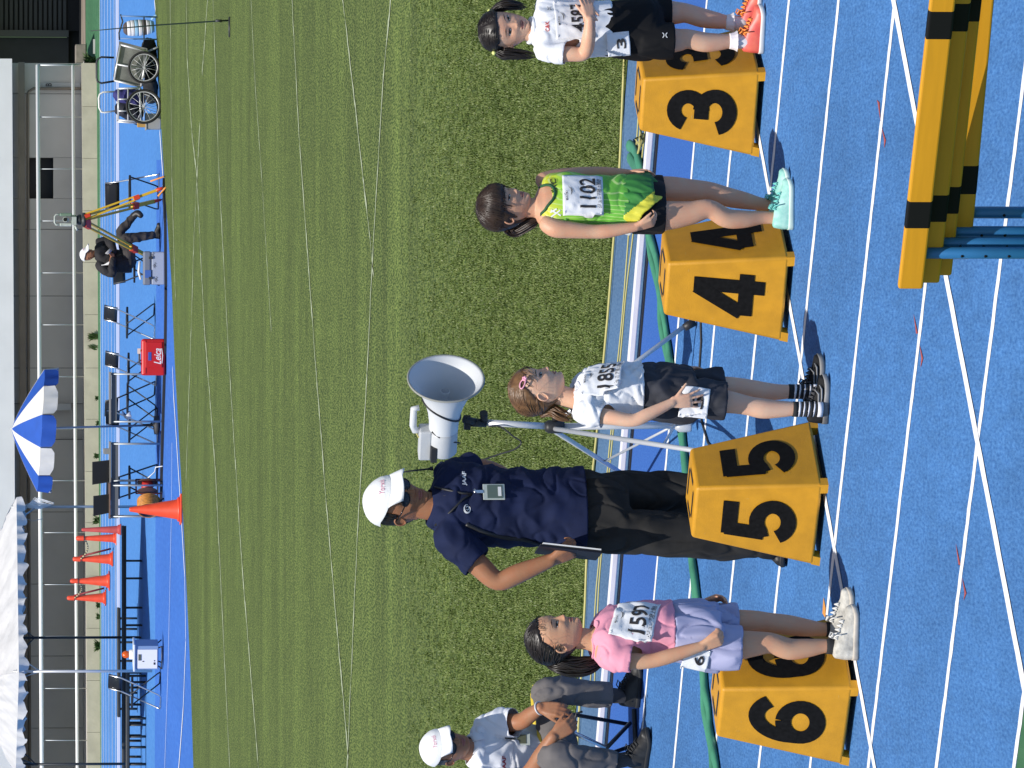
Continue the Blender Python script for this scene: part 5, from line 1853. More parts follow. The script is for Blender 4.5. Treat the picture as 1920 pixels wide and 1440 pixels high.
# ---------------------------------------------------------------- girl, lane 6 (pink tee, lavender shorts)
def child6():
    Y0 = G(1604, 1190).y
    J = lambda x, y, d=0.0: P(x, y, Y0 + d)
    org = V3((J(1604, 1190).x, Y0, 0))
    e = empty('person', org, 'girl in pink tee and lavender shorts with long black ponytail by box 6', 'person', 'young runners waiting beside their lane boxes')
    yaw = 60
    tor = [(J(1110, 1202), .052, .05, yaw), (J(1120, 1200), .112, .06, yaw), (J(1136, 1197), .134, .076, yaw), (J(1170, 1190), .124, .090, yaw), (J(1210, 1185), .112, .094, yaw), (J(1250, 1184), .108, .094, yaw), (J(1290, 1189), .12, .098, yaw), (J(1330, 1194), .120, .094, yaw), (J(1352, 1196), .06, .05, yaw)]
    legs = [([(1310, 1206, -.05), (1370, 1210, -.05), (1415, 1207, -.055), (1445, 1206, -.06), (1480, 1217, -.05), (1515, 1215, -.045), (1550, 1211, -.04), (1580, 1213, -.04)], [.068, .062, .050, .0415, .0425, .037, .0272, .027]),
            ([(1310, 1178, .06), (1370, 1170, .06), (1415, 1166, .055), (1440, 1167, .055), (1478, 1172, .06), (1512, 1177, .065), (1545, 1180, .07), (1575, 1180, .07)], [.066, .057, .045, .039, .040, .035, .0265, .026])]
    mb = MB()
    torso(mb, tor)
    leg_pair(mb, J, legs)
    limb(mb, [J(*p) for p in ((1140, 1232, -.10), (1165, 1238, -.125), (1190, 1240, -.135), (1222, 1239, -.145), (1260, 1229, -.155), (1318, 1211, -.165))], [.036, .036, .033, .029, .029, .0195], 18)
    limb(mb, [J(*p) for p in ((1134, 1165, .10), (1170, 1155, .13), (1225, 1146, .14), (1265, 1142, .12), (1318, 1132, .08))], [.035, .034, .028, .027, .019], 18)
    limb(mb, [J(1122, 1203), J(1098, 1198), J(1070, 1196)], [.046, .0425, .045], 18)
    hand(mb, J(1318, 1211, -.165), J(1352, 1198, -.18) - J(1318, 1211, -.165), V3((.5, .85, .1)), .135, (1.0, 1.05, 1.05, 1.1), .02, 1, .35, .7, 1.0)
    hand(mb, J(1318, 1132, .08), J(1352, 1118, .06) - J(1318, 1132, .08), V3((-.6, -.4, -.3)), .13, (.6, .7, .8, .9), .02, -1, .5, .4, .95)
    H = .215
    M = Matrix.Translation(J(1040, 1194)) @ rot_head(66, -2, 0)
    hd = Head(M, H, width=1.0, nose=.78)
    body_obj(e, org, mb, .0042, hd, SK_C, .014, smile=.6)
    pink = mat('pink_tee', (.74, .30, .40), .85, bump=.08, bscale=90)
    mb = MB()
    st = [(J(1108, 1203), .058, .054, yaw)] + grow(tor[1:3], .021) + grow(tor[3:6], .015) + [(J(1264, 1184), .127, .112, yaw)]
    torso(mb, st)
    for pts, r_ in (([(1142, 1230, -.095), (1160, 1235, -.12), (1186, 1238, -.13)], [.050, .052, .053]), ([(1138, 1168, .095), (1156, 1160, .12), (1182, 1154, .13)], [.049, .050, .050])):
        limb(mb, [J(*p) for p in pts], r_, 20, 5, True)
    nc = neck_cut(J(1114, 1202), yaw, .060, .064, .03)
    ends = [(J(1186, 1238, -.13), J(1186, 1238, -.13) - J(1160, 1235, -.12)), (J(1182, 1154, .13), J(1182, 1154, .13) - J(1156, 1160, .12))]
    hz = J(1262, 1184).z
    kp = in_torso(st, .012)
    so_, co, fs = cloth('tee_shirt', mb, .006, pink, e, org, .017, (9, 9, 11), 12.0, cut=lambda p: nc(p) or p.z < hz or any(past(p, a_, d_, .085, kp) for a_, d_ in ends))
    bv = BVHTree.FromPolygons([V3(v) for v in co], fs)
    F, L = tan_yaw(yaw)
    mb = MB()
    mb.tube([snap(bv, J(1114, 1202) + L * (.060 * math.cos(t)) + F * (.064 * math.sin(t)) + V3((0, 0, -.03 * max(0, math.sin(t)))), .001) for t in np.linspace(0, 2 * math.pi, 33)[:-1]], .005, 6, closed=True)
    mb.build('collar', pink, so_, org)
    lav = mat('lavender_shorts', (.33, .34, .52), .6)
    mb = MB()
    torso(mb, [(J(1256, 1185), .116, .10, yaw), (J(1275, 1186), .128, .112, yaw), (J(1315, 1191), .142, .122, yaw), (J(1345, 1195), .142, .118, yaw)])
    limb(mb, [J(1315, 1210, -.05), J(1350, 1214, -.06), J(1386, 1216, -.06)], [.080, .086, .084], 22)
    limb(mb, [J(1315, 1172, .06), J(1350, 1166, .06), J(1380, 1163, .06)], [.074, .076, .074], 22)
    ends6 = [(J(1389, 1217, -.06), J(1386, 1216, -.06) - J(1350, 1214, -.06)), (J(1386, 1163, .06), J(1380, 1163, .06) - J(1350, 1166, .06))]
    wz = J(1258, 1185).z
    sho, co2, fs2_ = cloth('shorts', mb, .006, lav, e, org, .024, (13, 13, 5), 5.0, cut=lambda p: p.z > wz or any(past(p, a_, d_) for a_, d_ in ends6))
    bv2 = BVHTree.FromPolygons([V3(v) for v in co2], fs2_)
    bib(e, org, J(1305, 1238, -.12), -14, .10, .10, '6', roll=-10, rho=.10, small=False, num_w=.42, curl=.003, bvh=bv2)
    b_, S = bib(e, org, J(1190, 1160, -.085), 50, .205, .170, '1597', roll=-16, pitch=-8, rho=.22, curl=.006, seed=11, bvh=bv)
    m_bk = mat('black_sock', (.018, .018, .02), .9)
    for (y, d, rr) in ((1212, -.04, .0315), (1180, .07, .0305)):
        mb = MB(); mb.tube([J(1549, y, d), J(1556, y, d), J(1575, y + 1, d), J(1590, y + 1, d)], [rr - .002, rr, rr + .001, rr + .003], 18)
        mb.build('sock', m_bk, e, org)
    m_u = mat('white_shoe', (.47, .45, .40), .6, var=.3, scale=30, bump=.5, bscale=30)
    m_s = mat('cream_sole', (.50, .45, .38), .6, var=.2, scale=20)
    h1 = G(1609, 1237)
    for hp, dd, sd_ in ((h1, (.98, -.04), 6), (h1 + V3((.062, .12, 0)), (.98, -.02), 8)):
        shoe(e, org, hp, dd, .215, .088, (m_u, m_s), laces=mat('white_lace', (.66, .65, .62), .8), high=1.12, seed=sd_)
    def mask(t, a):
        c, s_ = math.cos(a), abs(math.sin(a))
        if c > .3: line = .80 - .10 * max(0, s_ - .6)
        elif c > -.12: line = .76 - (.3 - c) * .6
        else: line = max(.12, .50 + (c + .12) * .8)
        return t - line
    mb = MB()
    hd.hair_shell(mb, mask, .036, .010, 15.0)
    tie = V3((-.93, 0, .12))
    for k in range(440):
        a = rnd.uniform(-math.pi, math.pi)
        el = rnd.uniform(.55, 1.4) if math.cos(a) > .2 else rnd.uniform(-.45, 1.3)
        d0 = V3((math.cos(a) * math.cos(el), math.sin(a) * math.cos(el), math.sin(el)))
        hd.lock(mb, d0, tie + V3((0, rnd.uniform(-.15, .15), rnd.uniform(-.15, .12))), .028, .055, rnd.uniform(.007, .015), 8, .014, .12)
    for k in range(16):      # baby hair at the temple
        a = rnd.choice((-1, 1)) * rnd.uniform(.5, 1.1)
        hd.lock(mb, (math.cos(a), math.sin(a), .75), (math.cos(a) * .9, math.sin(a), .42 + rnd.uniform(-.1, .1)), .02, .012, .004, 6, .01, .08)
    tp = hd.W(hd.dirpt(tie.normalized(), .07))
    strands(mb, [tp, J(1050, 1246, .02), J(1078, 1250, .02), J(1108, 1246, .02), J(1136, 1236, .03)], [.02, .036, .042, .036, .010], 110, .0042, seed=21)
    hd.flyaways(mb, 70)
    mb.build('hair', M_hblack, e, org)
    mb = MB()
    mb.tube([tp + V3((math.cos(t) * .004, math.sin(t) * .022, math.cos(t) * .022)) for t in np.linspace(0, 2 * math.pi, 13)[:-1]], .006, 6, closed=True)
    mb.build('hair_tie', M_black, e, org)
child6()

# ---------------------------------------------------------------- girl, lane 3 (white top, black shorts)
def child3():
    Y0 = G(1430, 50).y
    J = lambda x, y, d=0.0: P(x, y, Y0 + d)
    org = V3((J(1430, 50).x, Y0, 0))
    e = empty('person', org, 'girl in white top and black shorts with long pigtails and red shoes by box 3', 'person', 'young runners waiting beside their lane boxes')
    yaw = 30
    F, L = tan_yaw(yaw)
    tor = [(J(1000, 56), .055, .052, yaw), (J(1009, 55), .108, .06, yaw), (J(1022, 52), .134, .072, yaw), (J(1058, 50), .122, .088, yaw), (J(1100, 52), .110, .088, yaw), (J(1140, 54), .108, .088, yaw), (J(1180, 55), .124, .094, yaw), (J(1210, 54), .118, .090, yaw), (J(1238, 52), .06, .05, yaw)]
    legs = [([(1205, 76, -.05), (1245, 76, -.05), (1272, 75, -.05), (1290, 73, -.055), (1320, 79, -.05), (1345, 79, -.045), (1375, 77, -.04), (1402, 78, -.04)], [.066, .060, .050, .043, .0435, .0385, .030, .029]),
            ([(1205, 30, .05), (1245, 25, .05), (1270, 24, .05), (1288, 25, .045), (1315, 33, .05), (1340, 38, .055), (1368, 42, .06), (1395, 43, .06)], [.064, .058, .049, .043, .043, .038, .029, .028])]
    mb = MB()
    torso(mb, tor)
    leg_pair(mb, J, legs)
    limb(mb, [J(*p) for p in ((1022, 94, -.08), (1045, 100, -.10), (1070, 101, -.115), (1096, 99, -.13), (1104, 70, -.19), (1106, 36, -.215))], [.037, .037, .034, .031, .030, .021], 18)
    limb(mb, [J(*p) for p in ((1020, 10, .07), (1060, -4, .08), (1100, -10, .03), (1103, 0, -.06), (1100, 8, -.14))], [.036, .034, .029, .027, .020], 18)
    limb(mb, [J(1014, 57), J(990, 58), J(965, 58)], [.047, .043, .046], 18)
    hand(mb, J(1106, 36, -.215), J(1098, -6, -.20) - J(1106, 36, -.215), V3((.1, 1, .3)), .132, (.3, .4, .45, .5), .03, 1, .5, .3, .95)
    hand(mb, J(1100, 8, -.14), J(1112, 40, -.24) - J(1100, 8, -.14), V3((0, .8, -.4)), .13, (.2, .3, .35, .4), .05, -1, .5, .3, .95)
    H = .212
    M = Matrix.Translation(J(944, 56)) @ rot_head(14, 13, -5)
    hd = Head(M, H, width=1.0, nose=.72)
    body_obj(e, org, mb, .0042, hd, SK_D, .017)
    wt_ = mat('white_top', (0.77, 0.78, 0.81), .7, bump=.08, bscale=90)
    mb = MB()
    st = [(J(992, 57), .050, .050, yaw), (J(1002, 57), .066, .060, yaw)] + grow(tor[1:3], .020) + grow(tor[3:6], .013) + [(J(1146, 54), .12, .10, yaw)]
    torso(mb, st)
    for pts, r_ in (([(1022, 92, -.075), (1040, 98, -.095), (1062, 101, -.11)], [.050, .049, .048]), ([(1020, 12, .065), (1040, 3, .08), (1062, -3, .08)], [.049, .047, .046])):
        limb(mb, [J(*p) for p in pts], r_, 20, 5, True)
    kp = in_torso(st, .012)
    ends = [(J(1062, 101, -.11), J(1062, 101, -.11) - J(1040, 98, -.095)), (J(1062, -3, .08), J(1062, -3, .08) - J(1040, 3, .08))]
    so_, co, fs = cloth('top', mb, .006, wt_, e, org, .014, (14, 14, 6), 6.0, cut=lambda p: any(past(p, a_, d_, .085, kp) for a_, d_ in ends))
    bv = BVHTree.FromPolygons([V3(v) for v in co], fs)
    ring_collar(so_, org, J(995, 57), .052, .052, yaw, .010, wt_, tilt=.2)
    mb = MB()
    Fv, Lv = tan_yaw(24)
    vs, fs2 = fit_text('C&K', .044, .018, .012, 1.0, 3)
    mb.add([drape(bv, J(1026, 50, -.10) + V3((x, 0, y)), .0025) for x, y in vs], fs2, False)
    mb.build('lettering', mat('red_print', (.55, .06, .05), .6), so_, org)
    def emblem(c, Fv, Lv, s, parent, m, bv_):
        mb = MB()
        for sg in (1, -1):
            p = arc(0, sg * .62, .5, .42, -90 - 78 * sg if sg > 0 else 90 - 78, -90 + 78 if sg > 0 else 90 + 78, 12)
            vs, fs2 = stroke([(x * s, y * s) for x, y in p], .16 * s)
            mb.add([drape(bv_, c + V3((x, 0, y)), .003) for x, y in vs], fs2, False)
        return mb.build('emblem', m, parent, org)
    emblem(J(1029, 17, -.04), *tan_yaw(40), .016, so_, mat('grey_print', (.12, .12, .13), .6), bv)
    mb = MB()
    torso(mb, [(J(1126, 54), .114, .094, yaw), (J(1160, 55), .130, .106, yaw), (J(1205, 55), .140, .110, yaw), (J(1225, 54), .138, .104, yaw), (J(1242, 53), .095, .075, yaw)])
    limb(mb, [J(1205, 76, -.05), J(1235, 77, -.055), J(1262, 77, -.055)], [.078, .080, .079], 22)
    limb(mb, [J(1205, 30, .05), J(1235, 26, .05), J(1258, 24, .05)], [.075, .077, .075], 22)
    bsh = mat('black_shorts', (.006, .006, .007), .75, spec=.2)
    ends3 = [(J(1264, 77, -.055), J(1262, 77, -.055) - J(1235, 77, -.055)), (J(1260, 24, .05), J(1258, 24, .05) - J(1235, 26, .05))]
    sho, co2, fs3 = cloth('shorts', mb, .006, bsh, e, org, .009, (9, 9, 6), 3.0, cut=lambda p: any(past(p, a_, d_) for a_, d_ in ends3))
    bv2 = BVHTree.FromPolygons([V3(v) for v in co2], fs3)
    emblem(J(1247, 66, -.142), *tan_yaw(12), .020, sho, M_white, bv2)
    bo, S = bib(e, org, J(1160, 82, -.13), 6, .105, .10, '3', roll=6, rho=.13, small=False, num_w=.42, curl=.003, bvh=bv2)
    bib(e, org, J(1076, 31, -.098), 30, .20, .165, '4587', roll=2, pitch=0, rho=.17, curl=.005, seed=14, bvh=bv)
    wsk = mat('white_frill', (.80, .74, .74), .9)
    for (x0, y, d, rr) in ((1367, 77, -.04, .034), (1360, 42, .06, .033)):
        mb = MB(); mb.tube([J(x0, y, d), J(x0 + 10, y, d), J(x0 + 30, y + 1, d), J(x0 + 42, y + 1, d)], [rr, rr, rr - .002, rr], 18)
        sk = mb.build('sock', wsk, e, org)
        mb = MB()
        n = 48
        vs = []
        for i in range(n):
            a = 2 * math.pi * i / n
            for z, k in ((2, 1.03), (9, 1.12), (15, 1.30 + .10 * math.sin(a * 12))):
                c = J(x0 + z, y, d)
                vs.append(c + V3((math.cos(a), math.sin(a), 0)) * (rr * k))
        mb.add(vs, [(i * 3 + j, ((i + 1) % n) * 3 + j, ((i + 1) % n) * 3 + j + 1, i * 3 + j + 1) for i in range(n) for j in range(2)], True)
        mb.build('sock_frill', wsk, sk, org)
    m_u = mat('coral_shoe', (.62, .055, .06), .45, var=.35, scale=16, col2=(.75, .16, .10))
    m_s = mat('shoe_white_sole', (.68, .67, .65), .6)
    ml = mat('orange_lace', (.85, .27, .05), .7)
    h1 = G(1432, 99)
    shoe(e, org, h1, (.86, -.25), .215, .088, (m_u, m_s), laces=ml, high=1.1, seed=9)
    shoe(e, org, h1 + V3((.088, .10, 0)), (.9, -.18), .215, .088, (m_u, m_s), laces=ml, high=1.1, seed=10)
    def mask(t, a):
        c, s_ = math.cos(a), abs(math.sin(a))
        if c > .3: line = .72 - .14 * max(0, s_ - .45)
        elif c > -.1: line = .72 - (.3 - c) * .7
        else: line = max(.14, .46 + (c + .1) * .7)
        part = .10 * math.exp(-(math.sin(a) / .05) ** 2) if (c > -.5 and t > .7) else 0
        return t - line - part * .2
    mb = MB()
    hd.hair_shell(mb, mask, .034, .010, 22.0)
    for sg in (-1, 1):
        tie = V3((-.25, sg * .95, .30))
        for k in range(230):
            d0 = V3((rnd.uniform(-.9, .85), sg * rnd.uniform(.02, .6), 1.0)).normalized()
            if rnd.random() < .35: d0 = V3((-.9, sg * rnd.uniform(.05, .9), rnd.uniform(-.5, .8))).normalized()
            if rnd.random() < .25: d0 = V3((.75, sg * rnd.uniform(.1, .6), .46 + rnd.uniform(0, .3))).normalized()
            hd.lock(mb, d0, tie + V3((rnd.uniform(-.1, .1), 0, rnd.uniform(-.1, .1))), .028, .06, rnd.uniform(.007, .015), 8, .014, .08)
        tp = hd.W(hd.dirpt(tie.normalized(), .07))
        end = J(1008, 104, -.02) if sg < 0 else J(990, 12, .03)
        mid = J(955, 101, -.01) if sg < 0 else J(950, 9, .02)
        strands(mb, [tp, tp.lerp(mid, .5) + V3((.006 * sg, 0, 0)), mid, mid.lerp(end, .55), end], [.014, .022, .024, .020, .008], 55, .0035, seed=30 + sg)
    hd.flyaways(mb, 70)
    mb.build('hair', M_hblack, e, org)
    for sg in (-1, 1):
        tie = V3((-.25, sg * .95, .30))
        tp = hd.W(hd.dirpt(tie.normalized(), .075))
        mb = MB(); mb.sphere(tp + V3((sg * .004, -.01, .012)), .0095, 12, 8)
        mb.build('hair_bobble', mat('lemon_bobble', (.75, .78, .25), .4), e, org)
child3()
# ---------------------------------------------------------------- officials
M_capw = mat('white_cap', (.76, .77, .78), .8, bump=.15, bscale=80)
M_navy = mat('navy_polo', (.008, .014, .050), .85, var=.2, scale=10, spec=.25)
M_trsr = mat('black_trousers', (.028, .027, .026), .9, spec=.2, var=.3, scale=9)
M_greytr = mat('grey_trousers', (.125, .115, .115), .85, var=.15, scale=9)
M_bkshoe = mat('black_leather', (.016, .016, .017), .5, var=.4, scale=30)
def cap(parent, org, hd, brim_dir_yaw=None, lettering='Yorxol', tcol=(.62, .26, .36)):
    mb = MB()
    n, vs, fs = 40, [], []
    rows = np.linspace(.70, 1.0, 16)
    for i, t in enumerate(list(rows)):
        for j in range(n):
            a = 2 * math.pi * j / n
            tt = t if math.cos(a) > -.2 else t - (.10 * (1 - (t - .70) / .30)) * min(1, (-.2 - math.cos(a)) * 1.6)
            vs.append(hd.W(hd.pt(min(tt, .9995), a, .075 - .010 * max(0, (t - .9) / .1), False) + V3((0, 0, .018))))
    for i in range(len(rows) - 1):
        for j in range(n):
            fs.append((i * n + j, i * n + (j + 1) % n, (i + 1) * n + (j + 1) % n, (i + 1) * n + j))
    mb.add(vs, fs, True)
    mb.sphere(hd.W(hd.pt(1.0, 0, .07, False)), .006, 10, 6)
    c = mb.build('cap', M_capw, parent, org)
    mb = MB()
    vs, fs = [], []
    m, k = 17, 6
    for i in range(m):
        a = (i / (m - 1) - .5) * 2.0
        b0 = hd.pt(.715, a, .058, False)
        for j in range(k):
            u = j / (k - 1)
            ext = .40 * math.cos(a * .82) ** .8
            vs.append(hd.W(V3((b0.x + ext * u, b0.y * (1 - .06 * u), b0.z - .05 * u - .10 * u * u * abs(math.sin(a)) - .035 * (a ** 2) * u))))
    fs = [(i * k + j, (i + 1) * k + j, (i + 1) * k + j + 1, i * k + j + 1) for i in range(m - 1) for j in range(k - 1)]
    mb.add(vs, fs, True)
    b = mb.build('brim', M_capw, c, org)
    sf = b.modifiers.new('t', 'SOLIDIFY'); sf.thickness = .004
    mb = MB()
    vs, fs = fit_text(lettering, .80, .065, .0, 1.0, 3)
    mb.add([hd.W(hd.pt(.835 + y, x, .082, False) + V3((.004, 0, .018))) for x, y in vs], fs, False)
    mb.build('cap_lettering', mat('cap_lettering_pink', tcol, .7), c, org)
    return c
def glasses(parent, org, hd, m):
    mb = MB()
    for sg in (-1, 1):
        ys = [sg * (.155 + .122 * math.cos(t)) for t in np.linspace(0, 2 * math.pi, 25)[:-1]]
        ts = [.468 + .074 * math.sin(t) * (1 - .15 * sg * 0) for t in np.linspace(0, 2 * math.pi, 25)[:-1]]
        pts = []
        for y, t in zip(ys, ts):
            q = hd.front(sg * .15, .50, 0.0)
            pts.append(hd.W(V3((q.x + .055 - abs(y) ** 2 * .9 + .02, y, t))))
        c = sum(pts, V3()) / len(pts)
        mb.add([c] + pts, [(0, 1 + i, 1 + (i + 1) % 24) for i in range(24)], True)
        mb.tube(pts, .0025, 6, closed=True)
        w = hd.sec(.48)[2]
        mb.tube([pts[0] if sg > 0 else pts[0], hd.W(V3((.20, sg * (w + .03), .49))), hd.W(V3((-.08, sg * (w + .02), .49)))], .0028, 6)
    mb.tube([hd.W(V3((.49, -.05, .48))), hd.W(V3((.50, 0, .49))), hd.W(V3((.49, .05, .48)))], .0025, 6)
    return mb.build('sunglasses', m, parent, org)
def short_hair(parent, org, hd, m, seed):
    def mask(t, a):
        c = math.cos(a)
        line = .70 if c > .3 else (.42 + max(0, c + .1) * .9 if c > -.1 else max(.16, .42 + (c + .1) * .55))
        return t - line
    mb = MB()
    hd.hair_shell(mb, mask, .022, .012, seed)
    for k in range(160):
        a = rnd.choice((-1, 1)) * rnd.uniform(1.2, 3.1)
        hd.lock(mb, (math.cos(a) * .9, math.sin(a) * .9, .5), (math.cos(a), math.sin(a), -.05 - .4 * max(0, -math.cos(a)) + rnd.uniform(-.1, .1)), .018, .012, .008, 6, .006, .1)
    return mb.build('hair', m, parent, org)
M_lens = mat('dark_lens', (.010, .010, .012), .15)

def standing_official():
    Y0 = G(1474, 985).y
    J = lambda x, y, d=0.0: P(x, y, Y0 + d)
    org = V3((J(1474, 985).x, Y0, 0))
    e = empty('person', org, 'official in navy polo shirt, white cap and dark glasses standing behind box 5', 'person')
    yaw = 38
    F, L = tan_yaw(yaw)
    tor = [(J(812, 953), .066, .062, yaw), (J(824, 950), .135, .078, yaw), (J(842, 946), .175, .095, yaw), (J(890, 948), .168, .118, yaw), (J(950, 950), .158, .118, yaw), (J(1010, 951), .152, .116, yaw), (J(1060, 955), .146, .108, yaw), (J(1110, 957), .13, .10, yaw), (J(1150, 958), .07, .06, yaw)]
    rarm = ([(842, 1006, -.12), (870, 1035, -.15), (900, 1062, -.165), (934, 1089, -.175), (975, 1074, -.20), (1034, 1050, -.225)], [.058, .054, .048, .042, .042, .029])
    larm = ([(836, 892, .13), (870, 882, .17), (915, 882, .22), (960, 905, .26), (1000, 930, .26)], [.056, .052, .044, .042, .030])
    mb = MB()
    torso(mb, tor)
    for a in (rarm, larm): limb(mb, [J(*p) for p in a[0]], a[1], 18, 5)
    limb(mb, [J(824, 952), J(800, 948), J(772, 944)], [.062, .060, .060], 18)
    hand(mb, J(1034, 1050, -.225), J(1068, 1036, -.24) - J(1034, 1050, -.225), V3((.8, .55, -.2)), .185, (1.1, 1.15, 1.2, 1.2), .02, 1, .4, .7, 1.0)
    H = .25
    M = Matrix.Translation(J(744, 941)) @ rot_head(33, 14, 3)
    hd = Head(M, H, width=.96, nose=1.05, child=False, jaw=1.08)
    body_obj(e, org, mb, .0055, hd, SK_M, .016)
    # trousers
    mb = MB()
    torso(mb, [(J(1076, 956), .172, .128, yaw), (J(1110, 958), .176, .132, yaw), (J(1150, 960), .168, .122, yaw), (J(1180, 961), .14, .10, yaw)])
    limb(mb, [J(*p) for p in ((1130, 990, -.05), (1200, 998, -.06), (1290, 1006, -.065), (1380, 1012, -.05), (1450, 1012, -.04))], [.100, .096, .088, .080, .074], 24)
    limb(mb, [J(*p) for p in ((1130, 928, .07), (1200, 925, .08), (1290, 925, .09), (1380, 925, .10), (1450, 926, .11))], [.095, .090, .083, .077, .072], 24)
    cloth('trousers', mb, .007, M_trsr, e, org, .022, (8, 8, 4), 3.0)
    # polo
    mb = MB()
    st = [(J(810, 953), .078, .072, yaw)] + grow(tor[1:3], .024) + grow(tor[3:6], .018) + [(J(1060, 954), .182, .138, yaw), (J(1102, 956), .192, .148, yaw)]
    torso(mb, st)
    ra = [(846, 1004, -.12), (868, 1030, -.145), (896, 1056, -.16)]
    la = [(840, 895, .12), (865, 885, .16), (893, 880, .19)]
    limb(mb, [J(*p) for p in ra], [.076, .076, .073], 22)
    limb(mb, [J(*p) for p in la], [.072, .072, .070], 22)
    ends = [(J(*ra[2]), J(*ra[2]) - J(*ra[1])), (J(*la[2]), J(*la[2]) - J(*la[1]))]
    kp = in_torso(st, .012)
    hz = J(1096, 955).z
    nc = neck_cut(J(812, 953), yaw, .072, .072, .03)
    so_, co, fs = cloth('polo_shirt', mb, .0065, M_navy, e, org, .017, (7, 7, 10), 17.0, cut=lambda p: nc(p) or p.z < hz or any(past(p, a_, d_, .11, kp) for a_, d_ in ends))
    bv = BVHTree.FromPolygons([V3(v) for v in co], fs)
    mb = MB()
    vs = []
    nn_ = 36
    for i in range(nn_ + 1):
        th = R(90) + R(12) + (2 * math.pi - R(24)) * i / nn_
        q = J(806, 951) + L * (.070 * math.cos(th)) + F * (.072 * math.sin(th)) + V3((0, 0, -.028 * max(0, math.sin(th))))
        o_ = (L * math.cos(th) + F * math.sin(th))
        vs += [q + V3((0, 0, .014)), q + o_ * .012 + V3((0, 0, .004)), q + o_ * .030 - V3((0, 0, .026 + .012 * max(0, math.sin(th))))]
    mb.add(vs, [(i * 3 + j, i * 3 + j + 1, (i + 1) * 3 + j + 1, (i + 1) * 3 + j) for i in range(nn_) for j in range(2)], True)
    c_ = mb.build('collar', M_navy, so_, org); c_.modifiers.new('t', 'SOLIDIFY').thickness = .003
    mb = MB()
    mb.tube([snap(bv, J(x, y, -.1), .0015) for x, y in ((832, 930), (860, 934), (890, 936))], .0022, 5)
    mb.build('placket', mat('navy_dark', (.010, .012, .035), .8), so_, org)
    def decal(body, px, w, h, bold, m, name, dz=-.12, rl=0.0):
        vs, fs2 = fit_text(body, w, h, bold, 1.0, 3)
        mb = MB()
        c = J(px[0], px[1], dz)
        cr_, sr_ = math.cos(R(rl)), math.sin(R(rl))
        Lx = V3((1, 0, 0))
        mb.add([drape(bv, c + Lx * (x * cr_ - y * sr_) + V3((0, 0, x * sr_ + y * cr_)), .003) for x, y in vs], fs2, False)
        return mb.build(name, m, so_, org)
    decal('JAAF', (872, 898), .058, .021, .03, mat('pale_print', (.62, .66, .72), .6), 'lettering', -.1, -4)
    mb = MB()
    for p, ww in ((arc(0, 0, .017, .013, -10, 300, 22), [.0016 + .0052 * math.sin(i / 22 * math.pi) for i in range(23)]), (arc(.002, -.001, .008, .0055, 120, 430, 14), .0036)):
        vs, fs2 = stroke(p, ww)
        mb.add([drape(bv, J(876, 954, -.16) + V3((1, 0, 0)) * x + V3((0, 0, y)), .003) for x, y in vs], fs2, False)
    mb.build('spiral_mark', M_white, so_, org)
    # lanyard and pass
    mb = MB()
    mb.tube([drape(bv, J(*p), .004) for p in ((818, 985, -.10), (845, 960, -.15), (868, 938, -.16), (885, 927, -.16))], .005, 6)
    mb.tube([drape(bv, J(*p), .004) for p in ((812, 912, -.05), (840, 920, -.12), (868, 926, -.16), (885, 927, -.16))], .005, 6)
    ln = mb.build('lanyard', M_black, e, org)
    C = drape(bv, J(925, 926, -.16), .012)
    yv, rv = V3((math.sin(R(30)), -math.cos(R(30)), 0)), V3((math.cos(R(30)), math.sin(R(30)), 0))
    MM_ = Matrix((rv, -yv, V3((0, 0, 1)))).transposed().to_4x4(); MM_.translation = C
    mb = MB(); mb.box((0, 0, 0), (.075, .004, .092), M=MM_)
    ps = mb.build('name_pass', mat('clear_plastic', (.45, .50, .47), .15), e, org, bevel=.002)
    mb = MB(); mb.box((0, -.0032, -.004), (.062, .002, .064), M=MM_); mb.build('pass_card', mat('pass_green', (.10, .14, .12), .5), ps, org)
    mb = MB(); mb.box((0, -.0048, -.024), (.044, .001, .014), M=MM_); mb.build('pass_label', M_white, ps, org)
    mb = MB(); mb.box((0, 0, .062), (.014, .008, .034), M=MM_); mb.tube([MM_ @ V3((-.008, -.004, .078)), MM_ @ V3((.010, -.004, .082))], .006, 8); mb.build('clip', M_chrome, ps, org)
    # strap hanging from under the arm to the folder
    mb = MB()
    q = [(872, 982), (905, 996), (945, 1006), (985, 1011), (1020, 1022)]
    pts = [V3(v) for v in cr([tuple(drape(bv, J(x, y, -.1), .006)) for x, y in q], 5)]
    vs = []
    for i, p in enumerate(pts):
        t = (pts[min(i + 1, len(pts) - 1)] - pts[max(i - 1, 0)]).normalized()
        s_ = t.cross(V3((0, -1, 0))).normalized()
        vs += [p + s_ * .008, p - s_ * .008]
    mb.add(vs, [(2 * i, 2 * i + 1, 2 * i + 3, 2 * i + 2) for i in range(len(pts) - 1)], True)
    mb.build('sling_strap', M_black, e, org).modifiers.new('t', 'SOLIDIFY').thickness = .003
    # radio with its antenna on the far shoulder
    mb = MB(); mb.tube([J(806, 879, .10), J(770, 883, .10), J(739, 888, .10)], [.0042, .0035, .0028], 8)
    mb.tube([J(812, 878, .10), J(806, 879, .10)], [.010, .008], 8)
    tag(mb.build('radio_antenna', M_black, None, J(806, 879, .10)), 'thin black antenna rod sticking up behind the standing official', 'antenna')
    # shoes
    shoe(e, org, G(1462, 1004), (-.35, -.94), .285, .10, (M_bkshoe, M_rubber), seed=2)
    shoe(e, org, G(1452, 930), (.55, -.83), .285, .10, (M_bkshoe, M_rubber), seed=3)
    cap(e, org, hd)
    glasses(e, org, hd, M_lens)
    short_hair(e, org, hd, M_hblack, 4.0)
    # clipboard held in the hand
    c = J(1058, 1038, -.20)
    a_, b_ = J(1010, 1030, -.19), J(1118, 1042, -.19)
    u = (b_ - a_).normalized()
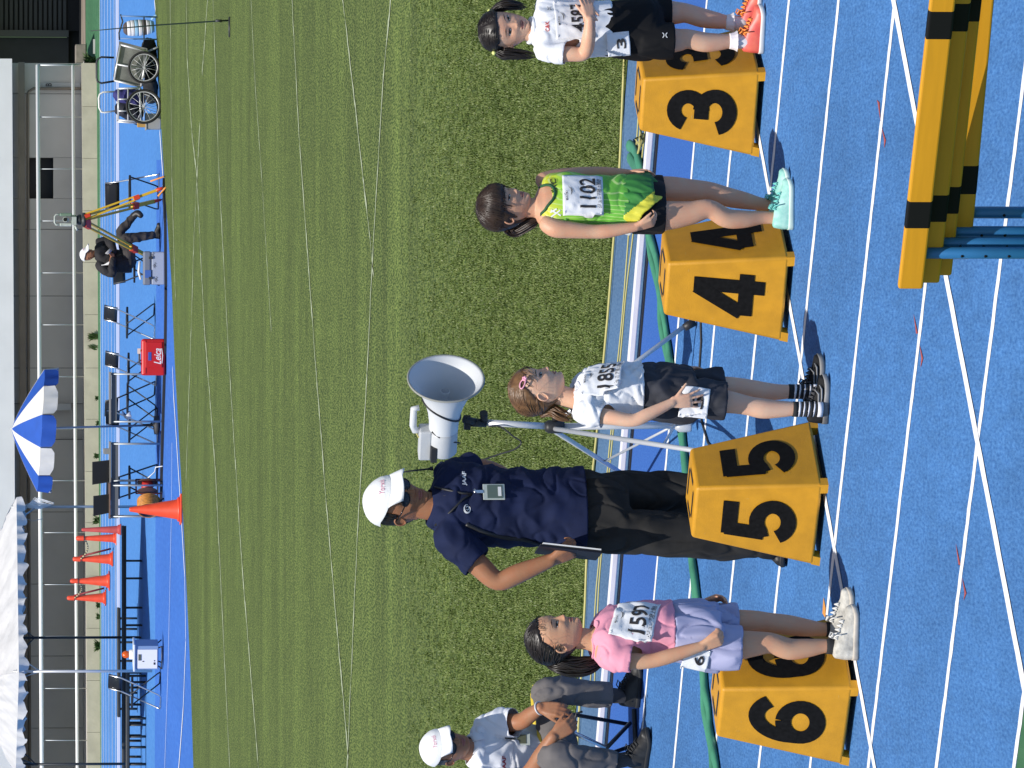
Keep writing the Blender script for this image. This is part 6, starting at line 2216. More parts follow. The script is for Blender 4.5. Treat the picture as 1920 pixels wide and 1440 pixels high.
    w = V3((.18, -.98, 0)); w = (w - u * w.dot(u)).normalized()
    n_ = u.cross(w)
    MM_ = Matrix((w, n_, u)).transposed().to_4x4(); MM_.translation = (a_ + b_) / 2 + w * .03
    cb = empty('clipboard', MM_.translation, 'black clipboard with papers held against the hip of the standing official', 'clipboard')
    mb = MB(); mb.box((0, 0, 0), (.20, .006, .26), M=MM_); mb.build('board', M_black, cb, cb.location, bevel=.003)
    mb = MB(); mb.box((.004, -.007, .004), (.188, .006, .245), M=MM_); mb.build('paper', M_white, cb, cb.location)
    mb = MB(); mb.box((0, .006, .0), (.204, .005, .262), M=MM_); mb.build('cover', mat('navy_cover', (.010, .012, .022), .6, spec=.2), cb, cb.location)
standing_official()

def seated_official():
    Y0 = G(1208, 1360).y
    J = lambda x, y, d=0.0: P(x, y, Y0 + d)
    org = V3((J(1208, 1390).x, Y0, 0))
    e = empty('person', org, 'older official in white polo, cap and grey trousers seated on a folding stool', 'person')
    yaw = 24
    F, L = tan_yaw(yaw)
    tor = [(J(884, 1408, .06), .07, .064, yaw), (J(893, 1412, .08), .14, .085, yaw), (J(908, 1415, .10), .182, .10, yaw), (J(950, 1420, .14), .166, .118, yaw), (J(990, 1424, .18), .156, .122, yaw), (J(1030, 1428, .22), .158, .128, yaw), (J(1052, 1430, .24), .15, .12, yaw)]
    larm = ([(910, 1362, .10), (935, 1356, .06), (975, 1353, -.02), (995, 1340, -.10), (1014, 1327, -.17)], [.056, .050, .044, .040, .030])
    rarm = ([(910, 1470, .06), (950, 1476, 0), (990, 1452, -.12), (1015, 1415, -.22), (1038, 1380, -.28)], [.056, .050, .044, .041, .031])
    mb = MB()
    torso(mb, tor)
    for a in (rarm, larm): limb(mb, [J(*p) for p in a[0]], a[1], 18, 5)
    limb(mb, [J(892, 1409, .06), J(872, 1405, .02), J(852, 1402, 0)], [.06, .056, .058], 18)
    hand(mb, J(1014, 1327, -.17), J(1075, 1334, -.24) - J(1014, 1327, -.17), V3((-.3, .75, -.2)), .185, (.35, .4, .45, .5), .03, -1, .5, .3)
    hand(mb, J(1038, 1380, -.28), J(1082, 1352, -.30) - J(1038, 1380, -.28), V3((.3, .75, -.3)), .185, (.5, .55, .6, .65), .03, 1, .5, .4)
    H = .232
    M = Matrix.Translation(J(835, 1401, -.02)) @ rot_head(22, 18, -6)
    hd = Head(M, H, width=.98, nose=1.1, child=False, jaw=1.1)
    body_obj(e, org, mb, .006, hd, SK_M, .016)
    mb = MB()
    torso(mb, [(J(1010, 1430, .20), .166, .130, yaw), (J(1035, 1432, .22), .178, .15, yaw), (J(1060, 1434, .24), .16, .14, yaw)])
    Lk = [(1048, 1405, .16), (1038, 1350, .08), (1022, 1303, 0), (1048, 1298, -.01), (1100, 1301, .0), (1146, 1303, .02)]
    Rk = [(1052, 1450, .12), (1046, 1440, -.08), (1036, 1418, -.24), (1062, 1418, -.27), (1110, 1424, -.25), (1152, 1430, -.22)]
    rr = [.095, .088, .072, .074, .066, .060]
    limb(mb, [J(*p) for p in Lk], rr, 22)
    limb(mb, [J(*p) for p in Rk], rr, 22)
    ends = [(J(*Lk[-1]), J(*Lk[-1]) - J(*Lk[-2])), (J(*Rk[-1]), J(*Rk[-1]) - J(*Rk[-2]))]
    cloth('trousers', mb, .007, M_greytr, e, org, .022, (9, 9, 5), 8.0, cut=lambda p: any(past(p, a_, d_) for a_, d_ in ends))
    m_sock = mat('grey_sock', (.05, .05, .055), .9)
    for p, hp, dd, g in ((Lk[-1], G(1199, 1322), (.62, -.45), 1), (Rk[-1], G(1214, 1436), (.55, -.62), 2)):
        mb = MB()
        h3 = V3((hp.x, hp.y, 0)) + V3((dd[0], dd[1], 0)).normalized() * .06
        mb.tube([J(*p) + V3((0, 0, .03)), h3 + V3((0, 0, .10)), h3 + V3((0, 0, .04))], [.042, .038, .042], 16)
        mb.build('sock', m_sock, e, org)
        shoe(e, org, hp, dd, .285, .104, (M_bkshoe, M_rubber), seed=20 + g, laces=M_rubber)
    w_p = mat('white_polo', (.74, .75, .79), .8, bump=.08, bscale=90)
    mb = MB()
    st = [(J(884, 1408, .06), .080, .072, yaw)] + grow(tor[1:3], .024) + grow(tor[3:5], .020) + [(J(1030, 1428, .22), .182, .150, yaw), (J(1046, 1430, .23), .182, .15, yaw)]
    torso(mb, st)
    la = [(912, 1364, .10), (938, 1357, .06), (966, 1355, .0)]
    ra = [(912, 1468, .06), (945, 1474, .01), (972, 1465, -.06)]
    limb(mb, [J(*p) for p in la], [.074, .074, .070], 22)
    limb(mb, [J(*p) for p in ra], [.074, .074, .070], 22)
    ends2 = [(J(*la[2]), J(*la[2]) - J(*la[1])), (J(*ra[2]), J(*ra[2]) - J(*ra[1]))]
    kp = in_torso(st, .012)
    nc = neck_cut(J(884, 1408, .06), yaw, .072, .072, .03)
    so_, co, fs = cloth('polo_shirt', mb, .0065, w_p, e, org, .022, (8, 8, 9), 27.0, cut=lambda p: nc(p) or any(past(p, a_, d_, .11, kp) for a_, d_ in ends2))
    bv = BVHTree.FromPolygons([V3(v) for v in co], fs)
    mb = MB()
    vs = []
    nn_ = 36
    for i in range(nn_ + 1):
        th = R(90) + R(14) + (2 * math.pi - R(28)) * i / nn_
        q = J(880, 1407, .06) + L * (.070 * math.cos(th)) + F * (.072 * math.sin(th)) + V3((0, 0, -.028 * max(0, math.sin(th))))
        o_ = (L * math.cos(th) + F * math.sin(th))
        vs += [q + V3((0, 0, .014)), q + o_ * .012 + V3((0, 0, .004)), q + o_ * .032 - V3((0, 0, .030 + .016 * max(0, math.sin(th))))]
    mb.add(vs, [(i * 3 + j, i * 3 + j + 1, (i + 1) * 3 + j + 1, (i + 1) * 3 + j) for i in range(nn_) for j in range(2)], True)
    c_ = mb.build('collar', w_p, so_, org); c_.modifiers.new('t', 'SOLIDIFY').thickness = .003
    vs, fs2 = fit_text('JAAF', .075, .026, .03, 1.0, 3)
    mb = MB(); mb.add([drape(bv, J(945, 1431, 0) + V3((x, 0, y)), .003) for x, y in vs], fs2, False)
    mb.build('lettering', mat('red_navy_print', (.30, .03, .05), .6), so_, org)
    C = drape(bv, J(980, 1389, 0), .012)
    MM_ = Matrix.Translation(C) @ Matrix.Rotation(R(10), 4, 'Z')
    mb = MB(); mb.box((0, 0, 0), (.062, .004, .075), M=MM_); ps = mb.build('name_pass', mat('clear_plastic', (.45, .50, .47), .15), e, org, bevel=.002)
    mb = MB(); mb.box((0, -.003, .006), (.046, .002, .046), M=MM_); mb.build('pass_card', mat('pass_olive', (.09, .10, .06), .5), ps, org)
    mb = MB(); mb.tube([snap(bv, J(947, 1385, 0), .006), C + V3((0, -.004, .04))], .004, 6); mb.build('pass_clip', M_black, ps, org)
    mb = MB()
    wr = J(1012, 1328, -.165)
    ax_ = (J(1030, 1326, -.2) - J(995, 1340, -.1)).normalized()
    e1 = ax_.cross(V3((0, 1, 0))).normalized(); e2 = ax_.cross(e1)
    mb.tube([wr + (e1 * math.cos(t) + e2 * math.sin(t)) * .033 for t in np.linspace(0, 2 * math.pi, 21)[:-1]], .005, 6, closed=True)
    mb.build('bracelet', mat('bracelet_pale', (.6, .6, .62), .35), e, org)
    mb = MB(); mb.tube([J(1078, 1352, -.33), J(1080, 1338, -.33), J(1092, 1334, -.34)], .006, 6)
    mb.build('whistle_cord', M_black, e, org)
    cap(e, org, hd, tcol=(.60, .25, .25))
    glasses(e, org, hd, M_lens)
    short_hair(e, org, hd, mat('hair_grey', (.10, .10, .10), .5), 9.0)
    # folding stool
    s = empty('folding_stool', J(1205, 1390, .15), 'folding stool with yellow seat rails under the seated official', 'stool')
    so2 = s.location.copy()
    m_ys = mat('yellow_rail', (.78, .58, .06), .45)
    mb = MB(); mb.tube([J(1004, 1284, .12), J(1010, 1345, .10), J(1018, 1440, .08), J(1020, 1470, .08)], .017, 10); mb.build('seat_rail', m_ys, s, so2)
    mb = MB(); mb.tube([J(1000, 1300, .48), J(1014, 1470, .46)], .017, 10); mb.build('seat_rail', m_ys, s, so2)
    mb = MB()
    q = [J(1006, 1300, .12), J(1020, 1465, .09), J(1016, 1465, .46), J(1002, 1305, .48)]
    c_ = sum(q, V3()) / 4 - V3((0, 0, .045))
    mb.add(q + [c_], [(0, 1, 4), (1, 2, 4), (2, 3, 4), (3, 0, 4)], True); mb.build('seat', mat('olive_canvas', (.10, .09, .05), .9), s, so2)
    mb = MB(); mb.tube([J(1014, 1345, .12), J(1136, 1402, .10)], .011, 8); mb.build('leg', M_chrome, s, so2)
    mb = MB(); mb.tube([J(1020, 1330, .3), G(1183, 1358) + V3((0, 0, .012))], .011, 8); mb.tube([J(1138, 1402, .10), G(1186, 1356) + V3((0, 0, .014))], .011, 8); mb.build('leg', M_dkmetal, s, so2)
    mb = MB(); mb.tube([J(1014, 1460, .12), J(1180, 1400, .45)], .011, 8); mb.build('leg', M_dkmetal, s, so2)
    mb = MB(); mb.tube([G(1193, 1330) + V3((0, 0, .012)), G(1196, 1400) + V3((0, 0, .012))], .012, 8); mb.build('foot_bar', M_dkmetal, s, so2)
seated_official()

def surveyor():
    Y0 = G(301, 440).y
    J = lambda x, y, d=0.0: P(x, y, Y0 + d)
    org = V3((J(301, 450).x, Y0, 0))
    e = empty('person', org, 'person in black with white cap sitting behind the yellow survey tripod', 'person')
    m_b = mat('black_jacket', (.018, .017, .019), .85, var=.3, scale=6)
    m_t = mat('dark_trousers', (.040, .034, .032), .85, var=.3, scale=6)
    yaw = 50
    mb = MB()
    limb(mb, [J(182, 474), J(172, 476), J(162, 478)], [.06, .058, .06], 14)
    limb(mb, [J(207, 500, -.2), J(210, 484, -.25), J(211, 478, -.26)], [.04, .038, .036], 12)
    hand(mb, J(211, 484, -.26), V3((.9, -.1, .25)), V3((0, .3, 1)), .18, (.7, .8, .8, .9), .03, 1, .5, .4, 1.1)
    M = Matrix.Translation(J(165, 477)) @ rot_head(55, 12, 0)
    hd = Head(M, .25, nose=1.0, child=False)
    body_obj(e, org, mb, .009, hd, SK_M, .014)
    mb = MB()
    torso(mb, [(J(178, 474), .10, .10, yaw), (J(186, 476), .20, .13, yaw), (J(205, 484), .21, .16, yaw), (J(225, 490), .20, .17, yaw), (J(247, 490), .19, .18, yaw)])
    limb(mb, [J(186, 497, -.12), J(198, 508, -.2), J(210, 512, -.24), J(210, 500, -.28), J(211, 486, -.28)], [.085, .08, .07, .06, .05], 16)
    limb(mb, [J(186, 455, .12), J(200, 452, .1), J(212, 462, -.1), J(212, 474, -.2)], [.08, .075, .065, .05], 16)
    jk, co, fs = cloth('jacket', mb, .012, m_b, e, org, .02, (6, 6, 6), 3.0)
    bv = BVHTree.FromPolygons([V3(v) for v in co], fs)
    vs, fs2 = fit_text('ZK', .07, .09, .02)
    mb = MB(); mb.add([snap(bv, J(194, 492, -.3) + V3((x, 0, y)), .004) for x, y in vs], fs2, False)
    mb.build('lettering', M_white, jk, org)
    mb = MB()
    limb(mb, [J(243, 492, 0), J(240, 470, -.15), J(234, 449, -.25), J(250, 446, -.24), J(272, 443, -.22), J(286, 441, -.2)], [.12, .11, .09, .085, .075, .065], 16)
    limb(mb, [J(240, 482, .1), J(232, 455, .1), J(226, 436, .1), J(238, 420, .1), J(252, 403, .08)], [.12, .10, .085, .075, .06], 16)
    cloth('trousers', mb, .012, m_t, e, org, .02, (6, 6, 6), 6.0)
    shoe(e, org, G(300, 447), (.7, -.4), .30, .12, (M_bkshoe, M_rubber))
    mb = MB()
    limb(mb, [J(251, 404, .06), J(258, 400, .02), J(264, 404, -.02)], [.055, .06, .05], 12)
    mb.build('shoe', M_bkshoe, e, org)
    cp = cap(e, org, hd, lettering='o', tcol=(.05, .05, .06))
    mb = MB(); mb.tube([J(206, 474, -.30), J(200, 476, -.31), J(208, 468, -.31)], .03, 8)
    tag(mb.build('handset', mat('grey_device', (.35, .35, .36), .5), None, J(204, 474, -.3)), 'small grey handset held in the hand of the person in black', 'handset')
surveyor()
# ================================================================== FAR SIDE OF THE FIELD
def far(x, y):
    g = G(x, y)
    return g, (lambda px, py, d=0.0: P(px, py, g.y + d))

# ------------------------------------------------------------------ orange cones
def cone(base, y, top, fl, label, capped=True, m=M_orange, lean=0.0, grp='orange traffic cones'):
    g, Q = far(base, y)
    s = PXM(g.y)
    H = (base - top) / s
    w = fl / s / 2
    e = empty('traffic_cone', g, label, 'traffic cone', grp, rz=rnd.uniform(-.3, .3))
    mb = MB()
    mb.lathe([(w * .70, .03), (w * .66, .06), (w * .60, .09), (.036, H * .97), (.030, H * .99), (0, H)], 28, Matrix.Rotation(lean, 4, 'Y'), cap=False)
    mb.build('cone_body', m, e)
    mb = MB(); mb.box((0, 0, .016), (w * 1.75, w * 1.75, .032)); mb.build('base', m, e, bevel=.012)
    mb = MB(); mb.lathe([(w * .74, .03), (w * .76, .045), (w * .72, .07), (w * .64, .075)], 28, cap=False); mb.build('foot_ring', m, e)
    if capped:
        mb = MB(); mb.lathe([(.062, H * .86), (.058, H * .88), (.055, H * 1.02), (.03, H * 1.06), (0, H * 1.065)], 18, cap=False); mb.build('cap', m, e)
        mb = MB(); mb.lathe([(.066, H * .835), (.070, H * .845), (.066, H * .858)], 18, cap=False); mb.build('rope_ring', M_dkmetal, e)
    return e, g, H
cone(341, 955, 242, 62, 'large bright orange cone standing alone in front of the tables', False, grp='orange traffic cones')
M_faded = mat('cone_faded', (.52, .07, .06), .6, var=.15, scale=6)
cone(227, 993, 153, 24, 'faded pinkish cone without a cap, rightmost of the row near the tent', False, M_faded)
tops = []
for b, y, t, fl, lb in ((219, 1009, 147, 26, 'capped orange cone directly beside the faded cone'), (212, 1048, 141, 32, 'capped orange cone in the middle of the row, right of a gap'),
                        (206, 1089, 136, 36, 'capped orange cone, second from the left end of the row'), (199, 1121, 130, 30, 'capped orange cone at the left end of the row')):
    e, g, H = cone(b, y, t, fl, lb)
    tops.append(g + V3((0, 0, H * .85)))
m_tiger = [mat('rope_dark', (.05, .04, .03), .8), mat('rope_cream', (.65, .55, .30), .8)]
for i, lb in ((0, 'striped chain hanging between the two right capped cones'), (2, 'striped chain hanging between the two left capped cones')):
    a, b = tops[i], tops[i + 1]
    mb = MB()
    n = 18
    for k in range(n):
        mb.mi = k % 2
        p = lambda u: a.lerp(b, u) - V3((0, 0, .12 * math.sin(u * math.pi)))
        mb.tube([p(k / n), p((k + 1) / n)], .016, 6)
    tag(mb.build('striped_chain', m_tiger, None, a), lb, 'chain')
    e2 = None
for i, lb in ((1, 'dark red bar leaning on the middle cone of the row'), (3, 'dark red bar leaning on the leftmost cone of the row')):
    a = tops[i]
    mb = MB(); mb.tube([a + V3((.06, -.12, .02)), V3((a.x + .24, a.y - .35, .06))], .022, 8)
    tag(mb.build('cone_bar', mat('bar_darkred', (.22, .01, .015), .5), None, a), lb, 'bar')

# ------------------------------------------------------------------ folding chairs
M_seat = mat('chair_black', (.016, .016, .018), .32)
def folding_chair(base, y, front, label, k=1.12, dark=False):
    g, Q = far(base, y)
    e = empty('folding_chair', g, label, 'folding chair', 'black folding chairs with metal frames', rz=math.atan2(front[1], front[0]) + math.pi / 2)
    w = .21 * k
    Z = lambda x, yy, z: V3((x * k, yy * k, z * k))       # front is -y
    m1 = M_chrome if not dark else M_dkmetal
    mb = MB()
    mb.tube([Z(-.21, .17, .80), Z(-.21, .12, .62), Z(-.21, -.17, .06), Z(-.20, -.20, .015), Z(-.16, -.205, .012), Z(.16, -.205, .012), Z(.20, -.20, .015), Z(.21, -.17, .06), Z(.21, .12, .62), Z(.21, .17, .80)], .0125 * k, 8)
    mb.build('front_frame', m1, e)
    mb = MB()
    mb.tube([Z(-.19, -.14, .45), Z(-.19, .20, .06), Z(-.18, .235, .015), Z(-.14, .24, .012), Z(.14, .24, .012), Z(.18, .235, .015), Z(.19, .20, .06), Z(.19, -.14, .45)], .0115 * k, 8)
    mb.build('rear_frame', M_dkmetal, e)
    mb = MB()
    vs, fs = [], []
    for i in range(9):
        x = (i / 8 - .5) * .42
        c = .03 * (1 - (x / .21) ** 2)
        for z, yy in ((.60, .125), (.66, .135), (.74, .155), (.81, .18)):
            vs.append(Z(x, yy + c, z))
    fs = [(i * 4 + j, (i + 1) * 4 + j, (i + 1) * 4 + j + 1, i * 4 + j + 1) for i in range(8) for j in range(3)]
    mb.add(vs, fs, True)
    b_ = mb.build('backrest', M_seat, e); b_.modifiers.new('t', 'SOLIDIFY').thickness = .02
    mb = MB(); mb.box(Z(0, -.01, .445), (.40 * k, .36 * k, .035 * k)); mb.build('seat', M_seat, e, bevel=.012)
    return e
folding_chair(299, 360, (.35, -.94), 'black folding chair behind the yellow legs of the survey tripod', 1.16)
folding_chair(300, 503, (.75, -.66), 'folding chair the person in black sits on', 1.0, True)
folding_chair(291, 604, (-.86, -.5), 'empty folding chair between the surveyor and the red case', 1.12)
folding_chair(294, 690, (-.86, -.5), 'folding chair directly behind the red case', 1.12)
folding_chair(292, 748, (.8, .5), 'dark folding chair in the clutter between red case and parasol pole', 1.12, True)
folding_chair(296, 800, (-.86, -.5), 'folding chair with a white cloth on it, at the parasol pole', 1.12)
folding_chair(296, 905, (.6, .75), 'dark folding chair behind the table with the first monitor', 1.12, True)
folding_chair(302, 1296, (-.85, -.52), 'folding chair with black backrest at the left, beside the white cabinet', 1.12)

# ------------------------------------------------------------------ tables with monitors
M_tabletop = mat('table_top', (.20, .19, .17), .5)
M_apron2 = mat('table_apron', (.12, .125, .125), .6)
def table(y0, y1, vt, vb, vbase, label, edge, dd=.55):
    yc = (y0 + y1) / 2
    g, Q = far(vbase, yc)
    e = empty('folding_table', g, label, 'folding table', 'folding tables under and beside the parasol')
    o = e.location.copy()
    a, b = Q(vt, y1), Q(vt, y0)
    w = b.x - a.x
    zt = a.z
    mb = MB(); mb.box(((a.x + b.x) / 2, g.y + dd / 2, zt - .012), (w, dd, .028)); mb.build('table_top', edge, e, o, bevel=.006)
    mb = MB(); h = zt - .03 - Q(vb, yc).z; mb.box(((a.x + b.x) / 2, g.y + .05, zt - .03 - h / 2), (w * .97, .02, h)); mb.build('apron', M_apron2, e, o)
    for x in (a.x + .04, b.x - .04):
        for yy in (.04, dd - .04):
            mb = MB(); mb.tube([V3((x, g.y + yy, zt - .03)), V3((x, g.y + yy, .01))], .016, 8); mb.build('leg', M_galv, e, o)
    for x in (a.x + .04, b.x - .04):
        mb = MB(); mb.tube([V3((x, g.y + .04, .09)), V3((x, g.y + dd - .04, .09))], .010, 6); mb.build('stretcher', M_galv, e, o)
    return e, g, Q, zt
table(697, 795, 206, 219, 304, 'dark folding table behind the red case under the parasol', M_tabletop)
t2, g2, Q2, z2 = table(828, 906, 206, 222, 304, 'dark folding table with the right monitor on it', M_tabletop)
t3, g3, Q3, z3 = table(906, 973, 205, 222, 306, 'folding table with a brown wooden edge and the left monitor', mat('brown_edge', (.14, .075, .045), .5))
def monitor(px, label, Q, zt, gy):
    (xa, ya), (xb, yb), (xc, yc), (xd, yd) = px
    pts = [Q(x, y, .18) for x, y in px]
    c = sum(pts, V3()) / 4
    e = empty('monitor', V3((c.x, c.y, zt)), label, 'monitor')
    o = e.location.copy()
    u = (pts[1] - pts[0]); v = (pts[3] - pts[0])
    n = V3((0, -1, 0))
    mb = MB()
    f = pts; bk = [p + V3((0, .05, 0)) for p in pts]
    mb.add(f + bk, [(3, 2, 1, 0), (4, 5, 6, 7), (0, 1, 5, 4), (1, 2, 6, 5), (2, 3, 7, 6), (3, 0, 4, 7)], False)
    mb.build('housing', M_black, e, o)
    mb = MB()
    mb.add([c + (p - c) * .93 + V3((0, -.003, 0)) for p in pts], [(3, 2, 1, 0)], False); mb.build('screen', mat('screen_black', (.008, .008, .010), .3), e, o)
    mb = MB(); mb.beam(V3((c.x, c.y + .06, zt)), V3((c.x, c.y + .06, c.z)), .06, .03, V3((0, 1, 0))); mb.build('stand', M_black, e, o)
    mb = MB(); mb.box((c.x, c.y + .06, zt + .012), (.2, .16, .016)); mb.build('foot', M_black, e, o)
monitor([(173, 866), (208, 862), (206, 904), (173, 909)], 'black monitor on the right table, nearer the parasol', Q2, z2, g2.y)
monitor([(175, 930), (206, 926), (204, 962), (175, 968)], 'black monitor on the left table behind the large cone', Q3, z3, g3.y)
g, Q = far(304, 845)
mb = MB(); p = Q(202, 846, .2); mb.box((p.x, p.y, z2 + .05), (.10, .16, .10)); mb.box((p.x + .01, p.y, z2 + .105), (.08, .12, .01))
tag(mb.build('grey_device', mat('device_grey', (.22, .23, .23), .5), None, V3((p.x, p.y, z2)), bevel=.008), 'small grey box on the table to the right of the first monitor', 'device')
mb = MB(); a = Q(232, 774, .1)
vs = [Q(x, y, .1 + .02 * k) for k, (x, y) in enumerate(((229, 768), (228, 778), (236, 776), (244, 771), (247, 782), (240, 789), (233, 783)))]
mb.add(vs + [sum(vs, V3()) / len(vs) - V3((0, .05, 0))], [(i, (i + 1) % 7, 7) for i in range(7)], True)
tag(mb.build('white_cloth', mat('cloth_white', (.7, .7, .72), .9), None, a), 'crumpled white cloth hanging on the chair at the parasol pole', 'cloth')
# cord reel
g, Q = far(305, 912)
e = empty('cord_reel', g, 'red extension cord reel standing under the right monitor table', 'cord reel')
o = e.location.copy()
m_br = mat('reel_brown', (.09, .04, .03), .5)
c = Q(276, 912)
axr = V3((-.92, -.4, 0)).normalized()
Mr_ = Matrix.Translation(c) @ axr.to_track_quat('Z', 'Y').to_matrix().to_4x4()
for z, nm in ((-.07, 'disc'), (.09, 'disc')):
    mb = MB(); mb.lathe([(0, z - .006), (.17, z - .006), (.175, z), (.17, z + .006), (0, z + .006)], 28, Mr_, cap=False); mb.build(nm, m_br, e, o)
mb = MB(); mb.lathe([(.10, -.07), (.10, .09)], 24, Mr_); mb.build('drum', mat('reel_red', (.62, .04, .03), .45), e, o)
mb = MB()
for sx in (-.13, .13):
    a_ = Mr_ @ V3((0, 0, sx))
    mb.tube([V3((a_.x, a_.y - .12, .012)), V3((a_.x, a_.y, a_.z + .19)), V3((a_.x, a_.y + .12, .012))], .012, 8)
mb.tube([Mr_ @ V3((0, 0, -.13)) + V3((0, 0, .19)), Mr_ @ V3((0, 0, .13)) + V3((0, 0, .19))], .014, 8)
mb.build('stand', mat('reel_frame', (.10, .015, .015), .5), e, o)
mb = MB(); mb.tube([Mr_ @ V3((.03, .05, -.08)), Q(281, 893, -.1), Q(290, 885, -.1), Q(292, 876, -.1), G(306, 874) + V3((0, 0, .01))], .010, 6)
mb.build('white_plug_lead', M_white, e, o)
g, Q = far(308, 948)
e = empty('hose_reel', g, 'orange coiled cable reel half hidden behind the large orange cone', 'cable reel')
o = e.location.copy()
c = Q(279, 948, .1)
Mr_ = Matrix.Translation(c) @ V3((-.75, -.66, 0)).normalized().to_track_quat('Z', 'Y').to_matrix().to_4x4()
m_oc = mat('cable_orange', (.50, .20, .03), .5, var=.25, scale=20)
for k in range(7):
    mb = MB(); mb.tube([Mr_ @ V3((.185 * math.cos(t), .185 * math.sin(t), -.10 + .033 * k)) for t in np.linspace(0, 2 * math.pi, 33)[:-1]], .017, 7, closed=True)
    mb.build('cable_turn', m_oc, e, o)
mb = MB(); mb.lathe([(.165, -.11), (.15, -.09), (.15, .10), (.165, .12)], 28, Mr_, cap=False); mb.build('drum', mat('drum_dark', (.03, .04, .06), .5), e, o)
mb = MB(); mb.tube([Mr_ @ V3((-.1, 0, -.14)), V3((c.x - .1, c.y, .01))], .014, 8); mb.tube([Mr_ @ V3((.1, 0, .15)), V3((c.x + .12, c.y, .01))], .014, 8); mb.build('stand', M_dkmetal, e, o)

# long black cable cover
mb = MB()
cc = [(309, 345), (312, 420), (313, 540), (312, 640), (308.5, 760), (305, 880), (304, 965)]
for a, b in zip(cc[:-1], cc[1:]):
    mb.beam(G(*a) + V3((0, 0, .02)), G(*b) + V3((0, 0, .02)), .26, .04)
tag(mb.build('cable_cover', M_rubber, None, G(312, 640)), 'long low black cable cover running under the chairs along the far track', 'cable cover')
# ------------------------------------------------------------------ benches
m_bench = mat('bench_dark', (.040, .042, .042), .55, var=.3, scale=3)
m_bench2 = mat('bench_edge', (.16, .15, .13), .6, var=.3, scale=4)
def bench(y0, y1, vt, vb, vbase, legs, label):
    g, Q = far(vbase, (y0 + y1) / 2)
    e = empty('bench', g, label, 'bench', 'long dark benches at the left')
    o = e.location.copy()
    a, b = Q(vt, y1), Q(vt, y0)
    zt, zb = a.z, Q(vb, y0).z
    for k in range(2):
        mb = MB(); mb.box(((a.x + b.x) / 2, g.y + .10 + .20 * k, zt - .025), (abs(b.x - a.x), .17, .05)); mb.build('seat_board', m_bench if k == 0 else m_bench2, e, o, bevel=.008)
    mb = MB(); mb.beam(V3((a.x, g.y + .05, (zt - .05 + zb) / 2)), V3((b.x, g.y + .05, (zt - .05 + zb) / 2)), .03, max(.02, zt - .05 - zb)); mb.build('rail', m_bench, e, o)
    for y in legs:
        x = Q(vbase, y).x
        mb = MB(); mb.tube([V3((x, g.y + .05, zb)), V3((x, g.y + .05, .01)), V3((x, g.y + .34, .01)), V3((x, g.y + .34, zb))], .016, 8)
        mb.build('leg', m_bench, e, o)
bench(1140, 1345, 220, 226, 258, (1160, 1180, 1205, 1240, 1300, 1330), 'rearmost long dark bench, behind the white cabinet')
bench(986, 1200, 229, 237, 267, (1052, 1085, 1140, 1173), 'long dark bench whose right end reaches towards the cones')
bench(1175, 1560, 229, 237, 265, (1196, 1226, 1262, 1290, 1322, 1345, 1356, 1380, 1390, 1420), 'long dark bench at the left edge, seat at middle height')
bench(1262, 1560, 237, 243, 274, (1268, 1280, 1348, 1360, 1382, 1402, 1434), 'front long bench at the left edge with a pale board edge')

# ------------------------------------------------------------------ white cabinet with an orange lamp
g, Q = far(307, 1228)
s_ = PXM(g.y)
e = empty('equipment_cabinet', g, 'white equipment cabinet on a wheeled stand with an orange beacon on top', 'cabinet')
o = e.location.copy()
m_cb = mat('cabinet_blue', (.20, .30, .50), .5)
a, b = Q(297, 1253), Q(254, 1203)
Mc = Matrix.Translation(((a.x + b.x) / 2, g.y + .2, (a.z + b.z) / 2)) @ Matrix.Rotation(R(-14), 4, 'Z')
W_, H_ = .42, b.z - a.z
mb = MB(); mb.box((0, 0, 0), (W_, .40, H_), M=Mc); mb.build('case', m_cb, e, o, bevel=.01)
mb = MB(); mb.box((-.02, -.205, -.01), (W_ * .80, .012, H_ * .86), M=Mc); dr = mb.build('door', mat('door_white', (.80, .80, .84), .45), e, o, bevel=.004)
mb = MB(); mb.box((.01, -.214, H_ * .31), (.11, .006, .05), M=Mc); mb.build('display', mat('display_olive', (.10, .11, .09), .3), dr, o)
mb = MB(); mb.box((-.06, -.213, H_ * .16), (.015, .006, .03), M=Mc); mb.box((-.10, -.213, -H_ * .33), (.04, .004, .03), M=Mc); mb.box((-.05, -.213, -H_ * .33), (.02, .004, .02), M=Mc); mb.build('marks', M_black, dr, o)['kind'] = 'stuff'
mb = MB(); mb.box((0, 0, H_ / 2 + .02), (W_ + .06, .46, .035), M=Mc); mb.build('roof_plate', mat('plate_pale', (.62, .68, .76), .5), e, o, bevel=.01)
mb = MB(); mb.lathe([(.085, H_ / 2 + .04), (.08, H_ / 2 + .10), (.06, H_ / 2 + .105)], 20, Mc @ Matrix.Translation((.0, 0, 0)), cap=False); mb.build('lamp_base', M_white, e, o)
mb = MB(); mb.sphere((0, 0, 0), (.065, .065, .075), 18, 10, Mc @ Matrix.Translation((0, 0, H_ / 2 + .15))); mb.build('beacon', mat('beacon_orange', (.65, .10, .01), .15), e, o)
for sx in (-1, 1):
    for sy in (-1, 1):
        mb = MB(); mb.tube([Mc @ V3((sx * .16, sy * .15, -H_ / 2)), V3((Mc @ V3((sx * .2, sy * .2, 0))).to_tuple()[:2] + (.03,))], .012, 8); mb.build('leg', M_dkmetal, e, o)
mb = MB(); mb.tube([V3((*(Mc @ V3((-.2, -.2, 0))).xy, .03)), V3((*(Mc @ V3((.2, -.2, 0))).xy, .03))], .012, 8); mb.build('foot_bar', M_dkmetal, e, o)

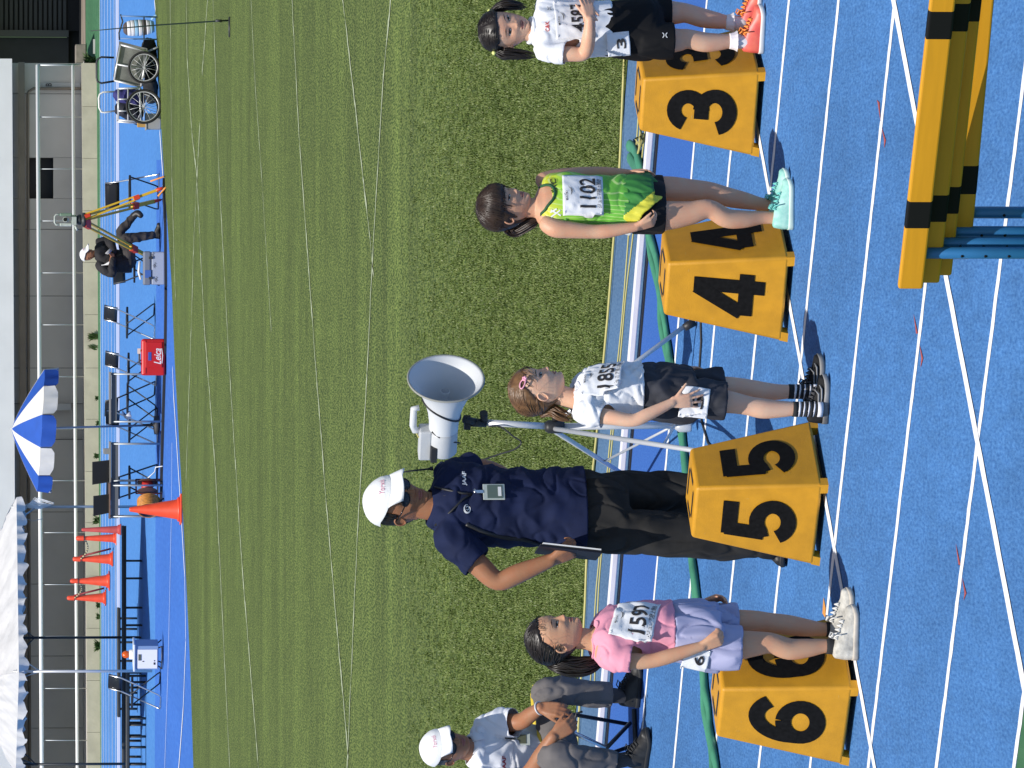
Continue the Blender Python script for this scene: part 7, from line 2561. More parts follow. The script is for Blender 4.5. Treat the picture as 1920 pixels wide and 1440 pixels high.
# ------------------------------------------------------------------ red instrument case
g, Q = far(312, 670)
e = empty('instrument_case', g, 'red plastic instrument case with white script lettering on the track', 'case')
o = e.location.copy()
m_rc = mat('case_red', (.56, .012, .012), .35)
a, b = Q(311, 704), Q(263, 635)
w, h = b.x - a.x, b.z - a.z
cx, cz = (a.x + b.x) / 2, (a.z + b.z) / 2
mb = MB(); mb.box((cx, g.y + .17, cz - h * .02), (w, .34, h * .94)); mb.build('shell', m_rc, e, o, bevel=.045, seg=4)
mb = MB(); mb.box((cx + w * .06, g.y - .004, cz - h * .03), (w * .70, .02, h * .66)); mb.build('front_panel', m_rc, e, o, bevel=.009)
mb = MB(); mb.beam((cx - w * .45, g.y + .17, cz + h * .30), (cx + w * .45, g.y + .17, cz + h * .30), .355, .03); mb.build('lid_seam', m_rc, e, o, bevel=.008)
mb = MB(); mb.tube([V3((cx - .12, g.y + .1, cz + h * .43)), V3((cx - .09, g.y + .1, cz + h * .53)), V3((cx + .09, g.y + .1, cz + h * .53)), V3((cx + .12, g.y + .1, cz + h * .43))], .016, 8); mb.build('handle', M_dkmetal, e, o)
mb = MB(); mb.box((cx + .10, g.y + .1, cz + h * .545), (.09, .04, .05)); mb.build('tag', mat('tag_cream', (.68, .60, .50), .7), e, o)
vs, fs = text_geo('Leica', 1.0, .015)
vs, fs = fit_text('Leica', .26, .12, .012)
mb = MB(); put(mb, [(x + y * .25, y) for x, y in vs], fs, V3((cx + w * .04, g.y - .0145, cz - h * .17)), V3((1, 0, .0)), V3((0, 0, 1)), V3((0, -1, 0)), .001)
vs, fs = stroke([(-.13, 0), (.0, -.012), (.12, .004)], .012)
put(mb, vs, fs, V3((cx + w * .04, g.y - .0145, cz - h * .17 - .075)), V3((1, 0, 0)), V3((0, 0, 1)), V3((0, -1, 0)), .001)
mb.build('lettering', M_white, e, o)
mb = MB(); mb.box((cx + w * .02, g.y - .016, cz + h * .13), (.14, .006, .055)); mb.build('blue_sticker', mat('sticker_blue', (.04, .08, .35), .5), e, o, bevel=.002)

# ------------------------------------------------------------------ grey tool box
g, Q = far(311, 502)
e = empty('tool_box', g, 'pale grey plastic tool box with blue sticker next to the person in black', 'tool box')
o = e.location.copy()
m_tb, m_tb2 = mat('tool_grey', (.36, .40, .50), .5), mat('tool_grey_dark', (.17, .19, .24), .5)
a, b = Q(310, 534), Q(267, 471)
w, h = b.x - a.x, b.z - a.z
cx = (a.x + b.x) / 2
mb = MB(); mb.box((cx, g.y + .18, h * .31 + .01), (w * .98, .36, h * .62)); mb.build('body', m_tb, e, o, bevel=.03, seg=3)
mb = MB(); mb.box((cx, g.y + .18, h * .81), (w, .38, h * .34)); mb.build('lid', m_tb2, e, o, bevel=.03, seg=3)
for sx in (-.3, .3):
    mb = MB(); mb.box((cx + sx * w, g.y - .012, h * .66), (.04, .02, .07)); mb.build('latch', M_dkmetal, e, o, bevel=.005)
mb = MB(); mb.box((cx - w * .18, g.y - .012, h * .78), (.13, .006, .10)); mb.build('blue_sticker', mat('sticker_blue2', (.05, .13, .42), .5), e, o)
mb = MB()
for k, (dx, dz) in enumerate(((-.42, .40), (.0, .46), (.30, .55))):
    for i in range(3):
        p0 = V3((cx + (dx + .04 * i) * w, g.y - .0035, h * (dz + .03 * (i % 2))))
        vs, fs = stroke([(0, 0), (.015, .03), (.03, -.02), (.045, .01)], .008)
        put(mb, vs, fs, p0, V3((1, 0, 0)), V3((0, 0, 1)), V3((0, -1, 0)), .001)
mb.build('handwriting', M_ink, e, o)['kind'] = 'stuff'
mb = MB(); mb.tube([Q(264, 524, .1), Q(260, 510, .1), Q(262, 490, .1)], .02, 8)
tag(mb.build('white_roll', M_white, None, Q(264, 510, .1)), 'white paper roll lying on the grey tool box', 'roll')

# ------------------------------------------------------------------ survey tripod with instrument
g, Q = far(309, 385)
e = empty('survey_tripod', g, 'yellow and red survey tripod in front of the person in black', 'tripod')
o = e.location.copy()
hd_ = Q(157, 412)
m_ty = mat('tripod_yellow', (.66, .42, .03), .45)
m_tr = mat('tripod_red', (.62, .05, .02), .45)
mb = MB(); mb.lathe([(.11, -.03), (.12, -.02), (.12, .02), (.07, .035)], 20, Matrix.Translation(hd_)); mb.build('head', M_dkmetal, e, o)
for ft, top in (((309, 351), (.05, -.04)), ((304, 374), (.04, .06)), ((299, 492), (-.06, 0))):
    f = G(*ft)
    t = hd_ + V3((top[0], top[1], -.03))
    d = (f - t)
    sd = V3((-d.y, d.x, 0)).normalized()
    if abs(sd.x) < .3: sd = V3((1, 0, 0))
    k = .66
    lg = MB(); lg.beam(t + sd * .045, t + d * k + sd * .03, .034, .03); l1 = lg.build('leg_rail', m_ty, e, o)
    lg = MB(); lg.beam(t - sd * .045, t + d * k - sd * .03, .034, .03); lg.build('leg_rail', m_ty, e, o)
    lg = MB(); lg.beam(t + d * (k - .06), t + d * .90, .062, .045); lg.build('lower_leg', m_ty, e, o)
    lg = MB(); lg.beam(t - d * .01, t + d * .055, .14, .06); lg.build('hinge', m_tr, e, o)
    lg = MB(); lg.beam(t + d * (k - .05), t + d * (k + .02), .11, .075); lg.build('leg_clamp', m_tr, e, o)
    lg = MB(); lg.tube([t + d * .89, t + d * .97, f + V3((0, 0, .004))], [.035, .025, .008], 8); lg.build('foot', m_tr, e, o)
mb = MB(); mb.tube([Q(282, 340, -.1), Q(296, 335, -.12), G(310, 331) + V3((0, 0, .02))], .014, 6)
mb.tube([G(312, 352) + V3((0, 0, .02)), Q(302, 362, -.1), Q(296, 368, -.1)], .016, 6)
tag(mb.build('orange_strap', mat('strap_orange', (.75, .30, .06), .7), None, G(310, 345)), 'orange strap hanging at the foot of the survey tripod', 'strap')
e2 = empty('total_station', hd_ + V3((0, 0, .035)), 'pale green surveying instrument mounted on the yellow tripod', 'surveying instrument')
o2 = e2.location.copy()
m_ts, m_tg = mat('instrument_pale', (.42, .46, .42), .45, var=.15, scale=14), mat('instrument_green', (.16, .24, .18), .45)
c = hd_.copy()
zz = lambda v: Q(v, 410).z
mb = MB(); mb.lathe([(.085, zz(152)), (.09, zz(148)), (.06, zz(143))], 16, Matrix.Translation((c.x, c.y, 0))); mb.build('tribrach', M_dkmetal, e2, o2)
mb = MB(); mb.box((c.x, c.y, (zz(143) + zz(134)) / 2), (.16, .14, zz(134) - zz(143))); mb.build('base_unit', m_tg, e2, o2, bevel=.02)
for sx in (-.085, .085):
    mb = MB(); mb.box((c.x + sx, c.y, (zz(135) + zz(112)) / 2), (.055, .13, zz(112) - zz(135))); mb.build('standard', m_ts if sx < 0 else m_tg, e2, o2, bevel=.015)
mb = MB(); mb.tube([V3((c.x, c.y - .13, zz(122))), V3((c.x, c.y + .12, zz(124)))], .045, 14); mb.build('telescope', m_ts, e2, o2)
mb = MB(); mb.tube([V3((c.x, c.y - .135, zz(122))), V3((c.x, c.y - .14, zz(122)))], .034, 14); mb.build('lens', M_lens, e2, o2)
mb = MB(); mb.tube([V3((c.x - .085, c.y, zz(113))), V3((c.x - .085, c.y, zz(105))), V3((c.x - .05, c.y, zz(102.5))), V3((c.x + .05, c.y, zz(102.5))), V3((c.x + .085, c.y, zz(105))), V3((c.x + .085, c.y, zz(113)))], .016, 8); mb.build('handle', m_ts, e2, o2)
mb = MB(); mb.box((c.x - .02, c.y - .09, zz(139)), (.14, .03, .08)); mb.build('keypad', m_ts, e2, o2, bevel=.006)
mb = MB(); mb.tube([Q(141, 423, -.1), Q(145, 432, -.12)], .02, 8); mb.build('side_arm', m_ts, e2, o2)

# ------------------------------------------------------------------ parasol
g, Q = far(300, 797)
e = empty('parasol', g, 'blue and white striped parasol with hanging flaps over the tables', 'parasol')
o = e.location.copy()
m_pb, m_pw = mat('parasol_blue', (.015, .085, .42), .7, var=.08, scale=6), mat('parasol_white', (.68, .67, .63), .75, var=.06, scale=6)
apex = Q(22, 804)
tl = R(-3.4)
rad = 118 / PXM(g.y)
zr = Q(76, 804).z
cw = V3((apex.x, g.y, zr))
rot = Matrix.Rotation(-tl, 3, 'Y')
NP = 12
def rim(a, k=1.0, dz=0.0):
    return apex + rot @ V3((rad * k * math.cos(a), rad * k * math.sin(a), (zr - apex.z) * (k ** 1.25) + dz))
off = R(-90) - math.pi / NP
for i in range(NP):
    a0, a1 = off + 2 * math.pi * i / NP, off + 2 * math.pi * (i + 1) / NP
    m_ = m_pb if i % 2 == 0 else m_pw
    vs, fs = [], []
    nu, nv = 6, 8
    for v in range(nv + 1):
        k = v / nv
        for u in range(nu + 1):
            a = a0 + (a1 - a0) * u / nu
            sc_ = math.cos(math.pi / NP) / math.cos((u / nu - .5) * 2 * math.pi / NP)     # straight edge between ribs
            sag = -.03 * k * math.sin(u / nu * math.pi)
            vs.append(rim(a, max(k, .001) * (.15 + .85 * sc_ if True else 1), sag))
    fs = [(v * (nu + 1) + u, v * (nu + 1) + u + 1, (v + 1) * (nu + 1) + u + 1, (v + 1) * (nu + 1) + u) for v in range(nv) for u in range(nu)]
    mb = MB(); mb.add(vs, fs, True)
    pn = mb.build('canopy_panel', m_, e, o)
    vs = []
    for v in range(5):
        for u in range(nu + 1):
            a = a0 + (a1 - a0) * (u / nu * .96 + .02)
            sc_ = math.cos(math.pi / NP) / math.cos((u / nu - .5) * 2 * math.pi / NP)
            end = .24 if 0 < u < nu else .19
            p = rim(a, .15 + .85 * sc_, -.03 * math.sin(u / nu * math.pi))
            w = .03 * math.sin(u * 1.9 + i * 2) * v / 4
            vs.append(p + V3((math.cos(a) * w, math.sin(a) * w, -end * v / 4 - .002)))
    fs = [(v * (nu + 1) + u, v * (nu + 1) + u + 1, (v + 1) * (nu + 1) + u + 1, (v + 1) * (nu + 1) + u) for v in range(4) for u in range(nu)]
    mb = MB(); mb.add(vs, fs, True); mb.build('flap', m_, pn, o)
    mb = MB(); mb.tube([rim(a0, .02, -.01), rim(a0, .5, -.012), rim(a0, 1.0, -.01)], .008, 5); mb.build('rib', M_alu, e, o)
mb = MB(); mb.tube([apex + V3((0, 0, .05)), apex + V3((0, 0, -.2)), V3((Q(297, 797).x, g.y, .06))], [.012, .017, .020], 10); mb.build('pole', M_galv, e, o)
mb = MB(); mb.lathe([(.02, .30), (.03, .12), (.16, .10), (.17, .02), (.0, .0)], 20, Matrix.Translation((Q(297, 797).x, g.y, 0)), cap=False); mb.build('base', mat('base_dark', (.06, .06, .065), .7), e, o)

# ------------------------------------------------------------------ tent
def tent():
    A, B, C_, D = G(271, 950), G(285, 1258), G(267, 1432), G(262, 1195)
    e = empty('event_tent', (A + B + C_ + D) / 4, 'white event tent with scalloped valance on thin grey poles', 'tent')
    o = e.location.copy()
    zE = P(33, 1100, (A.y + B.y) / 2).z
    cor = [V3((p.x, p.y, 0)) for p in (A, B, C_, D)]
    cen = sum(cor, V3()) / 4
    ov = [c + (c - cen).normalized() * .18 for c in cor]
    M_tent = mat('tent_white', (.60, .60, .61), .8, var=.10, scale=3, bump=1.0, bscale=7)
    apex = cen + V3((0, 0, zE + 1.25))
    r0, r1 = (ov[0] + ov[3]) / 2, (ov[1] + ov[2]) / 2
    ra = r0.lerp(r1, .28) + V3((0, 0, zE + 1.15)); rb = r0.lerp(r1, .72) + V3((0, 0, zE + 1.15))
    z = V3((0, 0, zE))
    def slope(a, b, c, d, n=60, m=24, name='roof_panel'):
        mb = MB(); vs = []
        for j in range(m + 1):
            for i in range(n + 1):
                u, v = i / n, j / m
                p = a.lerp(b, u).lerp(d.lerp(c, u), v)
                sag = -.10 * math.sin(v * math.pi) * (.6 + .4 * math.sin(u * math.pi)) 
                wr = (.07 * noise.noise(V3((u * 9 + v * 3, v * 3.2, 3))) + .05 * abs(noise.noise(V3((u * 22 + v * 9, v * 7, 7))))) * min(1, v * 6)
                vs.append(p + V3((0, 0, sag + wr)))
        mb.add(vs, [(j * (n + 1) + i, j * (n + 1) + i + 1, (j + 1) * (n + 1) + i + 1, (j + 1) * (n + 1) + i) for j in range(m) for i in range(n)], True)
        return mb.build(name, M_tent, e, o)
    slope(ov[1] + z, ov[0] + z, ra, rb)
    slope(ov[2] + z, ov[1] + z, rb, rb)
    slope(ov[3] + z, ov[2] + z, rb, ra)
    slope(ov[0] + z, ov[3] + z, ra, ra)
    for a, b, nsc in ((ov[1], ov[0], 11), (ov[2], ov[1], 7), (ov[3], ov[2], 11), (ov[0], ov[3], 7)):
        mb = MB(); vs = []
        n = nsc * 8
        out = V3((b - a).cross(V3((0, 0, 1)))).normalized()
        for i in range(n + 1):
            u = i / n
            p = a.lerp(b, u) + z
            tri = abs(((u * nsc) % 1) * 2 - 1)
            sc_ = (.09 + .09 * (1 - tri) ** .9) * (1 + .35 * noise.noise(V3((u * nsc * .8, 5, a.y))))
            w = .16 * noise.noise(V3((u * nsc * 1.9, 2, a.x))) + .05 * noise.noise(V3((u * nsc * 5, 7, a.x)))
            for k in range(4):
                f = k / 3
                vs.append(p + V3((0, 0, -sc_ * f)) + out * (w * f))
        mb.add(vs, [(i * 4 + k, i * 4 + k + 1, (i + 1) * 4 + k + 1, (i + 1) * 4 + k) for i in range(n) for k in range(3)], True)
        mb.build('valance', M_tent, e, o)
    for k, (c, m_) in enumerate(zip(cor, (M_galv, M_alu, M_dkmetal, M_dkmetal))):
        mb = MB(); mb.tube([c, c + V3((0, 0, zE + .1))], .026, 10); mb.build('pole', m_, e, o)
        for c2 in (cor[k - 1], cor[(k + 1) % 4]):
            d = (c2 - c).normalized()
            mb = MB(); mb.tube([c + V3((0, 0, zE - .38)), c + d * .42 + V3((0, 0, zE - .02))], .012, 6); mb.build('brace', m_, e, o)
    for k in range(4):
        mb = MB(); mb.tube([cor[k] + V3((0, 0, zE - .01)), cor[(k + 1) % 4] + V3((0, 0, zE - .01))], .02, 8); mb.build('eave_rail', M_dkmetal, e, o)
    # bundled cords at the right corner
    q = cor[0] + V3((0, -.04, 0))
    mb = MB()
    rg = random.Random(3)
    for k in range(16):
        x0 = rg.uniform(-.03, .05)
        w = rg.uniform(.03, .14)
        zt, zb = zE - .15 - rg.uniform(0, .1), zE - .42 - rg.uniform(0, .3)
        mb.tube([q + V3((x0, 0, zt)), q + V3((x0 + w * .6, -.02, zt - .08)), q + V3((x0 + w, -.03, (zt + zb) / 2)), q + V3((x0 + w * .4, -.02, zb)), q + V3((x0 - w * .3, -.01, (zt + zb) / 2)), q + V3((x0, 0, zt))], .007, 5)
    tag(mb.build('cord_bundle', M_white, None, q + V3((0, 0, zE - .3))), 'bundle of looped white cords tied to the right tent pole', 'cord bundle')
    mb = MB(); mb.sphere(q + V3((-.16, 0, zE - .10)), (.10, .08, .08), 14, 8); mb.tube([q + V3((-.10, 0, zE - .1)), q + V3((.0, .02, zE - .2))], .02, 8)
    mb.tube([q + V3((-.2, 0, zE - .12)), q + V3((-.26, -.02, zE - .30)), q + V3((-.22, -.02, zE - .50))], .006, 5)
    tag(mb.build('folded_sheet', mat('grey_sheet', (.45, .47, .48), .7), None, q + V3((-.16, 0, zE - .1))), 'bundled grey sheet tied under the right corner of the tent', 'bundle')
tent()

# ------------------------------------------------------------------ two hand carts, striped bag, marker pole
M_tyre = mat('tyre', (.012, .012, .013), .7)
def wheel(parent, o, c, r, axis, name='wheel', nsp=14):
    Mw = Matrix.Translation(c) @ axis.to_track_quat('Z', 'Y').to_matrix().to_4x4()
    mb = MB(); mb.tube([Mw @ V3((r * math.cos(t), r * math.sin(t), 0)) for t in np.linspace(0, 2 * math.pi, 41)[:-1]], .022, 8, closed=True)
    w = mb.build(name, M_tyre, parent, o)
    mb = MB(); mb.tube([Mw @ V3((r * .90 * math.cos(t), r * .90 * math.sin(t), 0)) for t in np.linspace(0, 2 * math.pi, 41)[:-1]], .010, 6, closed=True)
    mb.build('rim', M_alu, w, o)
    mb = MB()
    for k in range(nsp):
        t = 2 * math.pi * k / nsp
        mb.tube([Mw @ V3((0, 0, .03 * (-1) ** k)), Mw @ V3((r * .9 * math.cos(t), r * .9 * math.sin(t), 0))], .004, 4)
    mb.tube([Mw @ V3((0, 0, -.06)), Mw @ V3((0, 0, .06))], .022, 8)
    mb.build('spokes', M_alu, w, o)['kind'] = 'stuff'
g, Q = far(299, 122)
e = empty('hand_cart', g, 'two wheeled hand cart with solid grey side panel and dark handle', 'hand cart', 'hand carts parked by the far track')
o = e.location.copy()
m_cp = mat('cart_panel', (.26, .26, .24), .45, metal=.5, var=.3, scale=5)
cr_ = [Q(226, 84), Q(277, 97), Q(264, 163), Q(214, 151)]
bk = [p + V3((.1, .7, 0)) for p in cr_]
def quad_slab(pts, t):
    n = (pts[1] - pts[0]).cross(pts[3] - pts[0]).normalized() * t
    mb = MB(); q = pts + [p + n for p in pts]
    mb.add(q, [(3, 2, 1, 0), (4, 5, 6, 7), (0, 1, 5, 4), (1, 2, 6, 5), (2, 3, 7, 6), (3, 0, 4, 7)], False)
    return mb
quad_slab(cr_, .02).build('side_panel', m_cp, e, o)
quad_slab(bk, .02).build('side_panel', m_cp, e, o)
quad_slab([cr_[1], cr_[2], bk[2], bk[1]], .02).build('floor', m_cp, e, o)
for a, b in ((0, 1), (1, 2), (2, 3), (3, 0)):
    mb = MB(); mb.tube([cr_[a] + V3((0, -.03, 0)), cr_[b] + V3((0, -.03, 0))], .018, 8); mb.build('frame_tube', M_alu, e, o)
mb = MB(); m_ = [cr_[0].lerp(cr_[3], .55), cr_[1].lerp(cr_[2], .5)]; mb.tube([m_[0] + V3((0, -.035, 0)), m_[1] + V3((0, -.035, 0))], .016, 8); mb.build('frame_tube', M_alu, e, o)
for yy in (-.09, .8):
    c = Q(271, 127); c = V3((c.x, g.y + yy, .27)); wheel(e, o, c, .26, V3((.12, 1, 0)).normalized())
mb = MB(); mb.tube([Q(214, 108, .3), Q(190, 107, .3), Q(183, 111, .3), Q(181, 118, .3), Q(181, 146, .3), Q(183, 153, .3), Q(190, 156, .3), Q(215, 152, .3)], .018, 8); mb.build('handle', M_dkmetal, e, o)
mb = MB(); mb.tube([Q(277, 97, .1), G(299, 88) + V3((0, 0, .02))], .018, 8); mb.build('leg', M_galv, e, o)
g, Q = far(302, 200)
e = empty('hand_cart', g, 'hand cart with open barred side, pale handle and navy bags inside', 'hand cart', 'hand carts parked by the far track')
o = e.location.copy()
T = [(222, 166), (222, 225), (264, 228), (262, 165)]
fr = [Q(*p) for p in T]
for d in (0, .7):
    for a, b in ((0, 1), (1, 2), (2, 3), (3, 0)):
        mb = MB(); mb.tube([fr[a] + V3((0, d, 0)), fr[b] + V3((0, d, 0))], .016, 8); mb.build('frame_tube', M_alu, e, o)
    for pa, pb in (((240, 166), (240, 227)), ((222, 186), (240, 186)), ((222, 208), (240, 208))):
        mb = MB(); mb.tube([Q(*pa, d - .005), Q(*pb, d - .005)], .013, 8); mb.build('bar', M_alu, e, o)
quad_slab([fr[3] , fr[2], fr[2] + V3((0, .7, 0)), fr[3] + V3((0, .7, 0))], .03).build('floor', M_dkmetal, e, o)
for d in (-.06, .78):
    c = Q(281, 200); wheel(e, o, V3((c.x - .0, g.y + d, .30)), .29, V3((-.2, 1, 0)).normalized())
mb = MB(); mb.tube([Q(215, 172, .2), Q(193, 173, .2), Q(187, 177, .2), Q(185, 184, .2), Q(186, 202, .2), Q(190, 210, .2), Q(196, 211, .2), Q(216, 208, .2)], .016, 8); mb.build('handle', M_white, e, o)
for px, m_, nm, lb in (([(222, 172), (224, 186), (258, 202), (260, 168)], mat('bag_navy', (.03, .03, .16), .8), 'bag', 'violet blue bag inside the barred hand cart'), ([(226, 190), (226, 218), (256, 222), (258, 200)], mat('bag_black', (.015, .017, .03), .8), 'bag', 'black bag inside the barred hand cart beside the violet one')):
    mb = MB()
    pts = [Q(x, y, .2) for x, y in px]
    c = sum(pts, V3()) / 4
    limb(mb, [pts[0].lerp(pts[1], .5), c, pts[2].lerp(pts[3], .5)], [.12, .15, .14], 14)
    co, nr, fs = fuse(mb, .02, 2)
    b = MB(); b.smooth = True; b.add(folds(co, nr, .03, (5, 5, 5), 2), fs, True)
    tag(b.build(nm, m_, None, c), lb, 'bag')
g, Q = far(302, 225)
mb = MB(); a, b = Q(301, 241), Q(276, 212); mb.box(((a.x + b.x) / 2, g.y + .3, b.z / 2), (b.x - a.x, .4, b.z)); mb.box(((a.x + b.x) / 2, g.y + .3, b.z + .012), (b.x - a.x + .03, .43, .025))
tag(mb.build('grey_crate', mat('crate_grey', (.30, .30, .29), .7), None, G(301, 226), bevel=.01), 'grey crate on the ground under the barred hand cart', 'crate')
mb = MB(); mb.box((Q(270, 232).x, g.y + .25, Q(270, 232).z), (.10, .15, .22))
tag(mb.build('cardboard_piece', mat('cardboard', (.45, .27, .08), .8), None, Q(270, 232), bevel=.01), 'small brown cardboard carton tucked at the left end of the barred cart', 'carton')
for k, (x, y, w_, h_, lb) in enumerate(((297, 108, .26, .30, 'added black filler standing for the shadow under the solid sided hand cart'), (298, 162, .20, .24, 'added dark filler standing for the shadow between the two hand carts'))):
    g = G(x, y)
    mb = MB()
    limb(mb, [g + V3((-w_, .45, h_ * .5)), g + V3((0, .45, h_ * .55)), g + V3((w_, .45, h_ * .5))], [h_ * .42, h_ * .52, h_ * .42], 14)
    co, nr, fs = fuse(mb, .02, 2)
    b = MB(); b.smooth = True; b.add(folds(co, nr, .03, (5, 5, 5), 5 + k), fs, True)
    tag(b.build('dark_filler', mat('filler_black', (.012, .013, .016), .8), None, g), lb, 'bag')
# striped bag on a stand
g, Q = far(293, 54)
e = empty('striped_bag', Q(290, 53), 'round bag with white, brown and light blue stripes by the right hand cart', 'bag')
o = e.location.copy()
cols = [mat('stripe_brown', (.09, .07, .07), .8), mat('stripe_white', (.72, .72, .76), .8), mat('stripe_blue', (.28, .50, .72), .8)]
ax0, ax1 = Q(231, 54), Q(289, 50)
prof = [(0, .10), (.06, .17), (.2, .22), (.45, .235), (.7, .22), (.9, .19), (1, .15)]
seq = [0, 1, 1, 2, 1, 0, 1, 2]
for i in range(8):
    mb = MB()
    mb.tube([ax0.lerp(ax1, i / 8 + j / 24) for j in range(4)], [float(np.interp(i / 8 + j / 24, [p[0] for p in prof], [p[1] for p in prof])) * .62 for j in range(4)], 20)
    mb.build('stripe_band', cols[seq[i]], e, o)
mb = MB(); mb.tube([ax1 + V3((.12, -.05, .05)), ax1 + V3((.20, -.08, -.02)), ax1 + V3((.15, -.08, -.1)), ax1 + V3((-.1, -.08, -.08))], .02, 8); mb.build('handle', cols[2], e, o)
g, Q = far(296, 52)
e = empty('bag_stand', G(296, 52), 'thin folding metal stand holding the striped bag', 'stand')
o = e.location.copy()
mb = MB(); mb.tube([Q(224, 75), Q(223, 62), Q(230, 40), Q(226, 27)], .014, 8); mb.build('top_bar', M_dkmetal, e, o)
for y in (30, 72):
    mb = MB(); mb.tube([Q(226, y), G(296, y + 2) + V3((0, 0, .01))], .014, 8); mb.build('leg', mat('leg_blue', (.12, .22, .42), .5), e, o)
mb = MB(); mb.tube([Q(270, 30), Q(270, 73)], .012, 8); mb.build('cross_bar', M_dkmetal, e, o)
g, Q = far(432, 38)
e = empty('marker_pole', g, 'thin dark marker pole leaning slightly on the grass at the right', 'pole')
o = e.location.copy()
mb = MB(); mb.tube([g, Q(400, 40), Q(295, 47), Q(225, 53), Q(170, 58)], [.012, .010, .009, .007, .006], 8); mb.build('rod', mat('pole_green', (.015, .035, .03), .5), e, o)
mb = MB(); mb.tube([Q(404, 39), Q(416, 39)], .018, 8); mb.build('clamp', M_dkmetal, e, o)
mb = MB(); mb.tube([g + V3((-.22, -.02, .012)), g + V3((.04, -.02, .012))], .014, 8); mb.build('foot_bar', M_dkmetal, e, o)
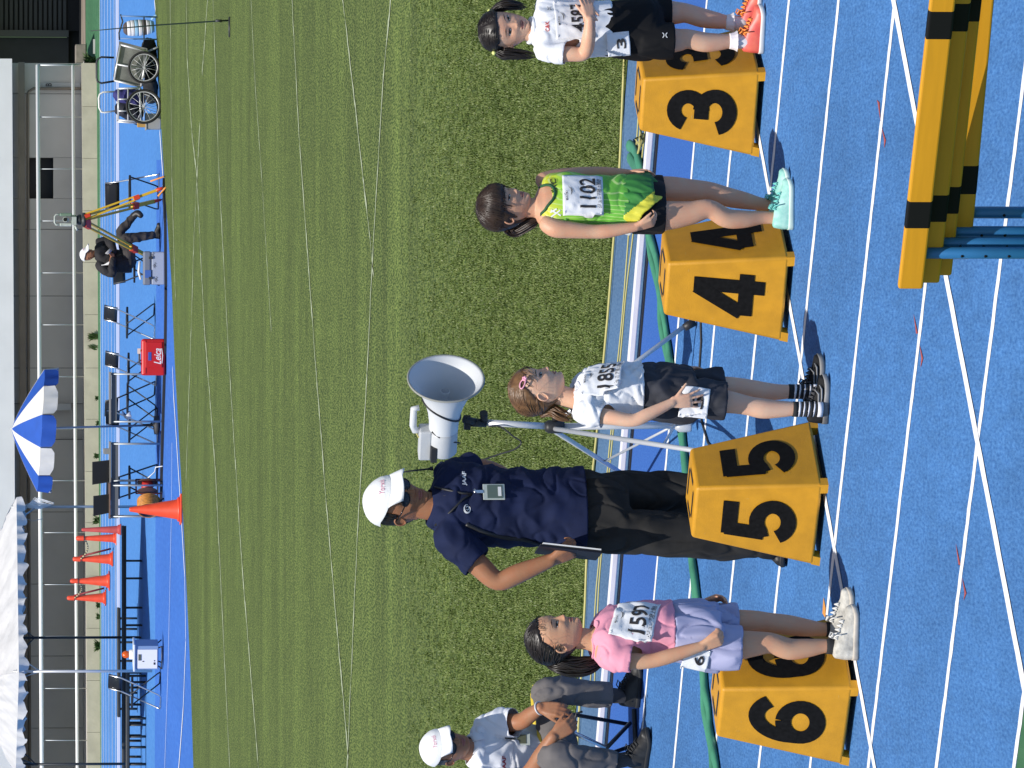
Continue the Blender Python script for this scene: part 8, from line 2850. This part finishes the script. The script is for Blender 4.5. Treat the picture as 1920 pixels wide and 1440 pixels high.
# ------------------------------------------------------------------ blades of the artificial turf (nearest part; beyond, the turf material takes over)
def turf_blades():
    y_near = 31.0
    me = bpy.data.meshes.new('tuft')
    rg = random.Random(11)
    vs, fs = [], []
    for k in range(10):
        a = rg.uniform(0, 2 * math.pi)
        bx, by = rg.uniform(-.018, .018), rg.uniform(-.018, .018)
        h = rg.uniform(.010, .021)
        lean = rg.uniform(.004, .018)
        w = .0022
        sx, sy = -math.sin(a) * w, math.cos(a) * w
        lx, ly = math.cos(a) * lean, math.sin(a) * lean
        o = len(vs)
        vs += [(bx - sx, by - sy, 0), (bx + sx, by + sy, 0), (bx + lx * .45 + sx * .8, by + ly * .45 + sy * .8, h * .65), (bx + lx * .45 - sx * .8, by + ly * .45 - sy * .8, h * .65), (bx + lx, by + ly, h)]
        fs += [(o, o + 1, o + 2, o + 3), (o + 3, o + 2, o + 4)]
    me.from_pydata(vs, [], fs)
    m = bpy.data.materials.new('turf_blade')
    m.use_nodes = True
    nt = m.node_tree
    b = nt.nodes['Principled BSDF']
    b.inputs['Roughness'].default_value = .45
    b.inputs['Specular IOR Level'].default_value = .4
    oi = nt.nodes.new('ShaderNodeObjectInfo')
    rp = nt.nodes.new('ShaderNodeValToRGB')
    rp.color_ramp.elements[0].color = (.072, .112, .017, 1)
    rp.color_ramp.elements[1].color = (.21, .25, .075, 1)
    e = rp.color_ramp.elements.new(.6); e.color = (.113, .163, .030, 1)
    nt.links.new(oi.outputs['Random'], rp.inputs[0])
    tc = nt.nodes.new('ShaderNodeTexCoord')
    nt.links.new(rp.outputs[0], b.inputs['Base Color'])
    me.materials.append(m)
    tuft = bpy.data.objects.new('turf_tuft_source', me)
    # carrier surface: the strip of turf nearest the track, fading into the distance
    rows = [(31.0, 4200), (34, 3000), (38, 1500), (42, 600), (45, 200), (48, 0)]
    mb = MB()
    for a, b_ in zip(rows[:-1], rows[1:]):
        pass
    Yl = [29.5 + 1.0 * i for i in range(20)]
    dens = []
    vs, fs = [], []
    for i, Y in enumerate(Yl):
        w = Y * 735 / FPX + 1.6
        nx = 14
        for j in range(nx + 1):
            x = -w + 2 * w * j / nx
            vs.append((x, Y, .006))
    # clip to the turf side of the near edge
    base = lane_pt(0, grass_c)
    nx = 15
    fs = [(i * nx + j, i * nx + j + 1, (i + 1) * nx + j + 1, (i + 1) * nx + j) for i in range(len(Yl) - 1) for j in range(nx - 1)]
    vs2 = []
    for v in vs:
        p = V3(v)
        d = (p - base).dot(LN)
        if d < .03: p = p + LN * (.03 - d)
        vs2.append((p.x, p.y, .006))
    bm = bmesh.new()
    bv_ = [bm.verts.new(v) for v in vs2]
    for f in fs:
        try:
            fc = bm.faces.new([bv_[i] for i in f])
            if fc.calc_area() < 1e-5: bm.faces.remove(fc)
        except ValueError: pass
    cm = bpy.data.meshes.new('turf_blades')
    bm.to_mesh(cm); bm.free()
    at = cm.attributes.new('density', 'FLOAT', 'POINT')
    at.data.foreach_set('value', [float(np.interp(v.co.y, [r_[0] for r_ in rows], [r_[1] for r_ in rows])) for v in cm.vertices])
    o = bpy.data.objects.new('turf_blades', cm)
    COL.objects.link(o)
    ng = bpy.data.node_groups.new('turf_blades', 'GeometryNodeTree')
    ng.interface.new_socket('Geometry', in_out='INPUT', socket_type='NodeSocketGeometry')
    ng.interface.new_socket('Geometry', in_out='OUTPUT', socket_type='NodeSocketGeometry')
    N = ng.nodes.new
    gi, go_ = N('NodeGroupInput'), N('NodeGroupOutput')
    dp = N('GeometryNodeDistributePointsOnFaces')
    na = N('GeometryNodeInputNamedAttribute'); na.data_type = 'FLOAT'; na.inputs[0].default_value = 'density'
    ng.links.new(gi.outputs[0], dp.inputs['Mesh'])
    ng.links.new(na.outputs[0], dp.inputs['Density'])
    ob = N('GeometryNodeObjectInfo'); ob.inputs[0].default_value = tuft
    ob.inputs['As Instance'].default_value = True
    ip = N('GeometryNodeInstanceOnPoints')
    ng.links.new(dp.outputs['Points'], ip.inputs['Points'])
    ng.links.new(ob.outputs['Geometry'], ip.inputs['Instance'])
    rv = N('FunctionNodeRandomValue'); rv.data_type = 'FLOAT_VECTOR'
    rv.inputs[0].default_value = (-.15, -.15, 0); rv.inputs[1].default_value = (.15, .15, 6.283)
    ng.links.new(rv.outputs[0], ip.inputs['Rotation'])
    rs = N('FunctionNodeRandomValue'); rs.data_type = 'FLOAT'
    rs.inputs[2].default_value = .5; rs.inputs[3].default_value = .95
    ng.links.new(rs.outputs[1], ip.inputs['Scale'])
    ng.links.new(ip.outputs[0], go_.inputs[0])
    md = o.modifiers.new('blades', 'NODES'); md.node_group = ng
    tag(o, 'short green artificial turf blades covering the near part of the infield', 'grass', None, 'stuff')
turf_blades()
